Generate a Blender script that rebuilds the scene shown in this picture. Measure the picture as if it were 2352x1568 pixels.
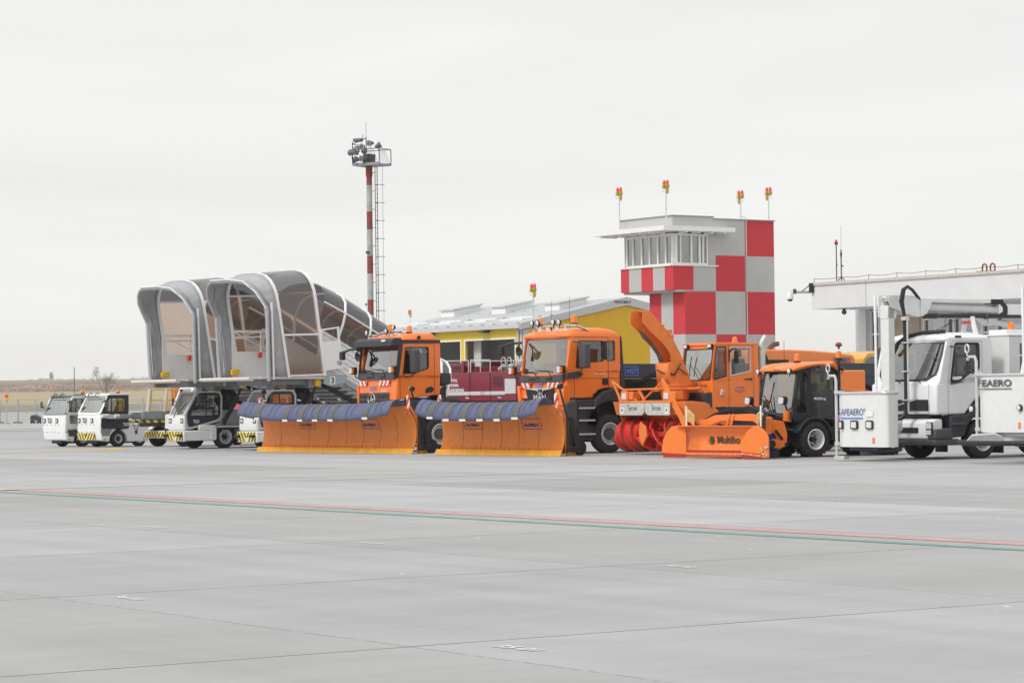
import bpy, bmesh, math, random
from mathutils import Vector, Matrix
R = math.radians
random.seed(7)
S = bpy.context.scene
for o in list(bpy.data.objects): bpy.data.objects.remove(o)

# ---------------------------------------------------------------- camera
cd = bpy.data.cameras.new('camera'); cam = bpy.data.objects.new('camera', cd); S.collection.objects.link(cam)
cd.sensor_fit = 'HORIZONTAL'; cd.sensor_width = 36.0; cd.lens = 36.0 * 6000 / 2352
cd.clip_start = 0.5; cd.clip_end = 20000
cam.matrix_world = Matrix.Translation((0, 0, 1.5)) @ Matrix.Rotation(R(90 + 1.289), 4, 'X') @ Matrix.Rotation(R(-0.69), 4, 'Z')
S.camera = cam

# ---------------------------------------------------------------- world: pale overcast over a Nishita sky
SUN_EL, SUN_AZ = 46, -130            # azimuth measured from +Y towards +X
w = bpy.data.worlds.new('World'); S.world = w; w.use_nodes = True
N, L = w.node_tree.nodes, w.node_tree.links
for n in list(N): N.remove(n)
out = N.new('ShaderNodeOutputWorld')
sky = N.new('ShaderNodeTexSky'); sky.sky_type = 'NISHITA'; sky.sun_disc = False
sky.sun_elevation = R(SUN_EL); sky.sun_rotation = R(SUN_AZ); sky.dust_density = 3.0
b1 = N.new('ShaderNodeBackground'); b1.inputs['Strength'].default_value = 0.05
L.new(sky.outputs[0], b1.inputs['Color'])
tc = N.new('ShaderNodeTexCoord'); mp = N.new('ShaderNodeMapping'); mp.inputs['Scale'].default_value = (1.2, 1.2, 7.0)
nz = N.new('ShaderNodeTexNoise'); nz.inputs['Scale'].default_value = 3.2; nz.inputs['Detail'].default_value = 6
nz.inputs['Roughness'].default_value = 0.55; nz.inputs['Distortion'].default_value = 0.6
L.new(tc.outputs['Generated'], mp.inputs['Vector']); L.new(mp.outputs[0], nz.inputs['Vector'])
cr = N.new('ShaderNodeValToRGB')
cr.color_ramp.elements[0].position = 0.3; cr.color_ramp.elements[0].color = (0.775, 0.778, 0.762, 1)
cr.color_ramp.elements[1].position = 0.72; cr.color_ramp.elements[1].color = (0.858, 0.86, 0.838, 1)
L.new(nz.outputs['Fac'], cr.inputs['Fac'])
b2 = N.new('ShaderNodeBackground'); b2.inputs['Strength'].default_value = 0.97
L.new(cr.outputs[0], b2.inputs['Color'])
mx = N.new('ShaderNodeMixShader'); mx.inputs[0].default_value = 0.94
L.new(b1.outputs[0], mx.inputs[1]); L.new(b2.outputs[0], mx.inputs[2]); L.new(mx.outputs[0], out.inputs['Surface'])

# ---------------------------------------------------------------- sun behind thin cloud
sd = bpy.data.lights.new('sun', 'SUN'); sd.energy = 1.5; sd.angle = R(12); sd.color = (1.0, 0.97, 0.92)
sun = bpy.data.objects.new('sun', sd); S.collection.objects.link(sun)
d = Vector((math.sin(R(SUN_AZ)) * math.cos(R(SUN_EL)), math.cos(R(SUN_AZ)) * math.cos(R(SUN_EL)), math.sin(R(SUN_EL))))
sun.rotation_euler = d.to_track_quat('Z', 'Y').to_euler()
vs = S.view_settings; vs.view_transform = 'Standard'; vs.look = 'None'; vs.exposure = 0.25; vs.gamma = 1.0
vs.use_curve_mapping = False
S.cycles.volume_bounces = 3
S.render.resolution_x, S.render.resolution_y = 1024, 682

# ---------------------------------------------------------------- helpers
COL = S.collection
def tag(o, label=None, cat=None, group=None, kind=None):
    if label: o['label'] = label
    if cat: o['category'] = cat
    if group: o['group'] = group
    if kind: o['kind'] = kind
    return o
def E(name, label, cat, loc, th=0.0, group=None):
    o = bpy.data.objects.new(name, None); COL.objects.link(o); o.empty_display_size = 0.3
    o.location = loc; o.rotation_euler = (0, 0, R(-th)); return tag(o, label, cat, group)
def copy_tree(o, parent=None):
    c = o.copy(); COL.objects.link(c)
    if parent: c.parent = parent
    for ch in list(o.children):
        copy_tree(ch, c)
    return c

def mat(name, col, rough=0.5, metal=0.0, var=0.06, vscale=6.0, dirt=0.0, coat=0.0, spec=0.5, bump=0.0, rvar=0.1, obj=True):
    m = bpy.data.materials.new(name); m.use_nodes = True
    n, l = m.node_tree.nodes, m.node_tree.links
    p = n['Principled BSDF']
    t = n.new('ShaderNodeTexCoord'); z = n.new('ShaderNodeTexNoise'); z.inputs['Scale'].default_value = vscale
    z.inputs['Detail'].default_value = 5; l.new(t.outputs['Object'], z.inputs['Vector'])
    c = n.new('ShaderNodeValToRGB'); e = c.color_ramp.elements
    e[0].position = 0.3; e[1].position = 0.7
    a = [max(0, x * (1 - var)) for x in col]; b = [min(1, x * (1 + var)) for x in col]
    e[0].color = (*a, 1); e[1].color = (*b, 1); l.new(z.outputs['Fac'], c.inputs['Fac'])
    src = c.outputs[0]
    if dirt > 0:
        z2 = n.new('ShaderNodeTexNoise'); z2.inputs['Scale'].default_value = 2.3; z2.inputs['Detail'].default_value = 9
        z2.inputs['Roughness'].default_value = 0.7; l.new(t.outputs['Object'], z2.inputs['Vector'])
        r2 = n.new('ShaderNodeMapRange'); r2.inputs[1].default_value = 0.5; r2.inputs[2].default_value = 0.78
        r2.inputs[4].default_value = dirt; l.new(z2.outputs['Fac'], r2.inputs[0])
        q = n.new('ShaderNodeMixRGB'); q.inputs[2].default_value = (0.2, 0.18, 0.15, 1)
        l.new(r2.outputs[0], q.inputs[0]); l.new(src, q.inputs[1]); src = q.outputs[0]
    l.new(src, p.inputs['Base Color'])
    rr = n.new('ShaderNodeMapRange'); rr.inputs[3].default_value = max(0.03, rough - rvar * 0.5); rr.inputs[4].default_value = min(1, rough + rvar)
    l.new(z.outputs['Fac'], rr.inputs[0]); l.new(rr.outputs[0], p.inputs['Roughness'])
    p.inputs['Metallic'].default_value = metal
    p.inputs['Specular IOR Level'].default_value = spec
    p.inputs['Coat Weight'].default_value = coat; p.inputs['Coat Roughness'].default_value = 0.08
    if bump:
        bn = n.new('ShaderNodeBump'); bn.inputs['Strength'].default_value = bump; bn.inputs['Distance'].default_value = 0.02
        l.new(z.outputs['Fac'], bn.inputs['Height']); l.new(bn.outputs[0], p.inputs['Normal'])
    return m
def glass(name, tint, refl=0.25, rough=0.03):
    m = bpy.data.materials.new(name); m.use_nodes = True
    n, l = m.node_tree.nodes, m.node_tree.links
    n.remove(n['Principled BSDF'])
    t = n.new('ShaderNodeBsdfTransparent'); t.inputs[0].default_value = (*tint, 1)
    g = n.new('ShaderNodeBsdfGlossy'); g.inputs['Roughness'].default_value = rough
    lw = n.new('ShaderNodeLayerWeight'); lw.inputs[0].default_value = 0.5
    pw = n.new('ShaderNodeMath'); pw.operation = 'POWER'; pw.inputs[1].default_value = 2.5; l.new(lw.outputs['Facing'], pw.inputs[0])
    f = n.new('ShaderNodeMath'); f.operation = 'MULTIPLY_ADD'; f.inputs[1].default_value = (1 - refl) * 0.7; f.inputs[2].default_value = refl; l.new(pw.outputs[0], f.inputs[0])
    tc = n.new('ShaderNodeTexCoord'); z = n.new('ShaderNodeTexNoise'); z.inputs['Scale'].default_value = 2.0
    l.new(tc.outputs['Object'], z.inputs['Vector'])
    bm = n.new('ShaderNodeBump'); bm.inputs['Strength'].default_value = 0.08; bm.inputs['Distance'].default_value = 0.02
    l.new(z.outputs['Fac'], bm.inputs['Height']); l.new(bm.outputs[0], g.inputs['Normal'])
    x = n.new('ShaderNodeMixShader'); l.new(f.outputs[0], x.inputs[0]); l.new(t.outputs[0], x.inputs[1]); l.new(g.outputs[0], x.inputs[2])
    l.new(x.outputs[0], n['Material Output'].inputs['Surface']); return m
def stripes(name, c1, c2, scale, ang, chevron=False, third=None):
    """diagonal hazard stripes; object X and Z span the sheet"""
    m = bpy.data.materials.new(name); m.use_nodes = True
    n, l = m.node_tree.nodes, m.node_tree.links; p = n['Principled BSDF']
    t = n.new('ShaderNodeTexCoord'); s = n.new('ShaderNodeSeparateXYZ'); l.new(t.outputs['Object'], s.inputs[0])
    x = s.outputs[0]
    if chevron is not False:
        sb = n.new('ShaderNodeMath'); sb.operation = 'SUBTRACT'; sb.inputs[1].default_value = chevron; l.new(x, sb.inputs[0])
        ab = n.new('ShaderNodeMath'); ab.operation = 'ABSOLUTE'; l.new(sb.outputs[0], ab.inputs[0]); x = ab.outputs[0]
    m1 = n.new('ShaderNodeMath'); m1.operation = 'MULTIPLY'; m1.inputs[1].default_value = scale; l.new(x, m1.inputs[0])
    m2 = n.new('ShaderNodeMath'); m2.operation = 'MULTIPLY_ADD'; m2.inputs[1].default_value = scale * ang
    l.new(s.outputs[2], m2.inputs[0]); l.new(m1.outputs[0], m2.inputs[2])
    fr = n.new('ShaderNodeMath'); fr.operation = 'FRACT'; l.new(m2.outputs[0], fr.inputs[0])
    gt = n.new('ShaderNodeMath'); gt.operation = 'GREATER_THAN'; gt.inputs[1].default_value = 0.5; l.new(fr.outputs[0], gt.inputs[0])
    q = n.new('ShaderNodeMixRGB'); q.inputs[1].default_value = (*c1, 1); q.inputs[2].default_value = (*c2, 1)
    l.new(gt.outputs[0], q.inputs[0]); l.new(q.outputs[0], p.inputs['Base Color']); p.inputs['Roughness'].default_value = 0.5
    return m

class MB:
    def __init__(s): s.v = []; s.f = []; s.m = []; s.k = 0
    def mat(s, k): s.k = k; return s
    def add(s, vs, fs):
        o = len(s.v); s.v += [tuple(p) for p in vs]
        for f in fs: s.f.append([i + o for i in f]); s.m.append(s.k)
        return s
    def box(s, x0, x1, y0, y1, z0, z1):
        vs = [(x, y, z) for z in (z0, z1) for y in (y0, y1) for x in (x0, x1)]
        return s.add(vs, [(0, 2, 3, 1), (4, 5, 7, 6), (0, 1, 5, 4), (2, 6, 7, 3), (0, 4, 6, 2), (1, 3, 7, 5)])
    def obox(s, a, b, wid, hgt, up=(0, 0, 1)):
        """bar of rectangular section from a to b"""
        a, b = Vector(a), Vector(b); d = (b - a).normalized(); u = Vector(up)
        if abs(d.dot(u)) > 0.98: u = Vector((1, 0, 0))
        sx = d.cross(u).normalized() * wid / 2; sz = sx.cross(d).normalized() * hgt / 2
        vs = [p + i * sx + j * sz for p in (a, b) for (i, j) in ((-1, -1), (1, -1), (1, 1), (-1, 1))]
        return s.add(vs, [(0, 1, 2, 3), (7, 6, 5, 4), (0, 4, 5, 1), (1, 5, 6, 2), (2, 6, 7, 3), (3, 7, 4, 0)])
    def prism(s, poly, ax, a0, a1):
        """polygon extruded along an axis: x:(y,z)  y:(x,z)  z:(x,y)"""
        def P(q, a):
            return {'x': (a, q[0], q[1]), 'y': (q[0], a, q[1]), 'z': (q[0], q[1], a)}[ax]
        n = len(poly); vs = [P(q, a0) for q in poly] + [P(q, a1) for q in poly]
        fs = [list(range(n)), list(range(2 * n - 1, n - 1, -1))] + [(i, (i + 1) % n, n + (i + 1) % n, n + i) for i in range(n)]
        return s.add(vs, fs)
    def ring(s, outer, inner, th):
        """frame between two closed 3D loops of equal length, thickened by vector th"""
        n = len(outer); t = Vector(th)
        vs = [Vector(p) for p in outer] + [Vector(p) for p in inner] + [Vector(p) + t for p in outer] + [Vector(p) + t for p in inner]
        fs = []
        for i in range(n):
            j = (i + 1) % n
            fs += [(i, j, n + j, n + i), (2 * n + i, 3 * n + i, 3 * n + j, 2 * n + j), (i, 2 * n + i, 2 * n + j, j), (n + i, n + j, 3 * n + j, 3 * n + i)]
        return s.add(vs, fs)
    def plate(s, pts, th):
        n = len(pts); t = Vector(th); vs = [Vector(p) for p in pts] + [Vector(p) + t for p in pts]
        return s.add(vs, [list(range(n)), list(range(2 * n - 1, n - 1, -1))] + [(i, (i + 1) % n, n + (i + 1) % n, n + i) for i in range(n)])
    def cyl(s, a, b, r0, r1=None, n=16, caps=True):
        if r1 is None: r1 = r0
        a, b = Vector(a), Vector(b); d = (b - a).normalized(); u = Vector((0, 0, 1)) if abs(d.z) < 0.9 else Vector((1, 0, 0))
        e1 = d.cross(u).normalized(); e2 = d.cross(e1)
        vs = [p + (math.cos(2 * math.pi * i / n) * e1 + math.sin(2 * math.pi * i / n) * e2) * r for p, r in ((a, r0), (b, r1)) for i in range(n)]
        fs = [(i, (i + 1) % n, n + (i + 1) % n, n + i) for i in range(n)]
        if caps: fs += [list(range(n - 1, -1, -1)), list(range(n, 2 * n))]
        return s.add(vs, fs)
    def tube(s, pts, r, n=8):
        P = [Vector(p) for p in pts]; rings = []; prev = None
        for i, p in enumerate(P):
            t = (P[min(i + 1, len(P) - 1)] - P[max(i - 1, 0)]).normalized()
            if prev is None:
                u = Vector((0, 0, 1)) if abs(t.z) < 0.9 else Vector((1, 0, 0)); e1 = t.cross(u).normalized()
            else:
                e1 = (prev - t * prev.dot(t)).normalized()
            prev = e1; e2 = t.cross(e1)
            rings += [p + (math.cos(2 * math.pi * k / n) * e1 + math.sin(2 * math.pi * k / n) * e2) * r for k in range(n)]
        fs = [(i * n + k, i * n + (k + 1) % n, (i + 1) * n + (k + 1) % n, (i + 1) * n + k) for i in range(len(P) - 1) for k in range(n)]
        fs += [list(range(n - 1, -1, -1)), list(range((len(P) - 1) * n, len(P) * n))]
        return s.add(rings, fs)
    def lathe(s, prof, c, ax=(1, 0, 0), n=32, closed=False):
        """profile [(along axis, radius)]"""
        c = Vector(c); d = Vector(ax).normalized(); u = Vector((0, 0, 1)) if abs(d.z) < 0.9 else Vector((1, 0, 0))
        e1 = d.cross(u).normalized(); e2 = d.cross(e1); m = len(prof)
        vs = [c + d * a + (math.cos(2 * math.pi * i / n) * e1 + math.sin(2 * math.pi * i / n) * e2) * r for (a, r) in prof for i in range(n)]
        fs = [(j * n + i, j * n + (i + 1) % n, (j + 1) * n + (i + 1) % n, (j + 1) * n + i) for j in range(m - 1) for i in range(n)]
        if not closed:
            if prof[0][1] > 1e-4: fs.append(list(range(n - 1, -1, -1)))
            if prof[-1][1] > 1e-4: fs.append(list(range((m - 1) * n, m * n)))
        return s.add(vs, fs)
    def grid(s, rows):
        m, n = len(rows), len(rows[0]); vs = [p for r in rows for p in r]
        return s.add(vs, [(i * n + j, i * n + j + 1, (i + 1) * n + j + 1, (i + 1) * n + j) for i in range(m - 1) for j in range(n - 1)])
    def build(s, name, mats, parent=None, bevel=0.0, seg=2, smooth=35, solid=0.0, label=None, recalc=True, merge=False):
        me = bpy.data.meshes.new(name); me.from_pydata([tuple(p) for p in s.v], [], s.f)
        if not isinstance(mats, (list, tuple)): mats = [mats]
        for m in mats: me.materials.append(m)
        for p, k in zip(me.polygons, s.m): p.material_index = k
        bm = bmesh.new(); bm.from_mesh(me)
        if merge: bmesh.ops.remove_doubles(bm, verts=bm.verts, dist=1e-4)
        if recalc: bmesh.ops.recalc_face_normals(bm, faces=bm.faces)
        if smooth:
            lim = math.cos(R(smooth))
            for f in bm.faces: f.smooth = True
            for e in bm.edges:
                if len(e.link_faces) == 2: e.smooth = e.link_faces[0].normal.dot(e.link_faces[1].normal) > lim
        bm.to_mesh(me); bm.free()
        o = bpy.data.objects.new(name, me); COL.objects.link(o)
        if parent: o.parent = parent
        if solid:
            md = o.modifiers.new('thick', 'SOLIDIFY'); md.thickness = solid; md.offset = 0
        if bevel:
            md = o.modifiers.new('bevel', 'BEVEL'); md.width = bevel; md.segments = seg; md.limit_method = 'ANGLE'; md.angle_limit = R(35)
            md.harden_normals = False
        if label: o['label'] = label
        return o

def text(name, s, m, parent, o, right, up, h, width=None, bold=0.0, ext=0.004, label=None, spacing=1.0, sh=0.0):
    """raised lettering: o = lower-left corner, right/up = directions, h = cap height, width = total width"""
    cu = bpy.data.curves.new('t', 'FONT'); cu.body = s; cu.size = 1.0; cu.offset = bold; cu.space_character = spacing; cu.shear = sh
    t = bpy.data.objects.new('t', cu); COL.objects.link(t)
    dg = bpy.context.evaluated_depsgraph_get(); dg.update()
    me = bpy.data.meshes.new_from_object(t.evaluated_get(dg)); bpy.data.objects.remove(t); bpy.data.curves.remove(cu)
    xs = [v.co.x for v in me.vertices]; ys = [v.co.y for v in me.vertices]
    x0, x1, y0, y1 = min(xs), max(xs), min(ys), max(ys)
    ky = h / (y1 - y0); kx = (width / (x1 - x0)) if width else ky
    r_, u_ = Vector(right).normalized(), Vector(up).normalized(); n_ = r_.cross(u_)
    oo = Vector(o)
    for v in me.vertices:
        c = v.co.copy(); v.co = oo + r_ * (c.x - x0) * kx + u_ * (c.y - y0) * ky + n_ * ext
    me.materials.clear(); me.materials.append(m)
    for p in me.polygons: p.material_index = 0
    ob = bpy.data.objects.new(name, me); COL.objects.link(ob)
    if parent: ob.parent = parent
    if label: ob['label'] = label
    return ob

def arc(cx, cy, r, a0, a1, n):
    return [(cx + r * math.cos(R(a0 + (a1 - a0) * i / n)), cy + r * math.sin(R(a0 + (a1 - a0) * i / n))) for i in range(n + 1)]
TH = 56.0
ex = Vector((math.cos(R(TH)), -math.sin(R(TH)), 0)); ey = Vector((math.sin(R(TH)), math.cos(R(TH)), 0))
# ---------------------------------------------------------------- materials
ORANGE = mat('orange_paint', (0.92, 0.215, 0.024), 0.35, coat=0.35, var=0.03, dirt=0.06)
ORANGE2 = mat('orange_plow_paint', (0.90, 0.26, 0.035), 0.5, var=0.07, dirt=0.2)
ORANGE3 = mat('faded_orange_paint', (0.82, 0.22, 0.04), 0.5, var=0.07, dirt=0.16)
ORANGE4 = mat('pale_orange_paint', (0.86, 0.26, 0.07), 0.45, var=0.04, dirt=0.05)
YEDGE = mat('yellow_edge_paint', (0.80, 0.38, 0.03), 0.6, var=0.1, dirt=0.15)
RED = mat('red_paint', (0.75, 0.025, 0.02), 0.45, var=0.1, dirt=0.1)
DRED = mat('dark_red_paint', (0.20, 0.004, 0.022), 0.35, coat=0.3, var=0.05)
PRED = mat('fire_red_paint', (0.55, 0.05, 0.09), 0.4, coat=0.2, var=0.05)
RUST = mat('rusted_steel', (0.16, 0.075, 0.04), 0.85, var=0.4, vscale=20)
WHITE = mat('white_paint', (0.86, 0.87, 0.88), 0.35, coat=0.3, var=0.02)
WHITEM = mat('white_matt', (0.84, 0.84, 0.83), 0.6, var=0.03)
LGREY = mat('light_grey_paint', (0.56, 0.57, 0.58), 0.45, var=0.04)
MGREY = mat('mid_grey_paint', (0.26, 0.28, 0.30), 0.5, var=0.06)
BGREY = mat('blue_grey_paint', (0.36, 0.41, 0.47), 0.45, var=0.04)
NAVY = mat('navy_panel', (0.028, 0.033, 0.055), 0.4, var=0.08)
DARK = mat('dark_plastic', (0.036, 0.039, 0.05), 0.55, var=0.12)
DGREY = mat('dark_grey_plastic', (0.07, 0.072, 0.078), 0.6, var=0.1)
BLACK = mat('black_metal', (0.012, 0.012, 0.014), 0.5, var=0.1)
RUBBER = mat('tyre_rubber', (0.022, 0.022, 0.024), 0.85, var=0.2, vscale=14, bump=0.2)
STEEL = mat('galvanised_steel', (0.60, 0.63, 0.61), 0.45, metal=0.25, var=0.12, vscale=9)
CHROME = mat('chrome', (0.8, 0.8, 0.8), 0.15, metal=1.0, var=0.02)
ALU = mat('aluminium', (0.62, 0.63, 0.65), 0.4, metal=0.4, var=0.04)
RIM = mat('rim_silver', (0.60, 0.61, 0.62), 0.4, metal=0.15, var=0.08, vscale=12)
RIMW = mat('rim_white', (0.75, 0.76, 0.78), 0.4, var=0.04)
FABRIC = mat('canopy_fabric', (0.42, 0.43, 0.45), 0.95, var=0.06, vscale=4, bump=0.4, spec=0.1)
CREAM = mat('cream_foam', (0.68, 0.63, 0.56), 0.8, var=0.06)
YELLOW = mat('yellow_paint', (0.80, 0.50, 0.015), 0.45, var=0.05)
BLUE = mat('blue_rubber', (0.105, 0.12, 0.22), 0.6, var=0.12, vscale=4, dirt=0.12)
GREYR = mat('grey_rubber', (0.13, 0.135, 0.125), 0.8, var=0.2, vscale=5)
BRUSH = mat('blue_bristles', (0.02, 0.07, 0.42), 0.9, var=0.35, vscale=60)
BLUEP = mat('blue_print', (0.03, 0.06, 0.30), 0.5, var=0.05)
LBLUEP = mat('light_blue_print', (0.12, 0.25, 0.75), 0.5, var=0.05)
GREYP = mat('grey_print', (0.10, 0.10, 0.11), 0.6, var=0.1)
BROWNP = mat('brown_print', (0.07, 0.045, 0.03), 0.6, var=0.3)
WPRINT = mat('white_print', (0.82, 0.82, 0.82), 0.5, var=0.02)
BPRINT = mat('black_print', (0.02, 0.02, 0.025), 0.5, var=0.05)
SEAT = mat('seat_fabric', (0.07, 0.075, 0.085), 0.9, var=0.2)
SEAM = mat('seam_rubber', (0.16, 0.06, 0.03), 0.8, var=0.1)
LENS = mat('lamp_lens', (0.75, 0.78, 0.8), 0.12, metal=0.3, var=0.15, vscale=30, coat=0.8)
AMBER = mat('amber_lens', (0.95, 0.22, 0.01), 0.2, coat=0.6, var=0.15, vscale=18)
REDLENS = mat('red_lens', (0.85, 0.04, 0.03), 0.2, coat=0.6, var=0.1)
GLASS = glass('windscreen_glass', (0.86, 0.90, 0.88), 0.36)
GLASSD = glass('side_glass', (0.70, 0.74, 0.74), 0.10)
GLASST = glass('green_tinted_glass', (0.58, 0.70, 0.64), 0.10)
SMOKE = glass('smoked_sheet', (0.60, 0.49, 0.42), 0.08, 0.08)
SMOKED = glass('dark_smoked_sheet', (0.16, 0.15, 0.165), 0.13, 0.3)
RW1 = stripes('red_white_stripes_a', (0.80, 0.80, 0.80), (0.72, 0.06, 0.03), 4.6, 0.6)
RW2 = stripes('red_white_stripes_b', (0.80, 0.80, 0.80), (0.72, 0.06, 0.03), 4.6, -0.6)
HAZ = stripes('yellow_black_chevrons', (0.85, 0.66, 0.06), (0.10, 0.10, 0.10), 5.6, -0.55, chevron=0.0)

# ---------------------------------------------------------------- shared vehicle pieces
def wheel(parent, c, r, wd, rimr, side=1, lug=0, rimmat=None, name='wheel', nuts=10, hub=0.1, deep=0.5, hubmat=None):
    """tyre with a rim sub-part; outer face at c.x (side +1 faces +X)"""
    b = MB(); s = side; cx, cy, cz = c
    pr = [(0, rimr), (0.01, rimr + 0.03), (0.012, r * 0.80), (-0.01, r * 0.93), (-0.035, r * 0.985), (-0.06, r), (-wd + 0.06, r), (-wd + 0.03, r * 0.985), (-wd, r * 0.9), (-wd, rimr)]
    b.lathe([(a * s, q) for a, q in pr], c, (1, 0, 0), 40, closed=True)
    if lug:
        for i in range(lug):
            a = 2 * math.pi * i / lug
            for h, off in ((-0.03, 0), (-wd / 2, 0.5)):
                aa = a + off * 2 * math.pi / lug
                p0 = Vector((cx + s * h, cy + math.cos(aa) * r * 1.0, cz + math.sin(aa) * r * 1.0))
                a2 = aa + 0.16; p1 = Vector((cx + s * (h - wd / 2 + 0.02), cy + math.cos(a2) * r, cz + math.sin(a2) * r))
                b.obox(p0, p1, 0.05, 0.05, up=(0, math.cos(aa), math.sin(aa)))
    else:
        for k in range(3):
            x = cx - s * wd * (0.3 + 0.2 * k)
            for i in range(44):
                a = 2 * math.pi * (i + 0.5 * (k % 2)) / 44
                b.obox((x - wd * 0.08, cy + math.cos(a) * r, cz + math.sin(a) * r), (x + wd * 0.08, cy + math.cos(a) * r, cz + math.sin(a) * r), r * 0.1, 0.012, up=(0, math.cos(a), math.sin(a)))
    t = b.build(name, RUBBER, parent)
    q = MB(); dp = wd * deep
    q.lathe([(0.012 * s, rimr + 0.005), (0.02 * s, rimr - 0.012), (-0.02 * s, rimr - 0.03), (-dp * 0.5 * s, rimr * 0.86), (-dp * s, rimr * 0.72), (-dp * 0.85 * s, rimr * 0.6), (-dp * 0.7 * s, rimr * 0.45), (-dp * 0.7 * s, 0.0)], c, (1, 0, 0), 36, closed=True)
    q.build('rim', rimmat or RIM, t)
    q = MB(); q.lathe([(-dp * 0.7 * s, hub), (-dp * 0.35 * s + 0.02 * s, hub * 0.95), (-dp * 0.3 * s + 0.02 * s, hub * 0.7), (-dp * 0.3 * s + 0.02 * s, 0)], c, (1, 0, 0), 20, closed=True)
    for i in range(nuts):
        a = 2 * math.pi * i / nuts; y, z = cy + math.cos(a) * rimr * 0.52, cz + math.sin(a) * rimr * 0.52
        q.cyl((cx - dp * 0.72 * s, y, z), (cx - dp * 0.72 * s + 0.05 * s, y, z), 0.018, n=6)
    q.build('hub', hubmat or DGREY, t)
    return t
def beacon(parent, c, r=0.065, h=0.16, name='beacon', lens=None, basem=None):
    x, y, z = c; b = MB(); b.lathe([(0, r * 1.25), (0.03, r * 1.3), (0.045, r * 0.95)], c, (0, 0, 1), 18)
    t = b.build(name, basem or BLACK, parent)
    q = MB(); q.lathe([(0.045, r * 0.95), (0.045 + h * 0.6, r * 0.9), (0.045 + h * 0.88, r * 0.75), (0.045 + h, r * 0.3), (0.045 + h, 0)], c, (0, 0, 1), 18, closed=True)
    q.build('lens', lens or AMBER, t); return t
def worklamp(parent, c, dirv, r=0.075, name='work_lamp', bodym=None, square=False):
    c = Vector(c); d = Vector(dirv).normalized(); b = MB()
    b.lathe([(-0.08, r * 0.5), (-0.05, r * 0.85), (0, r), (0.01, r)], c, d, 18)
    b.cyl(c - d * 0.03 - Vector((0, 0, r)), c - d * 0.03 - Vector((0, 0, r + 0.07)), 0.012)
    t = b.build(name, bodym or BLACK, parent)
    q = MB(); q.lathe([(0.01, r * 0.86), (0.022, r * 0.6), (0.026, 0)], c, d, 18, closed=True); q.build('lens', LENS, t)
    return t
def mirror(parent, box, arm, name='mirror', m=None):
    x0, x1, y0, y1, z0, z1 = box
    b = MB(); b.box(x0, x1, y0, y1, z0, z1); o = b.build(name, m or DGREY, parent, bevel=0.035, seg=3)
    if arm:
        q = MB()
        for a in arm: q.tube(a, 0.02, 6)
        q.build('mirror_arm', m or DARK, o)
    return o
def window_pane(name, pts, th, m, parent):
    return MB().plate(pts, th).build(name, m, parent, smooth=0)
def coil(b, p0, p1, turns, rad, r, n=10):
    p0, p1 = Vector(p0), Vector(p1); d = (p1 - p0); u = d.normalized(); e1 = u.cross(Vector((0, 0, 1))).normalized(); e2 = u.cross(e1)
    b.tube([p0 + d * (i / (turns * n)) + (e1 * math.cos(2 * math.pi * i / n) + e2 * math.sin(2 * math.pi * i / n)) * rad for i in range(turns * n + 1)], r, 5)
def sag(b, p0, p1, drop, r=0.012, n=8, k=6):
    p0, p1 = Vector(p0), Vector(p1)
    b.tube([p0.lerp(p1, i / n) - Vector((0, 0, drop * 4 * (i / n) * (1 - i / n))) for i in range(n + 1)], r, k)
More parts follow.
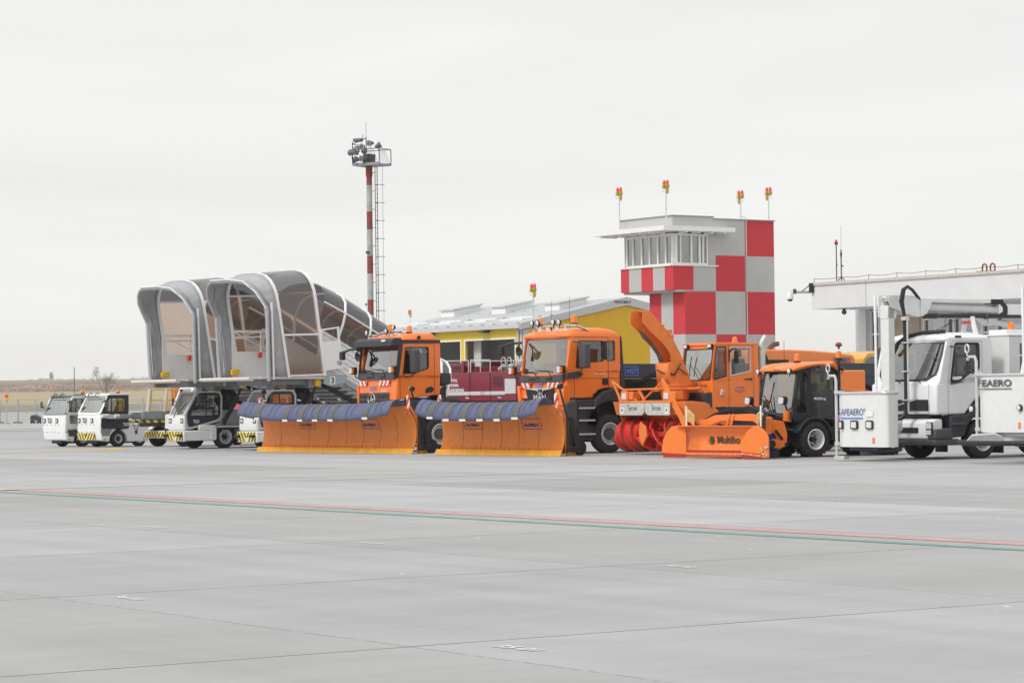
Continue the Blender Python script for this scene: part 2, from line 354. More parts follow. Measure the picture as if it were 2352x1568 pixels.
# ---------------------------------------------------------------- ground
def nodes(m): return m.node_tree.nodes, m.node_tree.links
def math_(n, l, op, a, b=None, c=None):
    q = n.new('ShaderNodeMath'); q.operation = op
    for i, v in enumerate((a, b, c)):
        if v is None: continue
        if isinstance(v, (int, float)): q.inputs[i].default_value = v
        else: l.new(v, q.inputs[i])
    return q.outputs[0]
def concrete():
    m = bpy.data.materials.new('concrete_slabs'); m.use_nodes = True; n, l = nodes(m); p = n['Principled BSDF']
    t = n.new('ShaderNodeTexCoord'); s = n.new('ShaderNodeSeparateXYZ'); l.new(t.outputs['Object'], s.inputs[0])
    px = 5.385; u = math_(n, l, 'DIVIDE', math_(n, l, 'ADD', s.outputs[0], 13.66), px); v = math_(n, l, 'DIVIDE', math_(n, l, 'SUBTRACT', s.outputs[1], 8.43), 5.41)
    fu, fv = math_(n, l, 'FLOOR', u), math_(n, l, 'FLOOR', v)
    cx = n.new('ShaderNodeCombineXYZ'); l.new(fu, cx.inputs[0]); l.new(fv, cx.inputs[1])
    wn = n.new('ShaderNodeTexWhiteNoise'); wn.noise_dimensions = '2D'; l.new(cx.outputs[0], wn.inputs['Vector'])
    cy = n.new('ShaderNodeCombineXYZ'); l.new(fv, cy.inputs[0]); cy.inputs[1].default_value = 3.7
    wb = n.new('ShaderNodeTexWhiteNoise'); wb.noise_dimensions = '2D'; l.new(cy.outputs[0], wb.inputs['Vector'])
    par = math_(n, l, 'MODULO', math_(n, l, 'ABSOLUTE', fv), 2.0)
    # joints
    def joint(f, wd):
        fr = math_(n, l, 'FRACT', f); a = math_(n, l, 'ABSOLUTE', math_(n, l, 'SUBTRACT', fr, 0.5))
        return math_(n, l, 'GREATER_THAN', a, 0.5 - wd / 5.4)
    # wobble
    zn = n.new('ShaderNodeTexNoise'); zn.inputs['Scale'].default_value = 1.3; zn.inputs['Detail'].default_value = 6; l.new(t.outputs['Object'], zn.inputs['Vector'])
    wob = math_(n, l, 'MULTIPLY_ADD', zn.outputs['Fac'], 0.006, -0.003)
    ju = joint(math_(n, l, 'ADD', u, wob), 0.017); jv = joint(math_(n, l, 'ADD', v, wob), 0.012)
    # stains
    mp = n.new('ShaderNodeMapping'); mp.inputs['Scale'].default_value = (0.5, 0.13, 1); l.new(t.outputs['Object'], mp.inputs[0])
    z1 = n.new('ShaderNodeTexNoise'); z1.inputs['Scale'].default_value = 1.0; z1.inputs['Detail'].default_value = 8; z1.inputs['Roughness'].default_value = 0.6; l.new(mp.outputs[0], z1.inputs['Vector'])
    mq = n.new('ShaderNodeMapping'); mq.inputs['Scale'].default_value = (5.0, 1.2, 1); mq.inputs['Rotation'].default_value = (0, 0, 0.3); l.new(t.outputs['Object'], mq.inputs[0])
    z3 = n.new('ShaderNodeTexNoise'); z3.inputs['Scale'].default_value = 1.0; z3.inputs['Detail'].default_value = 9; z3.inputs['Roughness'].default_value = 0.7; l.new(mq.outputs[0], z3.inputs['Vector'])
    z2 = n.new('ShaderNodeTexNoise'); z2.inputs['Scale'].default_value = 26; z2.inputs['Detail'].default_value = 8; z2.inputs['Roughness'].default_value = 0.75; l.new(t.outputs['Object'], z2.inputs['Vector'])
    # tyre tracks: soft dark bands crossing along X
    mt = n.new('ShaderNodeMapping'); mt.inputs['Scale'].default_value = (0.02, 1.1, 1); mt.inputs['Rotation'].default_value = (0, 0, 0.06); l.new(t.outputs['Object'], mt.inputs[0])
    z4 = n.new('ShaderNodeTexNoise'); z4.inputs['Scale'].default_value = 1.0; z4.inputs['Detail'].default_value = 3; l.new(mt.outputs[0], z4.inputs['Vector'])
    val = math_(n, l, 'MULTIPLY_ADD', wn.outputs['Value'], 0.05, 0.362)
    val = math_(n, l, 'MULTIPLY_ADD', wb.outputs['Value'], 0.045, val)
    for z, k in ((z1, 0.16), (z3, 0.10), (z2, 0.10), (z4, 0.13)):
        val = math_(n, l, 'MULTIPLY_ADD', math_(n, l, 'SUBTRACT', z.outputs['Fac'], 0.5), k, val)
    val = math_(n, l, 'MULTIPLY_ADD', par, -0.018, math_(n, l, 'ADD', val, 0.0))
    blu = math_(n, l, 'MULTIPLY_ADD', par, -0.03, 1.035)
    cb = n.new('ShaderNodeCombineColor'); l.new(val, cb.inputs[0]); l.new(math_(n, l, 'MULTIPLY', val, 0.998), cb.inputs[1]); l.new(math_(n, l, 'MULTIPLY', val, blu), cb.inputs[2])
    # fine voids
    vo = n.new('ShaderNodeTexVoronoi'); vo.inputs['Scale'].default_value = 1.1; l.new(t.outputs['Object'], vo.inputs['Vector'])
    spot = math_(n, l, 'LESS_THAN', vo.outputs['Distance'], 0.035)
    q = n.new('ShaderNodeMixRGB'); q.inputs[2].default_value = (0.78, 0.78, 0.78, 1); l.new(math_(n, l, 'MULTIPLY', spot, 0.8), q.inputs[0]); l.new(cb.outputs[0], q.inputs[1])
    q2 = n.new('ShaderNodeMixRGB'); q2.inputs[2].default_value = (0.10, 0.10, 0.095, 1)
    l.new(math_(n, l, 'MULTIPLY', ju, math_(n, l, 'MULTIPLY_ADD', zn.outputs['Fac'], 0.9, 0.35)), q2.inputs[0]); l.new(q.outputs[0], q2.inputs[1])
    q3 = n.new('ShaderNodeMixRGB'); q3.inputs[2].default_value = (0.16, 0.155, 0.14, 1)
    gt = math_(n, l, 'GREATER_THAN', z3.outputs['Fac'], 0.46)
    l.new(math_(n, l, 'MULTIPLY', jv, math_(n, l, 'MULTIPLY_ADD', gt, 0.5, 0.12)), q3.inputs[0]); l.new(q2.outputs[0], q3.inputs[1])
    l.new(q3.outputs[0], p.inputs['Base Color']); p.inputs['Roughness'].default_value = 0.75; p.inputs['Specular IOR Level'].default_value = 0.3
    b = n.new('ShaderNodeBump'); b.inputs['Strength'].default_value = 0.25; b.inputs['Distance'].default_value = 0.01
    l.new(z2.outputs['Fac'], b.inputs['Height']); l.new(b.outputs[0], p.inputs['Normal'])
    return m
CONC = concrete()
GR = R(-TH)
def G(o): o.rotation_euler = (0, 0, GR); return o
# apron sheet (in slab axes), reaching ~700 m out
b = MB(); b.add([(-900, -500, 0), (700, -500, 0), (700, 900, 0), (-900, 900, 0)], [(0, 1, 2, 3)])
ap = G(b.build('apron', CONC, smooth=0)); tag(ap, kind='structure')
# land beyond: rises gently away from the apron edge
FIELD = mat('dry_field', (0.36, 0.28, 0.15), 0.95, var=0.12, vscale=0.02)
VERGE = mat('dusty_verge', (0.20, 0.17, 0.12), 0.95, var=0.3, vscale=0.05)
SCRUB = mat('brown_scrubland', (0.24, 0.155, 0.115), 0.95, var=0.3, vscale=0.012)
HILL = mat('ploughed_hill', (0.20, 0.15, 0.125), 0.95, var=0.1, vscale=0.004)
def land(name, rows, m, kind='structure', label=None):
    b = MB(); rr = []
    for (y, z) in rows:
        rr.append([(x, y, z + (math.sin(x * 0.0031 + y) * 0.6 + math.sin(x * 0.011 + 1.3 * y) * 0.25) * min(1.0, z / 12) + max(-60, min(60, x)) * 0) for x in range(-2400, 2401, 40)])
    b.grid(rr); o = b.build(name, m, smooth=60); tag(o, kind=kind); return o
land('grass_verge', [(655, -0.3), (668, 0.06), (760, 0.6), (880, 1.9)], VERGE)
land('dry_field', [(880, 1.85), (1050, 4.2), (1250, 7.0), (1400, 9.2)], FIELD)
land('scrub_slope', [(1400, 9.1), (1600, 12.8), (1800, 16.8)], SCRUB)
land('hill', [(1800, 16.6), (2200, 22.5), (2600, 27.4), (2800, 28.0), (3300, 20)], HILL)
base = MB().add([(-2500, 600, -0.6), (2500, 600, -0.6), (2500, 3600, -0.6), (-2500, 3600, -0.6)], [(0, 1, 2, 3)]).build('ground', HILL, smooth=0); tag(base, kind='structure')

# painted lines on the apron (slab axes)
PINK = mat('faded_red_line_paint', (0.56, 0.33, 0.345), 0.8, var=0.12, vscale=3, dirt=0.25)
GREEN = mat('green_line_paint', (0.15, 0.33, 0.29), 0.8, var=0.15, vscale=3, dirt=0.15)
YLINE = mat('faded_yellow_line_paint', (0.62, 0.50, 0.36), 0.8, var=0.1, vscale=3, dirt=0.2)
YLINE2 = mat('yellow_line_paint', (0.72, 0.48, 0.14), 0.8, var=0.1, vscale=3, dirt=0.2)
PALE = mat('worn_white_paint', (0.72, 0.72, 0.71), 0.8, var=0.1, vscale=8)
def strip(name, x0, x1, y0, y1, z, m):
    b = MB(); nx = max(1, int(abs(x1 - x0) / 10)); b.add([(x0, y0, z), (x1, y0, z), (x1, y1, z), (x0, y1, z)], [(0, 1, 2, 3)])
    o = G(b.build(name, m, smooth=0)); tag(o, kind='structure'); return o
strip('red_line', -400, 60, 18.70, 19.02, 0.004, PINK)
strip('green_line', -400, 60, 18.04, 18.23, 0.004, GREEN)
strip('yellow_line', -44.05, -43.93, 18.6, 140, 0.008, YLINE)
strip('yellow_line', -44.6, -43.7, 17.9, 18.9, 0.012, YLINE)
# yellow guide curves near the row of vehicles
def curve_line(name, pts, wd, m, z=0.006):
    b = MB(); rows = []
    for i, p in enumerate(pts):
        a = Vector(pts[max(0, i - 1)]); c = Vector(pts[min(len(pts) - 1, i + 1)]); t = (c - a).normalized(); nn = Vector((-t.y, t.x))
        rows.append([(p[0] + nn.x * wd / 2, p[1] + nn.y * wd / 2, z), (p[0] - nn.x * wd / 2, p[1] - nn.y * wd / 2, z)])
    b.grid(rows); o = G(b.build(name, m, smooth=0)); tag(o, kind='structure')
curve_line('yellow_line', [(-79 + i * 0.0, 30 + i) for i in range(0, 6)] + arc(-83, 35, 4, 0, 120, 14), 0.6, YLINE2)
curve_line('yellow_line', [(-50.5, 39.2), (-50.3, 40.2), (-50.1, 41.4)], 0.25, YLINE2)
# dark drain strips far out on the left
DIRT = mat('dirty_joint', (0.20, 0.19, 0.17), 0.9, var=0.3, vscale=0.4)
for (y0, y1, m, z) in ((158, 161, DIRT, 0.01), (161, 164, PALE, 0.01), (166, 168, DIRT, 0.01)):
    b = MB(); b.grid([[(x, y0 + math.sin(x * 0.2) * 0.4, z) for x in range(-120, -24, 4)], [(x, y1 + math.sin(x * 0.31) * 0.5, z) for x in range(-120, -24, 4)]])
    tag(b.build('drain_strip', m, smooth=0), kind='structure')
# slab numbers painted near each slab corner
for i, X in enumerate((-13.34, -18.73, -24.10, -29.20, -34.70, -40.07, -45.35)):
    for j, Y in enumerate((8.81, 14.2, 19.66, 25.1, 30.5)):
        if (i == 0 and j > 1) or (j == 0 and i > 1): continue
        o = text('painted_number', '%02d-%02d' % (35 + i, 1 + j), PALE, None, (X, Y, 0.005), (1, 0, 0), (0, 1, 0), 0.125, 0.43, bold=0.02, ext=0)
        G(o); tag(o, kind='structure')

# ---------------------------------------------------------------- far vegetation
FOL = [mat('scrub_leaves_red', (0.24, 0.145, 0.12), 0.95, var=0.3, vscale=0.3), mat('scrub_leaves_green', (0.19, 0.17, 0.12), 0.95, var=0.3, vscale=0.3), mat('scrub_leaves_dark', (0.13, 0.12, 0.10), 0.95, var=0.3, vscale=0.3)]
rnd = random.Random(3)
b = MB()
def clump(b, x, y, z, w_, h, n, rnd, s=None):
    s = s or h * 0.28
    for i in range(n):
        a = rnd.uniform(0, 6.28); q = rnd.random() ** 0.5; zz = rnd.random()
        px, py, pz = x + math.cos(a) * q * w_ * (1 - 0.5 * zz), y + math.sin(a) * q * w_ * (1 - 0.5 * zz), z + zz * h
        d = [Vector((rnd.uniform(-1, 1), rnd.uniform(-1, 1), rnd.uniform(-1, 1))) * s for _ in range(3)]
        b.add([(px + e.x, py + e.y, pz + e.z) for e in d], [(0, 1, 2)])
for i in range(520):
    y = rnd.uniform(1380, 1800); x = -y * 0.21 + rnd.uniform(0, 1) * y * 0.16
    z = 9.2 + (y - 1400) / 400 * 7.5
    b.mat(0 if y > 1560 else rnd.choice((0, 1, 1))); clump(b, x, y, z - 0.6, rnd.uniform(3, 12), rnd.uniform(1.0, 2.4), 30, rnd, 0.5)
for i in range(240):
    y = rnd.uniform(2500, 2760); x = -y * 0.21 + rnd.uniform(0.15, 1) * y * 0.16
    b.mat(2); clump(b, x, y, 26.6, rnd.uniform(2, 9), rnd.uniform(0.6, 2.0), 18, rnd, 0.6)
tag(b.build('distant_scrub', FOL, smooth=0, recalc=False), kind='stuff')
def bush(name, x, y, z, w_, h, n, m, label, cat='shrub'):
    t = E(name, label, cat, (x, y, z)); q = MB(); clump(q, 0, 0, h * 0.12, w_, h * 0.85, n * 3, random.Random(int(x * 7)), h * 0.07); q.build('crown', m, t, smooth=0, recalc=False)
    q = MB(); q.cyl((0, 0, -1), (0, 0, h * 0.5), 0.25, 0.1, 6); q.build('trunk', RUST, t)
for px, w_, h, lab in ((117, 2.6, 8, 'small round dark shrub on the hill crest, leftmost of the three'), (220, 5, 13, 'feathery thin grey shrub on the hill crest, middle of the three'), (470, 6, 13, 'large dark shrub on the hill crest just left of the stairs canopy')):
    y = 2600; x = (px - 1176) / 6000 * y * 1.0
    bush('hill_shrub', x, y, 27.0, w_, h, 150 if px != 220 else 70, FOL[2], lab)
# bare tree standing on the slope behind the tugs
tr = E('bare_tree', 'leafless branching tree on the slope behind the tug numbered 4', 'tree', (-160.5, 1030, 3.4))
b = MB(); rt = random.Random(11)
def branch(p, d, ln, r, k):
    q = p + d * ln; b.cyl(p, q, r, r * 0.62, 5, False)
    if k == 0: return
    for i in range(rt.choice((2, 3, 3))):
        e = (d + Vector((rt.uniform(-.75, .75), rt.uniform(-.75, .75), rt.uniform(-.15, .55)))).normalized()
        branch(q, e, ln * rt.uniform(0.6, 0.85), r * 0.6, k - 1)
for i in range(4):
    branch(Vector((rt.uniform(-.4, .4), 0, 0)), Vector((rt.uniform(-.45, .45), 0, 1)).normalized(), 3.4, 0.2, 5)
b.build('trunk', mat('bare_bark', (0.12, 0.10, 0.09), 0.9), tr, smooth=0)
tp = E('utility_pole', 'thin dark utility pole on the slope left of the tugs', 'pole', (-218, 1300, 7.6))
b = MB(); b.cyl((0, 0, 0), (0, 0, 13.0), 0.3, 0.2, 8); b.build('pole', DGREY, tp)

# ---------------------------------------------------------------- fence with concrete feet, lamp at its left end
fn = E('wire_fence', 'temporary wire mesh fence on concrete feet across the apron behind the tugs', 'fence', (-45.05, 229.5, 0))
WIRE = mat('fence_zinc', (0.42, 0.43, 0.44), 0.5, metal=0.3)
CFOOT = mat('concrete_foot', (0.22, 0.22, 0.22), 0.9, var=0.2)
for i in range(10):
    x = i * 1.57; b = MB(); b.cyl((x, 0, 0), (x, 0, 2.1), 0.075, n=8); b.build('post', WIRE, fn)
    b = MB(); b.prism([(x - 0.42, 0), (x + 0.42, 0), (x + 0.3, 0.16), (x - 0.3, 0.16)], 'y', -0.3, 0.3); b.build('foot', CFOOT, fn)
b = MB()
for k in range(9): b.cyl((0, 0, 0.15 + k * 0.235), (13.95, 0, 0.15 + k * 0.235), 0.011, n=4)
for k in range(93): b.cyl((k * 0.15, 0, 0.15), (k * 0.15, 0, 2.03), 0.009, n=4)
b.build('mesh_panel', WIRE, fn, smooth=0)
lp = E('marker_light', 'red over yellow marker light on a thin post at the left end of the fence', 'light', (-43.0, 222, 0))
b = MB(); b.cyl((0, 0, 0), (0, 0, 2.0), 0.06, n=8); b.cyl((0, 0, 0), (0, 0, 0.12), 0.3, n=10); b.build('pole', WIRE, lp)
b = MB(); b.lathe([(2.0, 0.1), (2.05, 0.2), (2.2, 0.2), (2.25, 0.12)], (0, 0, 0), (0, 0, 1), 14); b.build('housing', YELLOW, lp)
b = MB(); b.lathe([(2.25, 0.16), (2.45, 0.16), (2.55, 0.08), (2.57, 0)], (0, 0, 0), (0, 0, 1), 14, closed=True); b.build('lens', REDLENS, lp)
tp = E('covered_cart', 'small dark covered cart at the wire fence foot near the left picture edge', 'cart', (-40.9, 224.0, 0), 20); tp.scale = (0.42, 0.42, 0.8)
b = MB(); b.box(-0.95, 0.95, -0.6, 0.6, 0.32, 0.46); b.box(-0.9, -0.7, -0.5, 0.5, 0.1, 0.32); b.box(0.7, 0.9, -0.5, 0.5, 0.1, 0.32); b.build('frame', DGREY, tp, bevel=0.03)
b = MB(); b.prism([(-1.0, 0.46), (1.15, 0.46), (0.9, 0.72), (0.1, 0.95), (-0.7, 0.9), (-1.0, 0.7)], 'y', -0.62, 0.62); b.build('cover', NAVY, tp, bevel=0.08, seg=3)
b = MB()
for x in (-0.8, 0.8):
    for y in (-0.55, 0.55): b.cyl((x, y - 0.05, 0.15), (x, y + 0.05, 0.15), 0.15, n=14)
b.build('wheel', RUBBER, tp)
# ---------------------------------------------------------------- control tower
def plaster(name, col):
    return mat(name, col, 0.85, var=0.035, vscale=1.6, dirt=0.03, spec=0.2, bump=0.1)
PGREY = plaster('grey_render', (0.50, 0.50, 0.485)); PRD = plaster('red_render', (0.60, 0.06, 0.075))
TWR = E('control_tower', 'red and grey chequered control tower with a glazed cabin and flat canopy', 'tower', (6.95, 112, 0), TH)
# local frame: x along the left face (negative = away left), y along the right face; corner of the cabin at (0,0)
k = 112 / 110.0
Y1, Y2, Y3 = 2.31, 3.97, 5.62       # column lines of the right face
Zs = [1.9, 4.25, 6.15, 7.70, 9.22]  # course lines
XL = -3.78
tw = MB()
# the tower wall is built of panels butted edge to edge, each 20 cm thick; core volume behind
core = MB(); core.box(-2.5, -0.16, 0.76, 5.46, 0, 9.0); core.box(XL + 0.16, -0.16, 0.1, 2.3, 6.2, 9.2)
core.build('core', PGREY, TWR, smooth=0)
def panel(mt, x0, x1, y0, y1, z0, z1):
    b = MB(); b.box(x0, x1, y0, y1, z0, z1); return b
cols = {'r': MB(), 'g': MB()}
zl = [-0.05, 2.2, 4.25, 6.12]
# right face lower part (x=-0.15..0): from y 0.62
for r_, (z0, z1) in enumerate(zip(zl[:-1], zl[1:])):
    for c_, (y0, y1) in enumerate(((0.62, Y1), (Y1, Y2), (Y2, Y3))):
        key = 'r' if (c_ + r_) % 2 == 0 else 'g'
        cols[key].box(-0.15, 0, y0, y1, z0, z1)
    # left face lower: x from -3.1 to 0 in three strips
    for c_, (x0, x1) in enumerate(((-0.84, -0.15), (-1.68, -0.84), (-2.53, -1.68))):
        key = 'r' if (c_ + r_) % 2 == 0 else 'g'
        cols[key].box(x0, x1, 0.62, 0.76, z0, z1)
# upper right face
for r_, (z0, z1) in enumerate(((6.12, 7.68), (7.68, 9.24))):
    for c_, (y0, y1) in enumerate(((Y1 + 0.02, Y2), (Y2, Y3))):
        key = 'r' if (c_ + r_) % 2 == 0 else 'g'
        cols[key].box(-0.15, 0, y0, y1, z0, z1)
# cabin band
zb0, zb1 = 6.16, 7.19
cols['r'].box(-0.15, 0.0, 0.0, 1.10, zb0, zb1); cols['g'].box(-0.15, 0, 1.10, Y1 + 0.02, zb0, zb1)
for i, (x0, x1) in enumerate(((-0.60, -0.15), (-1.43, -0.60), (-2.28, -1.43), (-3.17, -2.28), (XL, -3.17))):
    cols['r' if i % 2 == 0 else 'g'].box(x0, x1, 0.0, 0.15, zb0, zb1)
cols['r'].build('red_panel', PRD, TWR, smooth=0); cols['g'].build('grey_panel', PGREY, TWR, smooth=0)
b = MB(); b.box(XL, 0, 0.15, 2.3, 6.08, 6.157); b.box(XL, XL + 0.14, 0.15, 2.3, zb0, zb1); b.build('cabin_floor', PGREY, TWR, smooth=0)
# parapet above the cabin and wall at the window's right
b = MB(); b.box(XL, 0, 0, 0.15, 8.78, 9.33); b.box(-0.15, 0, 0.15, 2.22, 8.72, 9.33); b.box(-0.15, 0, 1.95, Y1 + 0.02, 7.19, 8.72); b.box(XL, XL + 0.15, 0.15, 2.3, 8.72, 9.33)
b.box(-0.15, 0, 2.222, Y1 + 0.02, 8.72, 9.24); b.build('parapet', PGREY, TWR, smooth=0)
b = MB(); b.box(XL - 0.04, 0.05, -0.05, 0.19, 9.33, 9.37); b.box(-0.19, 0.05, 0.19, 2.26, 9.33, 9.37); b.box(-0.19, 0.05, 2.26, Y3 + 0.05, 9.24, 9.29); b.build('coping', MGREY, TWR, smooth=0)
b = MB(); b.box(XL - 0.05, -0.1, -0.06, 0.0, 7.19, 7.24); b.box(0.0, 0.06, -0.06, 2.45, 7.19, 7.24); b.build('sill', WHITEM, TWR, smooth=0)
# cabin glazing
b = MB(); xs0, xs1 = -3.38, -0.06
z0, z1 = 7.24, 8.58
b.box(xs0, xs1, 0.02, 0.12, z0, z0 + 0.07); b.box(xs0, xs1, 0.02, 0.12, z1 - 0.1, z1)
nn = [-3.38, -2.92, -2.32, -1.74, -1.15, -0.58, -0.13]
for i, x in enumerate(nn): b.box(x, x + (0.07 if i not in (2, 4) else 0.09), 0.01, 0.125, z0 + 0.07, z1 - 0.1)
b.box(0.0 - 0.12, -0.01, 0.13, 1.93, z0, z0 + 0.09); b.box(-0.12, -0.01, 0.13, 1.93, z1 - 0.08, z1)
for y, wd in ((0.13, 0.12), (0.40, 0.06), (0.98, 0.09), (1.42, 0.11), (1.62, 0.08), (1.86, 0.07)): b.box(-0.125, -0.005, y, y + wd, z0 + 0.09, z1 - 0.08)
b.build('window_frame', WHITEM, TWR, smooth=0)
b = MB(); b.box(xs0, xs1, 0.06, 0.07, z0 + 0.07, z1 - 0.1); b.box(-0.07, -0.06, 0.2, 1.9, z0 + 0.09, z1 - 0.08); b.build('window_glass', glass('cabin_glass', (0.75, 0.76, 0.74), 0.25), TWR, smooth=0)
BLIND = mat('beige_blind', (0.50, 0.46, 0.40), 0.8, var=0.05)
b = MB(); b.box(-3.3, -2.4, 0.3, 0.31, 7.9, 8.5); b.box(-1.1, -0.2, 0.3, 0.31, 7.85, 8.5); b.box(-2.3, -1.2, 0.4, 0.41, 8.1, 8.5)
for i in range(14): b.box(-3.3, -2.4, 0.3, 0.34, 7.3 + i * 0.045 * 1.0, 7.3 + i * 0.045 + 0.012)
for i in range(24): b.box(-0.34, -0.3, 0.3, 0.95, 7.35 + i * 0.05, 7.35 + i * 0.05 + 0.03)
b.build('blind', BLIND, TWR, smooth=0)
b = MB(); b.box(XL + 0.2, -0.2, 1.9, 2.1, 7.2, 8.7); b.box(-2.2, -1.5, 0.9, 1.3, 7.2, 7.9); b.build('cabin_interior', LGREY, TWR, smooth=0)
# canopy with beams
b = MB(); b.box(-4.55, 0.62, -0.95, 1.0, 8.66, 8.86); b.box(0.0, 0.62, 1.0, 2.95, 8.66, 8.86); b.build('canopy', WHITEM, TWR, smooth=0)
b = MB()
for x in (-4.1, -3.4, -2.7, -2.0, -1.3, -0.6): b.box(x, x + 0.1, -0.85, 0, 8.58, 8.658)
for y in (0.3, 1.0, 1.7, 2.4): b.box(0.0, 0.55, y, y + 0.1, 8.58, 8.658)
b.build('canopy_beam', WHITEM, TWR, smooth=0)
b = MB(); b.cyl((0.03, Y2 + 0.06, 0.5), (0.03, Y2 + 0.06, 9.3), 0.025, n=6); b.tube([(0.03, Y2 + 0.06, 9.3), (-0.02, Y2 + 0.02, 9.42), (-0.1, Y2 - 0.1, 9.42)], 0.02, 6); b.build('conduit', LGREY, TWR)
# twin obstruction lights
def twin(loc, h, label, flip=1, grp='twin red obstruction lights on poles'):
    t = E('obstruction_light', label, 'warning light', loc, TH, grp); t.scale = (0.76, 0.76, 1)
    b = MB(); b.cyl((0, 0, 0), (0, 0, h), 0.034, n=8); b.build('pole', STEEL, t)
    b = MB(); b.box(-0.2, 0.2, -0.03, 0.03, h, h + 0.035); b.lathe([(h + 0.03, 0.09), (h + 0.07, 0.105), (h + 0.17, 0.105), (h + 0.19, 0.09)], (-0.15, 0, 0), (0, 0, 1), 14)
    b.lathe([(h + 0.03, 0.09), (h + 0.07, 0.105), (h + 0.17, 0.105), (h + 0.19, 0.09)], (0.15, 0, 0), (0, 0, 1), 14)
    b.lathe([(h - 0.22, 0.03), (h - 0.19, 0.08), (h, 0.08)], (0.13 * flip, 0, 0), (0, 0, 1), 12); b.build('housing', mat('olive_yellow_paint', (0.45, 0.33, 0.04), 0.5) if 'olive_yellow_paint' not in bpy.data.materials else bpy.data.materials['olive_yellow_paint'], t)
    for x in (-0.15, 0.15):
        b = MB(); b.lathe([(h + 0.19, 0.09), (h + 0.30, 0.088), (h + 0.36, 0.055), (h + 0.38, 0)], (x, 0, 0), (0, 0, 1), 14, closed=True); b.build('lens', REDLENS, t)
    b = MB(); b.tube([(math.cos(a) * 0.16 + 0.2, 0, h + 0.02 + math.sin(a) * 0.16) for a in [i * 0.5 for i in range(13)]], 0.006, 4); b.tube([(math.cos(a) * 0.16 - 0.2, 0, h + 0.02 + math.sin(a) * 0.16) for a in [i * 0.5 for i in range(13)]], 0.006, 4)
    b.build('cable', DGREY, t); return t
def wl(x, y, z): return Vector((6.95, 112, 0)) + ex * x + ey * y + Vector((0, 0, z))
twin(wl(-3.35, -0.35, 8.86), 1.55, 'twin red warning light on the left end of the tower canopy')
twin(wl(0.02, -0.35, 8.86), 1.62, 'tallest twin red warning light on the tower canopy corner above the cabin windows')
twin(wl(-0.12, 3.86, 9.27), 0.92, 'twin red warning light on the tower roof, second from the right', -1)
twin(wl(-0.12, 5.45, 9.27), 1.12, 'twin red warning light at the right end of the tower roof', -1)
twin(Vector((0.93, 112, 0)), 6.12, 'twin red warning light on a tall pole in front of the yellow garage corner')
twin(Vector((-7.8, 200, 0)), 8.15, 'small twin red warning light above the garage roof left of the garage skylights')

# ---------------------------------------------------------------- garage
def ribbed(name, col, scale, axis=0, depth=0.3):
    m = mat(name, col, 0.5, var=0.03, vscale=1.5, dirt=0.04); n, l = nodes(m); p = n['Principled BSDF']
    t = n.new('ShaderNodeTexCoord'); s = n.new('ShaderNodeSeparateXYZ'); l.new(t.outputs['Object'], s.inputs[0])
    f = math_(n, l, 'FRACT', math_(n, l, 'MULTIPLY', s.outputs[axis], scale)); g = math_(n, l, 'GREATER_THAN', f, 0.9)
    b = n.new('ShaderNodeBump'); b.inputs['Strength'].default_value = depth; b.inputs['Distance'].default_value = 0.02; l.new(g, b.inputs['Height']); l.new(b.outputs[0], p.inputs['Normal']); return m
YWALL = ribbed('yellow_sandwich_panel', (0.78, 0.56, 0.03), 1.0, 0); YWALL2 = ribbed('yellow_gable_panel', (0.76, 0.46, 0.015), 0.8, 1)
ROOF = ribbed('grey_sheet_roof', (0.47, 0.49, 0.52), 3.0, 0, 0.8)
GAR = E('garage', 'yellow sheet metal garage with grey pitched roof and open doors', 'garage', (0.585, 120, 0), TH)
k = 120 / 110.0
EV, RG, RY = 4.95, 6.12, 5.82     # eave, ridge heights, ridge y
GL = -12.4
b = MB()
# front wall with two visible openings (x -5.05..-0.75) and (-10..-5.35)
b.box(GL, -0.32, 0, 0.15, 4.40, EV - 0.12); b.box(-0.72, -0.32, 0, 0.15, 0, 4.40); b.box(-5.36, -5.06, 0, 0.15, 0, 4.40); b.box(-10.05, -9.75, 0, 0.15, 0, 4.4); b.box(GL, -10.05, 0, 0.15, 0, 4.4)
b.build('front_wall', YWALL, GAR, smooth=0)
b = MB(); b.prism([(0.0, 0), (0.25, 0), (0.25, EV - 0.16), (0.0, EV - 0.2)], 'x', -0.15, 0.0); b.build('corner_trim', LGREY, GAR, smooth=0)
b = MB(); b.prism([(0.25, 0), (2 * RY, 0), (2 * RY, EV - 0.1), (RY, RG - 0.22), (0.25, EV - 0.12)], 'x', -0.15, -0.01); b.build('gable_wall', YWALL2, GAR, smooth=0)
b = MB(); b.box(-0.32, -0.2, -0.03, 0.1, 0, EV - 0.12); b.cyl((-0.45, -0.07, 0), (-0.45, -0.07, EV - 0.15), 0.06, n=10); b.cyl((0.12, 0.55, 0), (0.12, 0.55, 4.4), 0.02, n=8); b.build('downpipe', LGREY, GAR)
# roof slabs
th_ = 0.16
b = MB(); b.prism([(-0.28, EV - 0.06), (RY, RG), (RY, RG + th_), (-0.28, EV + 0.04)], 'x', GL, 0.02); b.prism([(RY, RG), (2 * RY + 0.3, EV - 0.06), (2 * RY + 0.3, EV + 0.06), (RY, RG + th_)], 'x', GL, 0.02)
b.build('roof', ROOF, GAR, smooth=0)
b = MB(); b.prism([(-0.3, EV - 0.22), (RY, RG - 0.2), (2 * RY + 0.3, EV - 0.22), (2 * RY + 0.3, EV + 0.09), (RY, RG + th_ + 0.03), (-0.3, EV + 0.07)], 'x', 0.021, 0.08); b.box(GL, 0.02, -0.34, -0.285, EV - 0.14, EV + 0.07); b.build('fascia', LGREY, GAR, smooth=0)
text('sign_lettering', 'FRISOMAT', BPRINT, GAR, (0.082, RY - 0.75, RG - 0.12), (0, 1, 0), (0, 0, 1), 0.13, 1.0, bold=0.02)
b = MB()
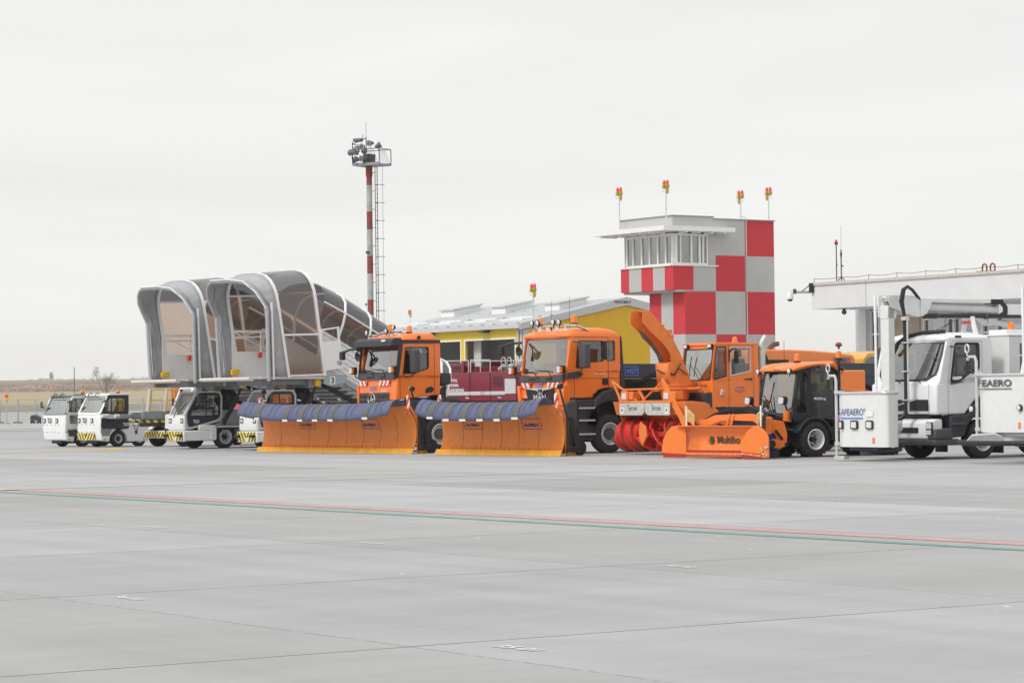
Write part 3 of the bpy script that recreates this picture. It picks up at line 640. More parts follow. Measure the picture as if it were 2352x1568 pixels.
rs = (RG - EV + 0.06) / (RY + 0.28)
def ry(y): return EV + 0.06 + rs * y + 0.02
for x0, x1, y0 in ((-0.9, -2.6, 0.9),):
    pass
for i in range(4):
    x = -2.2 - i * 3.1
    for y in (0.9, 1.5): b.obox((x, y, ry(y) + 0.05), (x + 0, y + 0.9, ry(y + 0.9) + 0.05), 0.0, 0.0) if False else b.box(x - 1.2, x + 0.7, y, y + 0.12, ry(y) - 0.02, ry(y) + 0.10)
b.build('snow_guard', WHITEM, GAR, smooth=0)
b = MB()
for x in range(0, 12): 
    for y in (0.0, 1.9, 3.8): b.box(-x - 0.3, -x - 0.2, y - 0.25, y - 0.1, ry(y) - 0.02, ry(y) + 0.03)
b.build('roof_bracket', MGREY, GAR, smooth=0)
for i in range(3):
    x = -1.75 - i * 4.6
    b = MB(); y0, y1 = 3.2, 4.3
    b.prism([(y0, ry(y0) - 0.1), (y1 + 0.5, ry(y1 + 0.5) - 0.1), (y1 + 0.5, ry(y1) + 0.42), (y0, ry(y0) + 0.34)], 'x', x - 1.2, x)
    sk = b.build('skylight', WHITEM, GAR, smooth=0)
    b = MB(); b.prism([(y0 - 0.08, ry(y0) + 0.345), (y1 + 0.58, ry(y1) + 0.425), (y1 + 0.58, ry(y1) + 0.50), (y0 - 0.08, ry(y0) + 0.42)], 'x', x - 1.35, x + 0.1); b.build('skylight_cover', LGREY, sk, smooth=0)
# door frames and dark interior
b = MB()
for x0, x1 in ((-5.06, -0.72), (-9.75, -5.36)):
    b.box(x0, x0 + 0.07, -0.03, 0.0, 0, 4.4); b.box(x1 - 0.07, x1, -0.03, 0.0, 0, 4.4); b.box(x0 + 0.07, x1 - 0.07, -0.03, 0.0, 4.33, 4.4)
b.build('door_frame', WHITEM, GAR, smooth=0)
INT = mat('dim_interior', (0.50, 0.50, 0.53), 0.9, var=0.1)
b = MB(); b.box(GL, -0.2, 6.2, 6.3, 0, 5.6); b.box(GL, GL + 0.1, 0.2, 6.2, 0, 4.9); b.box(GL, -0.2, 0.2, 6.2, 4.72, 4.78); b.build('inner_wall', INT, GAR, smooth=0)
b = MB(); b.box(GL + 0.2, -0.2, 6.05, 6.15, 3.2, 3.4); b.box(-3.1, -2.6, 5.9, 6.04, 3.15, 3.5); b.build('beam', mat('dim_red_beam', (0.5, 0.04, 0.06), 0.7), GAR, smooth=0)
b = MB(); b.box(-5.06, -4.45, 0.5, 0.56, 0, 4.5); b.box(-4.2, -4.1, 2.8, 2.9, 0, 4.5); b.build('door_leaf', LGREY, GAR, smooth=0)
for x in (-3.05, -6.9 - 1.0):
    b = MB(); b.prism([(x - 0.35, 4.72), (x + 0.2, 4.66), (x + 0.25, 4.72), (x - 0.05, 4.8)], 'y', -0.45, -0.05); b.box(x + 0.1, x + 0.16, -0.2, 0.0, 4.72, 4.88); b.build('wall_lamp', DGREY, GAR, bevel=0.01)

# ---------------------------------------------------------------- terminal building on the right
TB = E('terminal_building', 'white terminal building with a deep fascia and tall windows behind the white truck', 'building', (11.5, 100, 0), TH)
PW = plaster('white_render', (0.72, 0.72, 0.735)); STONE = mat('beige_stone', (0.47, 0.38, 0.29), 0.85, var=0.12, vscale=2.5, dirt=0.1)
b = MB(); b.box(0, 26, 0, 12, 4.84, 5.74); b.build('fascia', PW, TB, smooth=0)
b = MB()
for i in range(22): b.box(i * 1.2 - 0.04, i * 1.2 + 1.15, -0.06, 0.5, 5.742, 5.85)
b.box(-0.06, 26, 0.5, 12, 5.742, 5.84); b.build('coping', mat('beige_coping', (0.58, 0.54, 0.50), 0.8, var=0.1), TB, smooth=0)
b = MB(); b.box(3.085, 3.105, -0.006, -0.001, 4.84, 5.74); b.build('joint', MGREY, TB, smooth=0)
WY = 2.5
b = MB(); b.box(-0.23, 0.36, WY - 0.1, WY + 0.6, 0, 4.838); b.box(-0.23, 0.2, WY + 0.6, WY + 8, 0, 4.838); b.box(1.19, 1.22, WY + 0.1, WY + 0.4, 0, 4.838); b.box(3.26, 3.34, WY + 0.1, WY + 0.4, 0, 4.838); b.box(4.03, 4.62, WY, WY + 0.5, 0, 4.838); b.box(0.36, 26, WY + 0.12, WY + 0.4, 0, 2.4); b.box(12, 26, WY, WY + 0.5, 0, 4.838); b.box(4.62, 12, WY + 0.05, WY + 0.4, 4.4, 4.838); b.box(3.34, 4.03, WY + 0.05, WY + 0.4, 4.4, 4.838)
b.build('wall', PW, TB, smooth=0)
b = MB(); b.box(1.22, 3.26, WY + 0.0, WY + 0.5, 0, 4.837); b.build('stone_cladding', STONE, TB, smooth=0)
b = MB()
def wframe(x0, x1, z0, z1, bars=(), mids=()):
    y0, y1 = WY + 0.12, WY + 0.2
    b.box(x0, x0 + 0.07, y0, y1, z0, z1); b.box(x1 - 0.07, x1, y0, y1, z0, z1); b.box(x0 + 0.07, x1 - 0.07, y0, y1, z0, z0 + 0.07); b.box(x0 + 0.07, x1 - 0.07, y0, y1, z1 - 0.07, z1)
    for z in bars: b.box(x0 + 0.07, x1 - 0.07, y0, y1, z, z + 0.07)
    for x in mids: b.box(x, x + 0.09, y0 - 0.02, y1, z0 + 0.07, z1 - 0.07)
wframe(0.36, 1.19, 2.41, 4.80, (3.85,)); b.build('window_frame', WHITEM, TB, smooth=0); b = MB(); wframe(3.34, 4.03, 2.41, 4.40, (3.72,)); b.build('window_frame', WHITEM, TB, smooth=0); b = MB(); wframe(4.62, 12, 2.41, 4.40, (3.75,), (4.95, 6.45, 7.2, 8.8))
b.build('window_frame', WHITEM, TB, smooth=0)
b = MB(); b.box(0.36, 1.19, WY + 0.215, WY + 0.225, 2.41, 4.8); b.box(3.34, 12, WY + 0.215, WY + 0.225, 2.41, 4.4); b.build('window_glass', glass('facade_glass', (0.35, 0.37, 0.40), 0.35), TB, smooth=0)
b = MB(); b.box(0.36, 12, WY + 1.5, WY + 1.6, 0, 4.8); b.build('inner_wall', INT, TB, smooth=0)
b = MB(); b.box(0.65, 1.15, WY + 0.4, WY + 0.5, 2.4, 3.8); b.build('curtain', mat('brown_curtain', (0.3, 0.17, 0.08), 0.9), TB, smooth=0)
def tbp(x, y, z): return Vector((11.5, 100, 0)) + ex * x + ey * y + Vector((0, 0, z))
# roof safety wire
b = MB()
xs = [0.05 + i * 1.55 for i in range(14)]
for x in xs: b.cyl((x, 0.1, 5.85), (x, 0.1, 6.02), 0.012, n=5)
for a, c in zip(xs[:-1], xs[1:]): sag(b, (a, 0.1, 6.02), (c, 0.1, 6.02), 0.05, 0.009, 6, 4)
b.build('lightning_wire', DGREY, TB)
cm = E('security_camera', 'white dome camera on a bracket at the left end of the terminal roof', 'camera', tbp(0, 0.2, 5.5), TH)
b = MB(); b.box(-0.02, 0.16, -0.32, -0.21, -0.02, 0.34); b.build('junction_box', BLACK, cm)
b = MB(); b.tube([(0, -0.25, 0.02), (-0.95, -0.25, 0.06)], 0.022, 6); b.tube([(0, -0.25, 0.3), (-0.5, -0.25, 0.05)], 0.018, 6); b.tube([(0, -0.25, -0.03), (-0.9, -0.25, 0.0)], 0.015, 6); b.box(-0.98, -0.9, -0.3, -0.2, -0.03, 0.16); b.build('bracket', DGREY, cm)
b = MB(); b.tube([(-0.94, -0.25, 0.12), (-1.15, -0.25, 0.13), (-1.22, -0.25, 0.04)], 0.03, 8); b.lathe([(0.06, 0.03), (0.02, 0.10), (-0.1, 0.135), (-0.22, 0.13)], (-1.22, -0.25, 0), (0, 0, 1), 16); cs = b.build('camera_housing', WHITEM, cm)
b = MB(); b.lathe([(-0.22, 0.12), (-0.29, 0.08), (-0.32, 0)], (-1.22, -0.25, 0), (0, 0, 1), 16, closed=True); b.build('dome', DGREY, cs)
dc = E('dome_camera', 'small dark dome camera hanging under the terminal fascia', 'camera', tbp(1.4, 0.4, 4.83), TH)
b = MB(); b.lathe([(0, 0.06), (-0.08, 0.06), (-0.1, 0.1), (-0.18, 0.09), (-0.23, 0.04), (-0.24, 0)], (0, 0, 0), (0, 0, 1), 14, closed=True); b.build('dome', DGREY, dc)
a1 = E('antenna_mast', 'thin mast with a red light on the terminal roof, left of the two', 'antenna', tbp(1.23, 0.2, 5.85), TH)
b = MB(); b.cyl((0, 0, 0), (0, 0, 1.45), 0.022, n=8); b.cyl((-0.07, 0, 1.42), (0.09, 0, 1.42), 0.02, n=6); b.lathe([(1.42, 0.03), (1.44, 0.07), (1.5, 0.07)], (0, 0, 0), (0, 0, 1), 12); b.cyl((0, 0, 0.58), (0.09, 0, 0.66), 0.01, n=5); b.build('mast', DGREY, a1)
b = MB(); b.lathe([(1.5, 0.05), (1.58, 0.045), (1.61, 0)], (0, 0, 0), (0, 0, 1), 12, closed=True); b.build('lens', REDLENS, a1)
a2 = E('whip_antenna', 'whip antenna on a stayed foot on the terminal roof, right of the two', 'antenna', tbp(1.5, 0.2, 5.85), TH)
b = MB(); b.cyl((0, 0, 0), (0, 0, 1.2), 0.024, n=8); b.cyl((0, 0, 0.95), (0, 0, 1.1), 0.04, n=8); b.cyl((0, 0, 1.2), (0.02, 0, 2.1), 0.006, n=5); b.box(0.01, 0.1, -0.02, 0.02, 0.55, 0.61)
b.tube([(-0.17, 0, 0)] + [(math.cos(a) * -0.17, 0, math.sin(a) * 0.14) for a in [i * 0.35 for i in range(1, 9)]] + [(0.17, 0, 0)], 0.02, 6); b.build('mast', DGREY, a2)
for i, (x, lab) in enumerate(((9.05, 'left of two small red pipe hoops on the terminal roof edge'), (9.45, 'right of two small red pipe hoops on the terminal roof edge'))):
    h = E('pipe_hoop', lab, 'pipe', tbp(x, 0.3, 5.85), TH, 'pipe hoops on the terminal roof')
    b = MB(); b.tube([(-0.11, 0, 0), (-0.11, 0, 0.17)] + [(-0.11 * math.cos(a), 0, 0.17 + 0.11 * math.sin(a)) for a in [j * 0.35 for j in range(1, 9)]] + [(0.11, 0, 0.17), (0.11, 0, 0)], 0.03, 8)
    b.box(-0.4 if i == 0 else -0.1, 0.12, -0.04, 0.04, 0.0, 0.04); b.build('hoop', mat('weathered_red_pipe', (0.25, 0.07, 0.06), 0.7) if i == 0 else bpy.data.materials['weathered_red_pipe'], h)

# ---------------------------------------------------------------- floodlight mast
MX, MY = -8.0, 150.0
FM = E('floodlight_mast', 'tall red and white floodlight mast with a caged ladder behind the stairs canopy', 'mast', (MX - 0.1, MY, 0), 30)
PWH = mat('chipped_white_paint', (0.42, 0.42, 0.41), 0.7, var=0.12, vscale=3, dirt=0.5); PRE = mat('chipped_red_paint', (0.26, 0.05, 0.04), 0.7, var=0.2, vscale=3, dirt=0.35)
zz = [0, 1.2, 2.8, 4.2, 5.55, 6.8, 7.35, 8.85, 9.88, 11.38, 12.42, 13.93, 15.1]
segs = [(0, 1.6, 1), (1.6, 3.1, 0), (3.1, 4.6, 1), (4.6, 6.1, 0), (6.1, 7.37, 1), (7.37, 8.86, 0), (8.86, 9.88, 1), (9.88, 11.4, 0), (11.4, 12.44, 1), (12.44, 13.94, 0), (13.94, 15.05, 1)]
r_b, w_b = MB(), MB()
for z0, z1, red in segs:
    ra, rb = 0.2 - z0 * 0.0022, 0.2 - z1 * 0.0022
    (r_b if red else w_b).cyl((0, 0, z0), (0, 0, z1), ra, rb, 10)
r_b.cyl((0, 0, 14.45), (0, 0, 15.1), 0.2, 0.2, 8)
r_b.build('red_band', PRE, FM); w_b.build('white_band', PWH, FM)
b = MB(); lx = 0.36
for x in (lx, lx + 0.16): b.cyl((x, 0.05, 0.5), (x, 0.05, 15.0), 0.018, n=5)
for i in range(58): b.cyl((lx, 0.05, 0.7 + i * 0.25), (lx + 0.16, 0.05, 0.7 + i * 0.25), 0.010, n=4)
for i in range(14): b.cyl((0.1, 0.03, 1.0 + i * 1.05), (lx, 0.03, 1.0 + i * 1.05), 0.014, n=4)
b.build('ladder', DGREY, FM)
b = MB()
for i in range(12):
    z = 2.6 + i * 1.03; cx = lx + 0.33
    b.tube([(cx + 0.26 * math.cos(a), 0.05 - 0.3 * math.sin(a), z) for a in [math.pi * (1.1 - 1.2 * j / 10) for j in range(11)]], 0.016, 4)
for a in (0.1, 0.5, 0.9): b.cyl((lx + 0.33 + 0.26 * math.cos(math.pi * a), 0.05 - 0.3 * math.sin(math.pi * a), 2.6), (lx + 0.33 + 0.26 * math.cos(math.pi * a), 0.05 - 0.3 * math.sin(math.pi * a), 15.0), 0.011, n=4)
b.build('safety_cage', DGREY, FM)
b = MB(); b.box(-0.72, 1.1, -0.62, 0.62, 15.05, 15.13); b.box(-0.72, 1.1, -0.65, -0.622, 15.04, 15.2); b.box(-0.72, 1.1, 0.622, 0.65, 15.04, 15.2); b.build('platform', MGREY, FM, smooth=0)
b = MB()
for x, y, h in ((-0.72, -0.62, 1.05), (1.1, -0.62, 0.85), (-0.72, 0.62, 1.05), (1.1, 0.62, 0.85), (0.22, -0.62, 1.55), (-0.72, -0.62, 1.3)): b.cyl((x, y, 15.1), (x, y, 15.13 + h), 0.026, n=6)
b.cyl((-0.72, -0.62, 16.0), (1.1, -0.62, 15.98), 0.022, n=6); b.cyl((1.1, -0.62, 15.98), (1.1, 0.62, 15.98), 0.022, n=6); b.cyl((-0.72, 0.62, 15.98), (1.1, 0.62, 15.98), 0.022, n=6); b.cyl((-0.72, -0.62, 16.3), (0.22, -0.62, 16.6), 0.025, n=6)
b.cyl((0.22, -0.62, 16.6), (0.22, -0.62, 17.5), 0.012, n=5); b.cyl((0.0, -0.62, 16.5), (0.0, -0.62, 16.8), 0.02, n=5); b.cyl((-0.72, -0.62, 16.3), (-0.72, 0.62, 16.3), 0.02, n=5)
for i in range(6): b.cyl((0.35 + i * 0.13, -0.62, 15.13), (0.3 + i * 0.08, -0.62, 15.98), 0.009, n=4)
for i in range(6): b.cyl((1.1, -0.5 + i * 0.2, 15.13), (1.1, -0.55 + i * 0.1, 15.98), 0.009, n=4)
b.build('railing', DGREY, FM)
b = MB(); b.box(-0.3, 0.15, -0.15, 0.45, 15.13, 15.75); b.build('control_box', mat('brown_box', (0.1, 0.065, 0.06), 0.8), FM, smooth=0)
LB = mat('lamp_body_grey', (0.14, 0.14, 0.16), 0.5, metal=0.2); LG = mat('lamp_glass_pale', (0.42, 0.50, 0.50), 0.3)
def flood(p, dv, r=0.19, ln=0.36):
    q = MB(); p = Vector(p); dv = Vector(dv).normalized(); q.lathe([(-ln, r * 0.35), (-ln * 0.8, r * 0.5), (-ln * 0.35, r * 0.78), (0, r), (0.015, r)], p, dv, 18); q.cyl(p - dv * ln * 0.4 - Vector((0, 0, r)), p - dv * ln * 0.4 - Vector((0, 0, r + 0.12)), 0.02, n=5)
    o = q.build('floodlight', LB, FM); q = MB(); q.lathe([(0.018, r * 0.9), (0.01, r * 0.4), (0.008, 0)], p, dv, 18, closed=True); q.build('lens', LG, o)
for p, dv in (((0.02, -0.8, 16.1), (0.1, -1, -0.1)), ((0.48, -0.75, 16.28), (-0.25, -1, -0.1)), ((1.12, -0.5, 16.2), (0.7, 0.4, 0.4)), ((-0.3, -0.85, 16.0), (-0.8, 0.5, 0.6)),
              ((-0.55, -0.7, 15.85), (-1, 0.3, 0.5)), ((-0.95, -0.5, 15.85), (-0.9, 0.3, 0.2)), ((-0.85, -0.4, 15.38), (-1, -0.5, -0.3)), ((-0.5, -0.75, 15.42), (-1, -0.6, 0.05)), ((-0.02, -0.8, 15.42), (-0.45, -1, -0.2)), ((-0.6, 0.4, 16.0), (-0.3, 0.8, 0.2))):
    flood(p, dv)
b = MB(); b.box(-0.62, -0.08, -0.75, -0.45, 16.42, 16.62); q = b.build('floodlight', LB, FM, bevel=0.05); 
b = MB(); b.cyl((-0.16, -0.16, 7.1), (-0.22, -0.22, 7.1), 0.08, 0.05, n=10); b.box(-0.1, 0.1, -0.3, -0.18, 10.0, 10.15); b.build('junction_box', DGREY, FM)
# ---------------------------------------------------------------- truck cabs (front at -Y, visible left flank at +X)
def rounded(pts, r, n=3):
    """round the corners of a 2D polygon"""
    out = []; m = len(pts)
    for i in range(m):
        p = Vector(pts[i]); a = Vector(pts[i - 1]); c = Vector(pts[(i + 1) % m])
        ra = min(r, (a - p).length * 0.45); rc = min(r, (c - p).length * 0.45)
        p0 = p + (a - p).normalized() * ra; p1 = p + (c - p).normalized() * rc
        for k in range(n + 1):
            t = k / n; out.append(tuple(p0 * (1 - t) ** 2 + p * 2 * t * (1 - t) + p1 * t * t))
    return out
def resample(pts, n):
    """closed 2D loop resampled to n points by arc length, starting near the point of largest angle match"""
    P = [Vector(p) for p in pts]; L_ = [0]
    for i in range(len(P)): L_.append(L_[-1] + (P[(i + 1) % len(P)] - P[i]).length)
    T = L_[-1]; out = []
    for k in range(n):
        s_ = T * k / n; i = max(j for j in range(len(P)) if L_[j] <= s_ + 1e-9); f = (s_ - L_[i]) / max(1e-9, L_[i + 1] - L_[i])
        out.append(P[i].lerp(P[(i + 1) % len(P)], f))
    return out
def polar_loop(pts, c, n):
    """sample a star-shaped polygon by angle around c"""
    out = []; P = [Vector(p) for p in pts]; c = Vector(c)
    for k in range(n):
        a = 2 * math.pi * k / n; d = Vector((math.cos(a), math.sin(a))); best = None
        for i in range(len(P)):
            p, q = P[i] - c, P[(i + 1) % len(P)] - c; e = q - p; den = d.x * e.y - d.y * e.x
            if abs(den) < 1e-9: continue
            t = (p.x * e.y - p.y * e.x) / den; s_ = (p.x * d.y - p.y * d.x) / den
            if t > 0 and -1e-6 <= s_ <= 1 + 1e-6 and (best is None or t < best): best = t
        out.append(c + d * best)
    return out
def side_frame(b, outer, wins, x0, x1, split=None):
    """flank with window openings; outer (y,z) polygon; wins list of (outer cell, window loop)"""
    for cell, wn in wins:
        cx = sum(p[0] for p in wn) / len(wn); cz = sum(p[1] for p in wn) / len(wn)
        angs = 56; A = polar_loop(cell, (cx, cz), angs); B = polar_loop(wn, (cx, cz), angs)
        b.ring([(x0, p.x, p.y) for p in A], [(x0, p.x, p.y) for p in B], (x1 - x0, 0, 0))
def front_frame(b, f, cell, wn, th=0.05):
    cx = sum(p[0] for p in wn) / len(wn); cz = sum(p[1] for p in wn) / len(wn)
    A = polar_loop(cell, (cx, cz), 64); B = polar_loop(wn, (cx, cz), 64)
    b.ring([f(p.x, p.y) for p in A], [f(p.x, p.y) for p in B], (0, th, 0))
def seat(parent, x, y, z):
    b = MB(); b.box(x - 0.25, x + 0.25, y - 0.25, y + 0.25, z, z + 0.15); b.box(x - 0.25, x + 0.25, y + 0.2, y + 0.36, z + 0.1, z + 0.75); b.box(x - 0.13, x + 0.13, y + 0.22, y + 0.34, z + 0.78, z + 1.0)
    return b.build('seat', SEAT, parent, bevel=0.06, seg=3)
def steering(parent, x, y, z, r=0.23):
    b = MB(); c = Vector((x, y, z)); b.tube([c + Vector((math.cos(a) * r, math.sin(a) * r * 0.5, math.sin(a) * r * 0.85)) for a in [i * math.pi / 9 for i in range(19)]], 0.016, 6)
    b.cyl(c, c + Vector((0, -0.25, -0.3)), 0.03, n=6); b.obox(c - Vector((r, 0, 0)), c + Vector((r, 0, 0)), 0.03, 0.03); return b.build('steering_wheel', BLACK, parent)
def wiper(parent, p0, p1, p2, name='wiper'):
    b = MB(); b.tube([p0, p1], 0.014, 6); b.obox(p1, p2, 0.03, 0.02); return b.build(name, BLACK, parent)

def chassis(t, y1, w_=0.42, z=0.95, wheels=(), r=0.54):
    b = MB(); b.box(-w_, -w_ + 0.08, 0.3, y1, z - 0.27, z); b.box(w_ - 0.08, w_, 0.3, y1, z - 0.27, z)
    for y in [0.5 + i * 0.9 for i in range(int((y1 - 0.5) / 0.9) + 1)]: b.box(-w_ + 0.08, w_ - 0.08, y, y + 0.1, z - 0.25, z - 0.05)
    b.box(-0.35, 0.35, 0.6, 1.9, 0.55, 1.3); b.cyl((-0.9, 1.5, 0.52), (0.9, 1.5, 0.52), 0.09, n=10); b.lathe([(-0.25, 0.06), (-0.12, 0.22), (0.12, 0.22), (0.25, 0.06)], (0.1, 1.5, 0.52), (1, 0, 0), 14)
    b.cyl((-0.9, y1 - 1.0, 0.52), (0.9, y1 - 1.0, 0.52), 0.1, n=10); b.build('chassis', BLACK, t)
    b = MB(); b.box(0.5, 1.05, 2.3, 3.3, 0.5, 1.05); b.build('fuel_tank', DGREY, t, bevel=0.06)
    b = MB(); b.box(-1.05, -0.5, 2.3, 3.3, 0.5, 1.05); b.build('air_tank', DGREY, t, bevel=0.06)

def orange_truck(kind, loc, th, label):
    t = E('snowplow_truck', label, 'truck', loc, th)
    man = kind == 'm'; W = 1.12
    zb = 2.24 if man else 2.36        # belt height
    YR = 1.93 if man else 1.57; ZR = 3.34; ZT = 3.49 if man else 3.56
    lowz = 1.53
    # lower cab body
    if man:
        prof = [(0.02, lowz), (1.0, lowz + 0.01)] + [(1.5 + 0.86 * math.cos(R(a)), 0.95 + 0.86 * math.sin(R(a))) for a in (125, 112, 100, 88, 75, 62)] + [(YR, 1.8), (YR, zb + 0.12), (0.10, zb)]
    else:
        prof = [(0.02, lowz), (0.14, 1.56), (YR, 1.70), (YR, zb - 0.04), (0.06, zb - 0.04)]
    b = MB(); b.prism(prof, 'x', -W, W)
    body = b.build('cab', ORANGE, t, bevel=0.045, seg=3)
    # upper cab: two flanks
    if man:
        zt = 3.26
        cells = [([(0.10, zb), (1.41, zb + 0.0), (1.41, zt), (0.26, zt)], rounded([(0.40, 2.36), (0.62, 2.36), (0.86, 2.52), (1.36, 2.545), (1.36, 3.13), (0.48, 3.13)], 0.07)),
                 ([(1.41, zb), (YR, zb), (YR, zt), (1.41, zt)], rounded([(1.46, 2.545), (1.76, 2.58), (1.75, 3.13), (1.46, 3.13)], 0.05))]
    else:
        zt = 3.27
        cells = [([(0.08, zb), (YR, zb), (YR, zt), (0.2, zt)], rounded([(0.24, 2.22 + .18), (0.60, 2.36 + 0.02), (1.17, 2.50), (1.17, 3.13), (0.36, 3.13)], 0.09))]
        cells = [([(0.08, 2.2), (YR, 2.2), (YR, zt), (0.2, zt)], rounded([(0.25, 2.25), (0.60, 2.26), (0.70, 2.34), (1.17, 2.48), (1.17, 3.13), (0.36, 3.13)], 0.08))]
    b = MB()
    for sx in (-1, 1): side_frame(b, None, cells, sx * W, sx * (W - 0.07))
    b.box(-W + 0.07, W - 0.07, YR - 0.06, YR, zb, 2.55); b.box(-W + 0.07, -0.75, YR - 0.06, YR, 2.55, zt); b.box(0.75, W - 0.07, YR - 0.06, YR, 2.55, zt); b.box(-0.75, 0.75, YR - 0.06, YR, 3.1, zt)
    b.build('cab_frame', ORANGE, body, smooth=30)
    gl = MB()
    for sx in (-1, 1):
        for cell, wn in cells: gl.plate([(sx * (W - 0.045), p[0], p[1]) for p in wn], (sx * 0.008, 0, 0))
    gl.build('side_window', GLASSD, t, smooth=0)
    b = MB(); b.box(-0.75, 0.75, YR - 0.035, YR - 0.025, 2.55, 3.1); b.build('rear_window', GLASSD, t, smooth=0)
    b = MB()
    for sx in (-1, 1):
        for cell, wn in cells:
            n_ = len(wn); cx = sum(p[0] for p in wn) / n_; cz = sum(p[1] for p in wn) / n_
            o_ = [Vector(p) for p in wn]; i_ = [Vector((cx, cz)) + (Vector(p) - Vector((cx, cz))) * 0.955 for p in wn]
            b.ring([(sx * (W - 0.01), p.x, p.y) for p in o_], [(sx * (W - 0.01), p.x, p.y) for p in i_], (sx * 0.014, 0, 0))
    if man: b.box(W + 0.0005, W + 0.006, 1.355, 1.47, 2.6, 3.12)
    b.build('window_seal', BLACK, t)
    # windscreen wall (leans back with height)
    z0, z1 = (2.20, 3.24) if man else (2.36, 3.22); yb, yt = 0.0, 0.17
    f = lambda x, z: (x, yb + (yt - yb) * (z - z0) / (z1 - z0) + 0.09 * (abs(x) / W) ** 4, z)
    ww = rounded([(-W + 0.05, z0 + 0.02), (W - 0.05, z0 + 0.02), (W - 0.08, z1 - 0.04), (-W + 0.08, z1 - 0.04)], 0.09, 4)
    b = MB(); front_frame(b, f, [(-W + 0.005, z0 - 0.03), (W - 0.005, z0 - 0.03), (W - 0.005, z1 + 0.05), (-W + 0.005, z1 + 0.05)], ww, 0.07)
    b.build('windscreen_frame', ORANGE if man else DARK, t)
    n_ = 24; P = [Vector(p) for p in ww]
    g = MB(); rows = []
    for j in range(7):
        z = z0 + 0.03 + (z1 - z0 - 0.09) * j / 6; rows.append([Vector(f((-1 + 2 * i / n_) * (W - 0.05 - 0.03 * j / 6), z)) + Vector((0, 0.03, 0)) for i in range(n_ + 1)])
    g.grid(rows); g.build('windscreen', GLASS, t, smooth=80)
    # roof
    b = MB()
    secs = [(0.14, 3.24, 3.30), (0.22, 3.24, 3.37), (0.45, 3.24, ZT - 0.06), (0.9, 3.24, ZT), (1.35, 3.24, ZT), (YR - 0.18, 3.24, ZT - 0.05), (YR - 0.04, 3.24, ZR - 0.0), (YR, 3.24, ZR - 0.06)]
    rows = []
    for (y, za, zc) in secs:
        h = zc - za; ins = 0.0 if 0.2 < y else 0.05
        rows.append([(-W + ins, y, za), (-W + 0.005 + ins, y, za + h * 0.45), (-W + 0.07 + ins, y, za + h * 0.85), (-W + 0.22, y, zc), (0, y, zc + 0.015), (W - 0.22, y, zc), (W - 0.07 - ins, y, za + h * 0.85), (W - 0.005 - ins, y, za + h * 0.45), (W - ins, y, za)])
    b.grid(rows); b.add(rows[0], [list(range(9))]); b.add(rows[-1], [list(range(8, -1, -1))]); b.box(-W + 0.03, W - 0.03, 0.25, YR - 0.03, 3.20, 3.25)
    b.build('roof', ORANGE, t, smooth=50)
    # belt below the glass, stripes, grille
    b = MB(); b.prism([(-0.012, 2.0), (0.03, 2.0), (0.03, 2.195), (0.004, 2.195)] if man else [(-0.012, 2.17), (0.03, 2.17), (0.03, 2.355), (0.004, 2.355)], 'x', -W + 0.04, W - 0.04); b.build('wiper_panel', DGREY, t, bevel=0.01)
    zs0, zs1 = (1.84, 1.98) if man else (1.98, 2.14)
    for x0, x1, m_ in (((-1.0, -0.52, RW1), (0.30, 0.98, RW2)) if man else ((-1.04, -0.60, RW1), (0.12, 0.78, RW2))):
        b = MB(); b.box(x0, x1, 0.004, 0.019, zs0, zs1); b.build('warning_stripes', m_, t, smooth=0)
    text('logo_lettering', 'SCHMIDT', LBLUEP, t, (-0.26 if man else -0.36, 0.0, 1.885), (1, 0, 0), (0, 0, 1), 0.07, 0.26, bold=0.01)
    b = MB(); x0, x1, za, zc = (-0.3, 0.04, 1.86, 1.975) if man else (-0.4, -0.06, 1.86, 1.975)
    b.ring([(x0, 0.006, za), (x1, 0.006, za), (x1, 0.006, zc), (x0, 0.006, zc)], [(x0 + .012, 0.006, za + .012), (x1 - .012, 0.006, za + .012), (x1 - .012, 0.006, zc - .012), (x0 + .012, 0.006, zc - .012)], (0, 0.012, 0)); b.build('logo_frame', LBLUEP, t, smooth=0)
    if man:
        b = MB(); b.prism([(-0.72, 1.80), (0.62, 1.80), (0.62, 1.30), (-0.56, 1.30)], 'y', -0.03, 0.03); b.build('grille', BLACK, t, bevel=0.015)
        b = MB(); b.plate([(-0.78, -0.035, 1.83), (-0.62, -0.035, 1.80), (-0.14, -0.035, 1.76), (-0.06, -0.035, 1.66), (0.14, -0.035, 1.66), (0.2, -0.035, 1.76), (0.6, -0.035, 1.80), (0.66, -0.035, 1.83)], (0, -0.025, 0)); b.build('grille_trim', CHROME, t, bevel=0.008)
        b = MB(); b.ring([(-0.07, -0.065, 1.69), (0.12, -0.065, 1.69), (0.14, -0.065, 1.80), (-0.05, -0.065, 1.80)], [(-0.055, -0.065, 1.70), (0.11, -0.065, 1.70), (0.125, -0.065, 1.79), (-0.04, -0.065, 1.79)], (0, -0.01, 0))
        b.plate([(-0.03, -0.065, 1.70), (0.0, -0.065, 1.75), (0.04, -0.065, 1.73), (0.07, -0.065, 1.70), (0.10, -0.065, 1.71), (0.09, -0.065, 1.77), (0.05, -0.065, 1.79), (0.02, -0.065, 1.77), (-0.01, -0.065, 1.74)], (0, -0.01, 0)); b.build('emblem', BPRINT, t, smooth=0)
        text('maker_lettering', 'MAN', CHROME, t, (-0.30, -0.045, 1.50), (1, 0, 0), (0, 0, 1), 0.15, 0.60, bold=0.03)
        b = MB(); b.box(-1.1, 1.1, -0.02, 0.3, 1.16, 1.36); b.build('bumper', ORANGE, t, bevel=0.04)
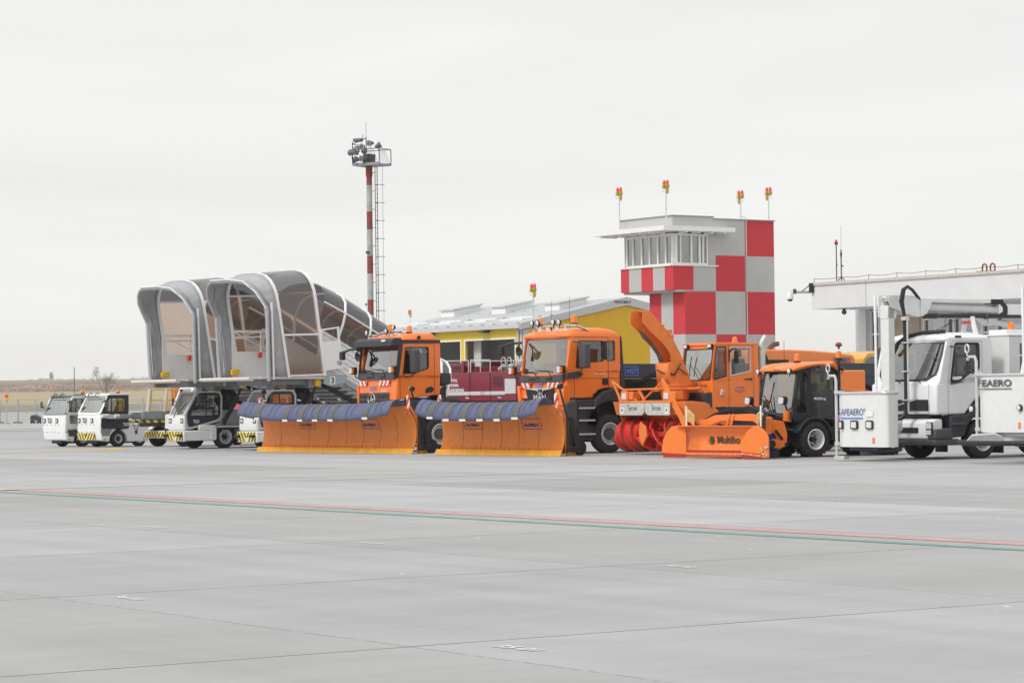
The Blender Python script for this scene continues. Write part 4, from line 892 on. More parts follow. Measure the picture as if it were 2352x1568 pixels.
        b = MB(); b.prism([(-1.13, 1.9), (-1.02, 1.9), (-0.92, 1.35), (-1.05, 1.3)], 'y', -0.06, 0.2); b.prism([(0.86, 1.35), (1.13, 1.3), (1.16, 1.92), (0.98, 1.92)], 'y', -0.05, 0.2); b.build('air_deflector', ORANGE, t, bevel=0.03)
    else:
        b = MB(); b.box(-1.02, 0.72, -0.02, 0.03, 1.40, 1.775); b.build('grille', DGREY, t, bevel=0.01)
        b = MB()
        for j in range(2):
            for i in range(8):
                x = -0.98 + i * 0.215; z = 1.62 - j * 0.17
                if -0.42 < x < 0.05: continue
                b.box(x, x + 0.15, -0.03, -0.015, z, z + 0.09)
        b.build('grille_slot', BLACK, t, smooth=0)
        # three pointed star in a ring
        c = Vector((-0.19, -0.07, 1.57)); b = MB(); b.tube([c + Vector((math.cos(a) * 0.20, 0, math.sin(a) * 0.20)) for a in [i * math.pi / 14 for i in range(29)]], 0.018, 8)
        pts = []
        for i in range(6):
            a = R(90 + 60 * i); rr_ = 0.185 if i % 2 == 0 else 0.035; pts.append((c.x + math.cos(a) * rr_, c.z + math.sin(a) * rr_))
        b.prism(pts, 'y', c.y - 0.012, c.y + 0.012); b.build('emblem', CHROME, t)
        b = MB(); b.box(-1.09, 1.09, -0.02, 0.3, 1.0, 1.38); b.build('bumper', DARK, t, bevel=0.04)
        text('model_lettering', 'Arocs', WPRINT, t, (0.27, -0.006, 1.80), (1, 0, 0), (0, 0, 1), 0.08, 0.36, bold=0.01, sh=0.3)
        # dark roof visor and dark band round the roof
        b = MB(); b.prism([(-0.16, 3.14), (0.16, 3.16), (0.24, 3.40), (0.02, 3.40), (-0.13, 3.33)], 'x', -W - 0.02, W + 0.02); b.build('sun_visor', DARK, t, bevel=0.03)
        b = MB(); b.box(W, W + 0.012, 0.2, YR, 3.24, 3.34); b.box(-W - 0.012, -W, 0.2, YR, 3.24, 3.34); b.build('roof_band', DARK, t, smooth=0)
        b = MB(); b.prism([(0.0, 2.2), (0.12, 2.2), (0.28, 3.24), (0.12, 3.24)], 'x', W + 0.0006, W + 0.008); b.prism([(0.0, 2.2), (0.12, 2.2), (0.28, 3.24), (0.12, 3.24)], 'x', -W - 0.008, -W - 0.0006); b.build('pillar_trim', DARK, t, smooth=0)
        b = MB(); b.cyl((W, 0.82, 3.41), (W + 0.03, 0.82, 3.41), 0.055, n=14); b.build('camera_eye', BLACK, t)
        b = MB(); b.box(0.62, 0.86, -0.19, -0.165, 3.28, 3.35); b.build('marker_lamp', LENS, t, bevel=0.01)
        b = MB(); b.prism([(-1.13, 2.0), (-1.08, 1.4), (-1.18, 1.4), (-1.22, 1.95)], 'y', 0.0, 0.25); b.build('air_deflector', ORANGE, t, bevel=0.02)
    # door seams, handle
    b = MB(); sy = (0.35, 1.515) if man else (0.16, 1.36)
    top = 3.22; 
    for sx in (-1, 1):
        xa, xb = (W + 0.001, W + 0.004) if sx > 0 else (-W - 0.004, -W - 0.001)
        b.prism([(sy[0] - 0.008, 1.56), (sy[0] + 0.008, 1.56), (sy[0] + 0.008, 2.25), (sy[0] - 0.008, 2.25)], 'x', xa, xb)
        b.box(xa, xb, sy[1] - 0.008, sy[1] + 0.008, 1.80 if man else 1.7, top); b.box(xa, xb, sy[0], sy[1], top, top + 0.012)
        if man: b.box(xa, xb, 0.36, 1.93, 2.08, 2.092)
    b.build('door_seam', SEAM, t, smooth=0)
    b = MB()
    if man: b.box(W + 0.001, W + 0.03, 1.30, 1.49, 1.90, 2.08)
    else: b.prism(rounded([(1.02, 1.74), (1.28, 1.78), (1.34, 1.86), (1.26, 1.95), (1.06, 1.90)], 0.04), 'x', W + 0.001, W + 0.02)
    b.build('door_handle', BLACK, t, bevel=0.01)
    if man: text('model_lettering', 'TGS 18.320', WPRINT, t, (W + 0.004, 1.02, 2.19), (0, 1, 0), (0, 0, 1), 0.045, 0.4, bold=0.01)
    # fairing behind the cab / dark block
    if man:
        b = MB(); b.prism([(YR + 0.01, 1.80), (YR + 0.16, 1.78), (YR + 0.05, 3.24), (YR + 0.01, 3.26)], 'x', -W + 0.01, W + 0.005)
        for i in range(12): b.box(W + 0.006, W + 0.02, YR + 0.02, YR + 0.07, 2.3 + i * 0.07, 2.33 + i * 0.07)
        b.build('cab_fairing', DARK, t)
    else:
        b = MB(); b.box(0.2, W - 0.05, YR + 0.04, YR + 0.42, 2.0, 2.35); b.build('air_filter', DARK, t, bevel=0.05)
        b = MB(); b.box(0.3, W - 0.15, YR + 0.06, YR + 0.3, 1.2, 2.0); b.build('engine_cowl', BLACK, t, bevel=0.03)
    # interior
    seat(t, 0.62, 1.05, 2.22); seat(t, -0.62, 1.05, 2.22); steering(t, 0.62, 0.55, 2.5)
    b = MB(); b.prism([(0.14, 2.22), (0.55, 2.22), (0.5, 2.38), (0.2, 2.42)], 'x', -W + 0.1, W - 0.1); b.build('dashboard', DGREY, t, bevel=0.04)
    # mirrors
    mx0 = W + 0.12
    m_ = mirror(t, (mx0, mx0 + 0.28, 0.42, 0.64, 2.36, 3.03), [[(W, 0.35, 3.10), (mx0 + 0.1, 0.42, 3.06), (mx0 + 0.12, 0.5, 2.95)], [(W, 0.35, 2.22), (mx0 + 0.08, 0.45, 2.28), (mx0 + 0.12, 0.5, 2.45)]])
    m_ = mirror(t, (-mx0 - 0.24, -mx0, 0.44, 0.62, 2.40, 2.98), [[(-W, 0.35, 3.10), (-mx0 - 0.1, 0.42, 3.06), (-mx0 - 0.12, 0.5, 2.95)]])
    if man:
        b = MB(); b.prism(rounded([(-0.02, 2.06), (0.5, 2.12), (0.62, 2.22), (0.4, 2.28), (0.08, 2.22)], 0.05), 'x', W + 0.002, W + 0.10); b.build('mirror_foot', DARK, t, bevel=0.02)
    # front view mirror on the far side
    b = MB(); b.tube([(-W + 0.05, 0.12, 3.12), (-W - 0.18, -0.15, 3.10), (-W - 0.30, -0.32, 3.02)], 0.035, 8); b.build('mirror_arm', DARK, t)
    mirror(t, (-W - 0.42, -W - 0.20, -0.42, -0.30, 2.78, 3.04), None, 'front_mirror', BLACK)
    b = MB(); b.tube([(-W + 0.10, -0.02, 3.1), (-W + 0.22, -0.14, 3.0), (-W + 0.30, -0.16, 2.92)], 0.03, 8); b.lathe([(0, 0.14), (0.05, 0.12), (0.07, 0)], (-W + 0.32, -0.2, 2.86), (0, 1, 0.15), 16, closed=True); b.build('kerb_mirror', DARK, t)
    # wipers
    wz = 2.12 if man else 2.28
    wiper(t, (-0.1, -0.03, wz - 0.04), (-0.32, -0.02, wz + 0.16), (-0.95, -0.01, wz + 0.17)); wiper(t, (0.55, -0.03, wz - 0.04), (0.42, -0.02, wz + 0.18), (-0.25, -0.01, wz + 0.2))
    b = MB(); b.box(-0.55, -0.25, -0.025, -0.011, wz - 0.06, wz - 0.02); b.box(0.25, 0.55, -0.025, -0.011, wz - 0.06, wz - 0.02); b.build('panel_grip', BLACK, t)
    # roof light bar
    by = 0.42; bz = ZT + (0.02 if man else -0.06)
    b = MB()
    if man: b.tube([(-1.0, by + 0.35, bz - 0.05), (-1.02, by + 0.05, bz + 0.03), (-0.9, by - 0.05, bz + 0.05), (0.9, by - 0.05, bz + 0.05), (1.05, by + 0.05, bz + 0.04), (1.08, by + 0.45, bz - 0.10)], 0.032, 8)
    else: b.tube([(-1.1, by - 0.05, bz), (-0.55, by - 0.1, bz), (-0.3, by - 0.05, bz + 0.08), (0.5, by + 0.05, bz + 0.1), (0.72, by + 0.15, bz + 0.06)], 0.035, 8)
    for x in (-0.7, -0.3, 0.15, 0.6): b.prism([(x, bz + 0.04), (x + 0.1, bz + 0.04), (x + 0.14, bz - 0.16), (x + 0.02, bz - 0.16)], 'y', by - 0.02, by + 0.01)
    b.build('light_bar', CHROME, t)
    if man:
        for x in (-0.86, -0.58, 0.18, 0.46): worklamp(t, (x, by - 0.12, bz + 0.15), (0, -1, 0.0), 0.085)
        beacon(t, (-0.75, by + 0.1, bz + 0.07), 0.08, 0.20); beacon(t, (0.86, by + 0.12, bz + 0.07), 0.09, 0.22)
        b = MB(); b.cyl((-0.05, by + 0.0, bz), (-0.05, by, bz + 0.75), 0.006, n=4); b.cyl((0.55, by + 0.2, bz - 0.1), (0.55, by + 0.2, bz + 0.85), 0.006, n=4); b.cyl((-0.05, by, bz - 0.1), (-0.05, by, bz + 0.05), 0.02, n=6); b.build('aerial', BLACK, t)
    else:
        for x, z in ((-1.05, 0.10), (0.12, 0.12), (-0.2 + 0.75, 0.22)): worklamp(t, (x, by - 0.15, bz + z), (0, -1, 0.0), 0.08)
        beacon(t, (-0.12, by + 0.15, bz + 0.10), 0.085, 0.20); beacon(t, (0.62, 0.8, ZT - 0.02), 0.085, 0.20)
        b = MB(); b.cyl((-0.6, 0.5, ZT - 0.1), (-0.55, 0.52, ZT + 0.15), 0.006, n=4); b.build('aerial', BLACK, t)
    # extra headlamps on stalks beside the windscreen
    for x, am in ((-W - 0.16, -1), (W - 0.02, 1)):
        z = 2.24 if man else 2.36
        b = MB(); b.box(x - 0.09, x + 0.09, -0.16, 0.02, z - 0.02, z + 0.2); b.tube([(x, -0.02, z), (x, 0.02, z - 0.12), (x - am * 0.1, 0.08, z - 0.14)], 0.02, 6); h = b.build('auxiliary_headlamp', BLACK, t, bevel=0.025)
        b = MB(); b.box(x - 0.075, x + 0.05, -0.172, -0.160, z, z + 0.18); b.build('lens', LENS, h, bevel=0.01)
        b = MB(); b.box(x + 0.055, x + 0.096, -0.165, -0.10, z + 0.01, z + 0.17); b.build('indicator', AMBER, h)
    # lower corner, lamps, steps, mudguards
    for sx in (-1, 1):
        xa, xb = sorted((sx * 0.78, sx * 1.18))
        b = MB(); b.prism([(0.02, 0.78), (0.42, 0.70), (0.40, 1.50), (0.30, 1.515), (0.0, 1.40)], 'x', xa, xb); c_ = b.build('bumper_corner', DGREY if man else DARK, t, bevel=0.05, seg=3)
        b = MB(); b.box(*sorted((sx * 0.86, sx * 1.12)), -0.012, 0.03, 0.98, 1.16); b.build('headlamp', LENS, c_, bevel=0.01)
        if man:
            b = MB(); b.box(*sorted((sx * 0.95, sx * 1.13)), 0.44, 1.12, 0.36, 1.50); b.build('step_panel', DARK, t, bevel=0.03)
            b = MB()
            for z in (1.24, 0.90, 0.52): b.box(*sorted((sx * 1.12, sx * 1.22)), 0.48, 0.98, z, z + 0.045)
            b.build('step', STEEL, t)
            b = MB(); b.prism([(0.99, 0.84), (0.99, 1.48), (1.14, 1.60), (1.34, 1.74), (1.6, 1.785), (2.2, 1.785), (2.5, 1.62), (2.6, 1.2), (2.55, 0.8)] + arc(1.55, 0.66, 0.78, 10, 166, 14), 'x', *sorted((sx * 0.80, sx * 1.21)))
            b.build('mudguard', DARK, t, bevel=0.05, seg=3)
        else:
            b = MB(); b.box(*sorted((sx * 0.9, sx * 1.13)), 0.44, 0.9, 0.45, 1.52); b.box(*sorted((sx * 0.9, sx * 1.15)), 0.42, 1.9, 1.28, 1.54); b.build('step_panel', DARK, t, bevel=0.03)
            b = MB(); b.prism([(0.85, 0.9), (0.9, 1.2), (1.15, 1.40), (1.6, 1.44), (2.0, 1.30), (2.25, 1.05), (2.25, 0.9)] + [(1.5 + 0.66 * math.cos(R(a)), 0.60 + 0.62 * math.sin(R(a))) for a in range(25, 160, 12)], 'x', *sorted((sx * 0.78, sx * 1.16))); b.build('mudguard', DARK, t, bevel=0.04, seg=3)
            b = MB(); b.box(*sorted((sx * 0.3, sx * 1.1)), 1.6, 2.3, 1.50, 1.62); b.build('catwalk', DGREY, t, bevel=0.02)
    r = 0.54 if man else 0.52
    yr = 5.0
    for sx in (-1, 1):
        wheel(t, (sx * 1.2, 1.5, r), r, 0.32, 0.31, sx, hub=0.16, deep=0.35); wheel(t, (sx * 1.2, yr, r), r, 0.32, 0.31, sx, hub=0.16, deep=0.6)
    chassis(t, 6.2)
    b = MB()
    for sx in (1, -1): b.box(*sorted((sx * 0.45, sx * 0.80)), 0.95, 2.4, 0.75, 1.50)
    b.box(-0.8, 0.44, 2.45, 6.0, 1.0, 1.5); b.build('inner_arch', BLACK, t)
    # front plough mount
    b = MB(); b.box(-0.5, 0.5, -0.5, 0.02, 0.45, 1.1); b.box(-0.35, -0.2, -1.0, -0.5, 0.3, 0.9); b.box(0.2, 0.35, -1.0, -0.5, 0.3, 0.9); b.cyl((0, -1.0, 0.9), (0, -0.3, 1.3), 0.06, n=8); b.build('plow_mount', BLACK, t, bevel=0.02)
    return t
mercedes = orange_truck('b', (-4.086, 78.473, 0), 57, 'orange snowplow truck with a dark visor and a large star emblem')
man = orange_truck('m', (0.79, 72.843, 0), TH, 'orange snowplow truck with a chrome roof light bar and silver steps')

# ---------------------------------------------------------------- snow ploughs
def plow(name, loc, th, HL, label, bands, seams, logos, torn=()):
    t = E(name, label, 'snowplow', loc, th, 'orange snow plows with blue rubber deflectors')
    prof = [(0.13, 0.075), (0.32, 0.14), (0.5, 0.17), (0.7, 0.175), (0.9, 0.14), (1.06, 0.06), (1.18, -0.03), (1.29, -0.13), (1.38, -0.25)]
    nx = 24; rows = []
    for (z, y) in prof: rows.append([(-HL + 2 * HL * i / nx, y, z) for i in range(nx + 1)])
    b = MB(); b.grid(rows); bl = b.build('blade', ORANGE2, t, solid=0.02, smooth=60)
    # cutting edge of separate yellow plates
    n = max(5, int(HL * 1.75)); w_ = 2 * HL / n
    for i in range(n):
        x0 = -HL + i * w_ + (0.0 if i else -0.18); x1 = -HL + (i + 1) * w_ - 0.006
        b = MB(); b.prism([(0.0, -0.0), (0.03, -0.0), (0.10, 0.155), (0.055, 0.155)], 'x', x0, x1); b.build('cutting_edge', YEDGE, t, bevel=0.004)
    b = MB()
    for i in range(n * 5):
        x = -HL + (i + 0.5) * 2 * HL / (n * 5); b.cyl((x, 0.06, 0.20), (x, 0.09, 0.20), 0.016, n=6)
    b.build('bolt', ORANGE3, t)
    b = MB()
    def on(z, off=0.013):
        for (z0, y0), (z1, y1) in zip(prof[:-1], prof[1:]):
            if z0 <= z <= z1: return y0 + (y1 - y0) * (z - z0) / (z1 - z0) - off
        return prof[-1][1] - off
    for x in seams:
        pts = [(x, on(z), z) for z, _ in prof]; b.tube(pts, 0.004, 4)
    b.build('panel_seam', SEAM, t)
    for (x, z, s_, m_) in logos:
        text('logo_lettering', s_, m_, t, (x, on(z) - 0.002, z), (1, 0, 0), (0, 0.0, 1), 0.17, 0.62, bold=0.05, ext=0.012)
        b = MB(); z0, z1 = z - 0.07, z + 0.23
        xx0, xx1 = x - 0.08, x + 0.72
        loop = lambda e: [(xx0 + e, on(z0 + e), z0 + e), (xx1 - e, on(z0 + e), z0 + e), (xx1 - e, on(z1 - e), z1 - e), (xx0 + e, on(z1 - e), z1 - e)]
        b.ring(loop(0), loop(0.018), (0, -0.003, 0)); b.build('logo_frame', m_, t, smooth=0)
    # deflector
    def dsec(x):
        e = abs(x) / HL; k = max(0.0, e - 0.35) / 0.65; lift = 0.14 * k * k
        return [(-0.24, 1.365), (-0.29, 1.41 + lift * 0.4), (-0.40, 1.445 + lift * 0.7), (-0.54, 1.42 + lift), (-0.66, 1.34 + lift), (-0.75, 1.22 + lift * 1.1), (-0.80, 1.09 + lift * 1.2), (-0.81, 0.955 + lift * 1.3)]
    def defl(x0, x1, m_, nm, off=0.0, parts=5):
        b = MB(); rows = []
        for i in range(parts + 1):
            x = x0 + (x1 - x0) * i / parts; rows.append([(x, y - off, z + off * 0.6) for y, z in dsec(x)])
        b.grid(rows); return b.build(nm, m_, t, solid=0.016, smooth=70)
    edges = [-HL - 0.0] + [v for bx in bands for v in (bx - 0.13, bx + 0.13)] + [HL]
    d0 = defl(-HL, HL, BLUE, 'deflector', 0, 40)
    for bx in bands:
        o_ = defl(bx - 0.13, bx + 0.13, GREYR, 'deflector_strap', 0.014)
        b = MB(); s_ = dsec(bx)[-1]; b.box(bx - 0.13, bx + 0.13, s_[0] - 0.036, s_[0] - 0.018, s_[1] - 0.01, s_[1] + 0.05)
        c_ = b.build('strap_plate', WHITEM, o_, smooth=0)
        b = MB()
        for k in (-0.07, 0, 0.07): b.cyl((bx + k, s_[0] - 0.044, s_[1] + 0.02), (bx + k, s_[0] - 0.036, s_[1] + 0.02), 0.012, n=6)
        b.build('rivet', STEEL, c_)
    b = MB()
    mids = [(a + c) / 2 for a, c in zip([-HL] + bands, bands + [HL])]
    for mx in mids:
        for dx in (-0.14, 0.14):
            if abs(mx + dx) < HL - 0.02: b.tube([(mx + dx, y - 0.012, z + 0.008) for y, z in dsec(mx + dx)[1:-1]], 0.012, 5)
    b.build('deflector_rib', BLUE, t)
    b = MB()
    for x in (-HL * 0.72, -HL * 0.25, HL * 0.28, HL * 0.7):
        b.tube([(x - 0.06, -0.5, 1.55), (x, -0.56, 1.60), (x + 0.07, -0.5, 1.56)], 0.014, 5)
    b.build('lifting_eye', STEEL, t)
    # back ribs, frame, side shoe, marker posts
    b = MB()
    for i in range(7):
        x = -HL + 0.02 + i * (2 * HL - 0.04) / 6
        b.prism([(0.20, 0.12), (0.34, 0.25), (0.34, 0.9), (0.20, 1.1), (-0.02, 1.38), (-0.08, 1.36), (0.10, 1.1), (0.19, 0.9), (0.20, 0.5)], 'x', x - 0.02, x + 0.02)
    b.box(-HL, HL, 0.34, 0.46, 0.35, 0.5); b.box(-HL, HL, 0.30, 0.42, 0.8, 0.92); b.build('rib', ORANGE2, t)
    b = MB(); b.box(-0.9, 0.9, 0.46, 1.1, 0.35, 0.6); b.box(-0.4, 0.4, 0.42, 0.9, 0.6, 0.95); b.build('push_frame', BLACK, t, bevel=0.02)
    b = MB(); b.box(HL - 0.04, HL + 0.10, 0.22, 0.36, 0.12, 1.05); b.obox((HL + 0.02, 0.36, 1.0), (HL + 0.06, 0.55, 0.2), 0.12, 0.14); b.cyl((HL + 0.05, 0.34, 0.35), (HL + 0.05, 0.25, 0.95), 0.05, n=10); b.box(HL - 0.02, HL + 0.14, 0.2, 0.62, 0.10, 0.26); b.build('side_hinge', BLACK, t, bevel=0.015)
    b = MB(); b.cyl((HL - 0.15, 0.75, 0.21), (HL - 0.03, 0.75, 0.21), 0.20, n=24); b.build('support_wheel', RUBBER, t)
    b = MB(); b.prism([(0.3, 0.0), (0.55, 0.0), (0.5, 0.14), (0.25, 0.14)], 'x', HL - 0.12, HL + 0.02); b.build('edge_shoe', YEDGE, t)
    for x, m_ in ((-HL + 0.22, RW1), (HL + 0.0, RW2)):
        b = MB(); b.obox((x + 0.1, 0.2, 0.95), (x + 0.02, 0.0, 1.78), 0.04, 0.05); b.cyl((x - 0.02, 0.0, 1.86), (x + 0.09, 0.0, 1.86), 0.075, n=12); mp_ = b.build('marker_post', BLACK, t, bevel=0.01)
        b = MB(); b.box(x - 0.16, x - 0.02, -0.055, -0.035, 1.15, 1.68); b.build('marker_board', m_, mp_, smooth=0)
        b = MB(); b.cyl((x + 0.0, -0.055, 1.87), (x + 0.0, -0.045, 1.87), 0.05, n=12); b.build('lens', LENS, mp_)
    return t
p1 = plow('snow_plow', (-5.39, 78.0, 0), 51.6, 4.0, 'wide orange snow plow blade in front of the truck with the star emblem', [-2.85, -1.3, -0.5, 0.3, 1.1, 2.85], [-3.0, -1.45, -0.4, 0.55, 1.4, 2.25, 3.1], [(-1.85, 0.78, 'SCHMIDT', GREYP), (1.45, 0.78, 'SCHMIDT', BLUEP)])
p2 = plow('snow_plow', (-0.43, 71.4, 0), 50.9, 2.65, 'shorter orange snow plow blade in front of the truck with the chrome light bar', [-1.95, -1.22, -0.48, 0.28, 1.02, 1.78], [-1.7, -0.85, 0.0, 0.75, 1.6], [(-1.55, 0.78, 'SCHMIDT', GREYP), (1.0, 0.78, 'SCHMIDT', BLUEP)])
# ---------------------------------------------------------------- baggage tugs
def chev(name, c): return stripes(name, (0.85, 0.66, 0.06), (0.10, 0.10, 0.10), 5.6, -0.62, chevron=c)
def tug(loc, th, label, dark=False, num=None):
    t = E('baggage_tug', label, 'tug', loc, th, 'white and navy airport tugs'); XL, XR = -0.80, 0.72
    frame = MGREY if dark else WHITE; door = WHITE if dark else NAVY
    wa = [(0.77 + 0.37 * math.cos(R(a)), 0.24 + 0.37 * math.sin(R(a))) for a in range(172, 5, -15)]
    prof = [(0.05, 0.24), (0.40, 0.18)] + wa + [(1.15, 0.17), (2.04, 0.17), (2.10, 0.48), (2.26, 0.74), (1.24, 0.87), (1.18, 0.87), (1.18, 0.66), (0.12, 0.66), (0.12, 1.17), (0.0, 1.17), (-0.02, 0.6)]
    b = MB(); b.prism(prof, 'x', XL, XR); body = b.build('body', WHITE, t, bevel=0.05, seg=3)
    # cab flanks
    for sx, X in ((1, XR), (-1, XL)):
        b = MB()
        side_frame(b, None, [([(0.04, 1.20), (1.2, 1.20), (1.2, 1.87), (0.35, 1.87)], rounded([(0.13, 1.27), (1.08, 1.27), (1.07, 1.76), (0.34, 1.76)], 0.06)),
                             ([(0.02, 0.66), (1.2, 0.66), (1.2, 1.20), (0.04, 1.20)], rounded([(0.2, 0.84), (0.86, 0.84), (0.86, 1.15), (0.18, 1.15)], 0.04))], X + 0.012 * sx, X - 0.04 * sx)
        d_ = b.build('door', door, t)
        b = MB(); b.plate([(X, y, z) for y, z in ((0.12, 1.25), (1.1, 1.25), (1.1, 1.78), (0.34, 1.78))], (0.006, 0, 0)); b.plate([(X, y, z) for y, z in ((0.18, 0.82), (0.9, 0.82), (0.9, 1.17), (0.18, 1.17))], (0.006, 0, 0)); b.build('door_window', GLASS, d_, smooth=0)
        b = MB(); b.box(X + 0.005 * sx - 0.012, X + 0.005 * sx + 0.012, 0.44, 0.475, 1.27, 1.76); b.box(X + 0.005 * sx - 0.012, X + 0.005 * sx + 0.012, 0.70, 0.72, 1.27, 1.76)
        wn = rounded([(0.13, 1.27), (1.08, 1.27), (1.07, 1.76), (0.34, 1.76)], 0.06); c_ = Vector((0.65, 1.5))
        b.ring([(X + 0.014 * sx, p[0], p[1]) for p in wn], [(X + 0.014 * sx, *(c_ + (Vector(p) - c_) * 0.93)) for p in wn], (0.006 * sx, 0, 0)); b.build('window_seal', BLACK, d_)
    # windscreen
    f = lambda x, z: (x, 0.0 + 0.37 * max(0, (z - 1.20)) / 0.65, z)
    ww = rounded([(XL + 0.10, 1.235), (XR - 0.11, 1.235), (XR - 0.12, 1.80), (XL + 0.12, 1.80)], 0.05)
    b = MB(); front_frame(b, f, [(XL + 0.01, 1.17), (XR - 0.01, 1.17), (XR - 0.01, 1.86), (XL + 0.01, 1.86)], ww, 0.05); b.build('windscreen_frame', frame, t)
    b = MB(); b.plate([Vector(f(x, z)) + Vector((0, 0.02, 0)) for x, z in ww], (0, 0.006, 0)); b.build('windscreen', GLASS, t, smooth=0)
    b = MB(); b.prism([(0.30, 1.85), (1.24, 1.85), (1.24, 1.915), (0.40, 1.925)], 'x', XL - 0.01, XR + 0.015); b.build('roof', MGREY if dark else WHITE, t, bevel=0.02)
    b = MB(); b.box(XL + 0.02, XR - 0.02, 1.17, 1.2, 0.66, 1.2); b.box(XL + 0.02, XL + 0.1, 1.17, 1.2, 1.2, 1.86); b.box(XR - 0.1, XR - 0.02, 1.17, 1.2, 1.2, 1.86); b.build('rear_panel', door, t)
    b = MB(); b.box(XL + 0.1, XR - 0.1, 1.18, 1.188, 1.2, 1.86); b.build('rear_window', GLASS, t, smooth=0)
    # lamps and logo on the nose
    for x in (-0.74, 0.10):
        b = MB(); b.box(x, x + 0.17, -0.035, -0.012, 0.87, 1.03); h = b.build('headlamp', DARK, t, bevel=0.01)
        b = MB(); b.cyl((x + 0.10, -0.045, 0.95), (x + 0.10, -0.035, 0.95), 0.05, n=14); b.build('lens', LENS, h)
        b = MB(); b.box(x + 0.02, x + 0.05, -0.04, -0.035, 0.89, 1.01); b.build('indicator', AMBER, h, smooth=0)
    text('logo_lettering', 'TLD', GREYP, t, (-0.43, -0.026, 0.87), (1, 0, 0), (0, 0, 1), 0.18, 0.29, bold=0.03)
    b = MB()
    for z in (0.53, 0.80):
        for x in (-0.74, -0.5, -0.2, 0.05, 0.28): b.box(x, x + 0.06, -0.026, -0.018, z, z + 0.014)
        b.box(XR + 0.001, XR + 0.004, 0.0, 0.1, z, z + 0.014)
    b.build('panel_slot', BLACK, t, smooth=0)
    if num:
        b = MB(); b.box(-0.78, 0.36, -0.024, -0.016, 0.26, 0.50); b.build('warning_stripes', chev('tug_chevrons', -0.22), t, smooth=0)
        text('number_lettering', num, BPRINT, t, (XR + 0.006, 1.45, 0.45), (0, 1, 0), (0, 0, 1), 0.16, 0.11, bold=0.03)
        text('logo_lettering', 'TLD', WPRINT, t, (XR + 0.02, 0.94, 0.75), (0, 1, 0), (0, 0, 1), 0.11, 0.24, bold=0.04)
        b = MB(); b.box(XR + 0.001, XR + 0.004, 1.2, 2.05, 0.745, 0.757); b.prism([(0.0, 0.65), (0.5, 0.65), (0.36, 0.40), (0.06, 0.40)], 'x', XR + 0.001, XR + 0.004); b.build('step_recess', MGREY, t, smooth=0)
    else:
        b = MB(); b.prism([(0.1, 0.62), (1.0, 0.62), (1.0, 0.36), (0.16, 0.38)], 'x', XR + 0.001, XR + 0.004); b.build('step_recess', DGREY, t, smooth=0)
    b = MB()
    for y in (0.18, 1.85, 1.98) if num else (0.18,): b.cyl((XR, y, 0.27), (XR + 0.01, y, 0.27), 0.035, n=12)
    b.build('side_reflector', mat('yellow_reflector', (0.5, 0.45, 0.05), 0.3) if 'yellow_reflector' not in bpy.data.materials else bpy.data.materials['yellow_reflector'], t)
    b = MB()
    for x in (-0.55, -0.1):
        b.tube([(x, 0.30, 1.86), (x + 0.12, 0.33, 1.95), (x + 0.25, 0.33, 1.90)], 0.016, 5); b.obox((x - 0.15, 0.26, 1.80), (x + 0.3, 0.26, 1.80), 0.02, 0.02)
    b.build('wiper', BLACK, t)
    mirror(t, (XR + 0.03, XR + 0.17, 0.14, 0.20, 1.42, 1.70), [[(XR, 0.1, 1.62), (XR + 0.1, 0.12, 1.64)]])
    mirror(t, (XL - 0.17, XL - 0.05, 0.0, 0.05, 1.42, 1.66), [[(XL, 0.1, 1.4), (XL - 0.1, 0.03, 1.5)]])
    beacon(t, (0.42, 0.95, 1.92), 0.06, 0.12)
    seat(t, 0.25, 0.85, 0.7); steering(t, 0.3, 0.45, 1.15, 0.18)
    for y in (0.77, 1.68):
        for sx, X in ((1, XR - 0.02), (-1, XL + 0.02)): wheel(t, (X, y, 0.29), 0.29, 0.18, 0.155, sx, hub=0.06, nuts=6, hubmat=BLACK)
    b = MB(); b.box(-0.35, 0.3, 0.1, 2.0, 0.12, 0.3); b.box(-0.08, 0.08, 2.05, 2.2, 0.3, 0.5); b.build('underframe', BLACK, t)
    return t
tug((-15.27, 94.23, 0), 48, 'white tug marked 4 with navy door and yellow chevrons on its nose', num='4')
tug((-16.80, 95.75, 0), 48, 'plain-nosed white tug with grey roof, behind and left of tug 4', dark=True)

# ---------------------------------------------------------------- belt loader
bl = E('belt_loader', 'grey conveyor belt loader with yellow rails beside tug 4', 'belt loader', (-12.56, 94.5, 0), 50)
b = MB(); b.box(0.15, 0.9, -1.55, 4.2, 0.98, 1.20); b.box(0.22, 0.83, -2.58, -1.55, 1.02, 1.17); b.box(0.86, 0.93, -1.52, 4.2, 1.0, 1.27); b.build('conveyor', MGREY, bl, bevel=0.02)
b = MB(); b.box(0.28, 0.78, -2.56, 4.15, 1.205, 1.22); b.build('belt', BLACK, bl)
b = MB(); b.box(0.3, 0.75, -1.3, 4.0, 0.72, 0.975); b.build('boom_frame', DGREY, bl, bevel=0.02)
b = MB(); b.box(0.905, 0.912, -2.08, 3.8, 0.86, 0.95)
ys = stripes('yellow_black_side_stripes', (0.82, 0.62, 0.03), (0.08, 0.08, 0.08), 3.2, 0.5); 
n_, l_ = nodes(ys); 
for nd in n_:
    if nd.type == 'SEPXYZ':
        for lk in list(l_):
            if lk.from_node == nd and lk.from_socket.name == 'X': to = lk.to_socket; l_.remove(lk); l_.new(nd.outputs[1], to)
b.build('warning_stripes', ys, bl, smooth=0)
def rail(b, pts, r=0.022): 
    for a, c in zip(pts[:-1], pts[1:]): b.tube([a, c], r, 6)
b = MB()
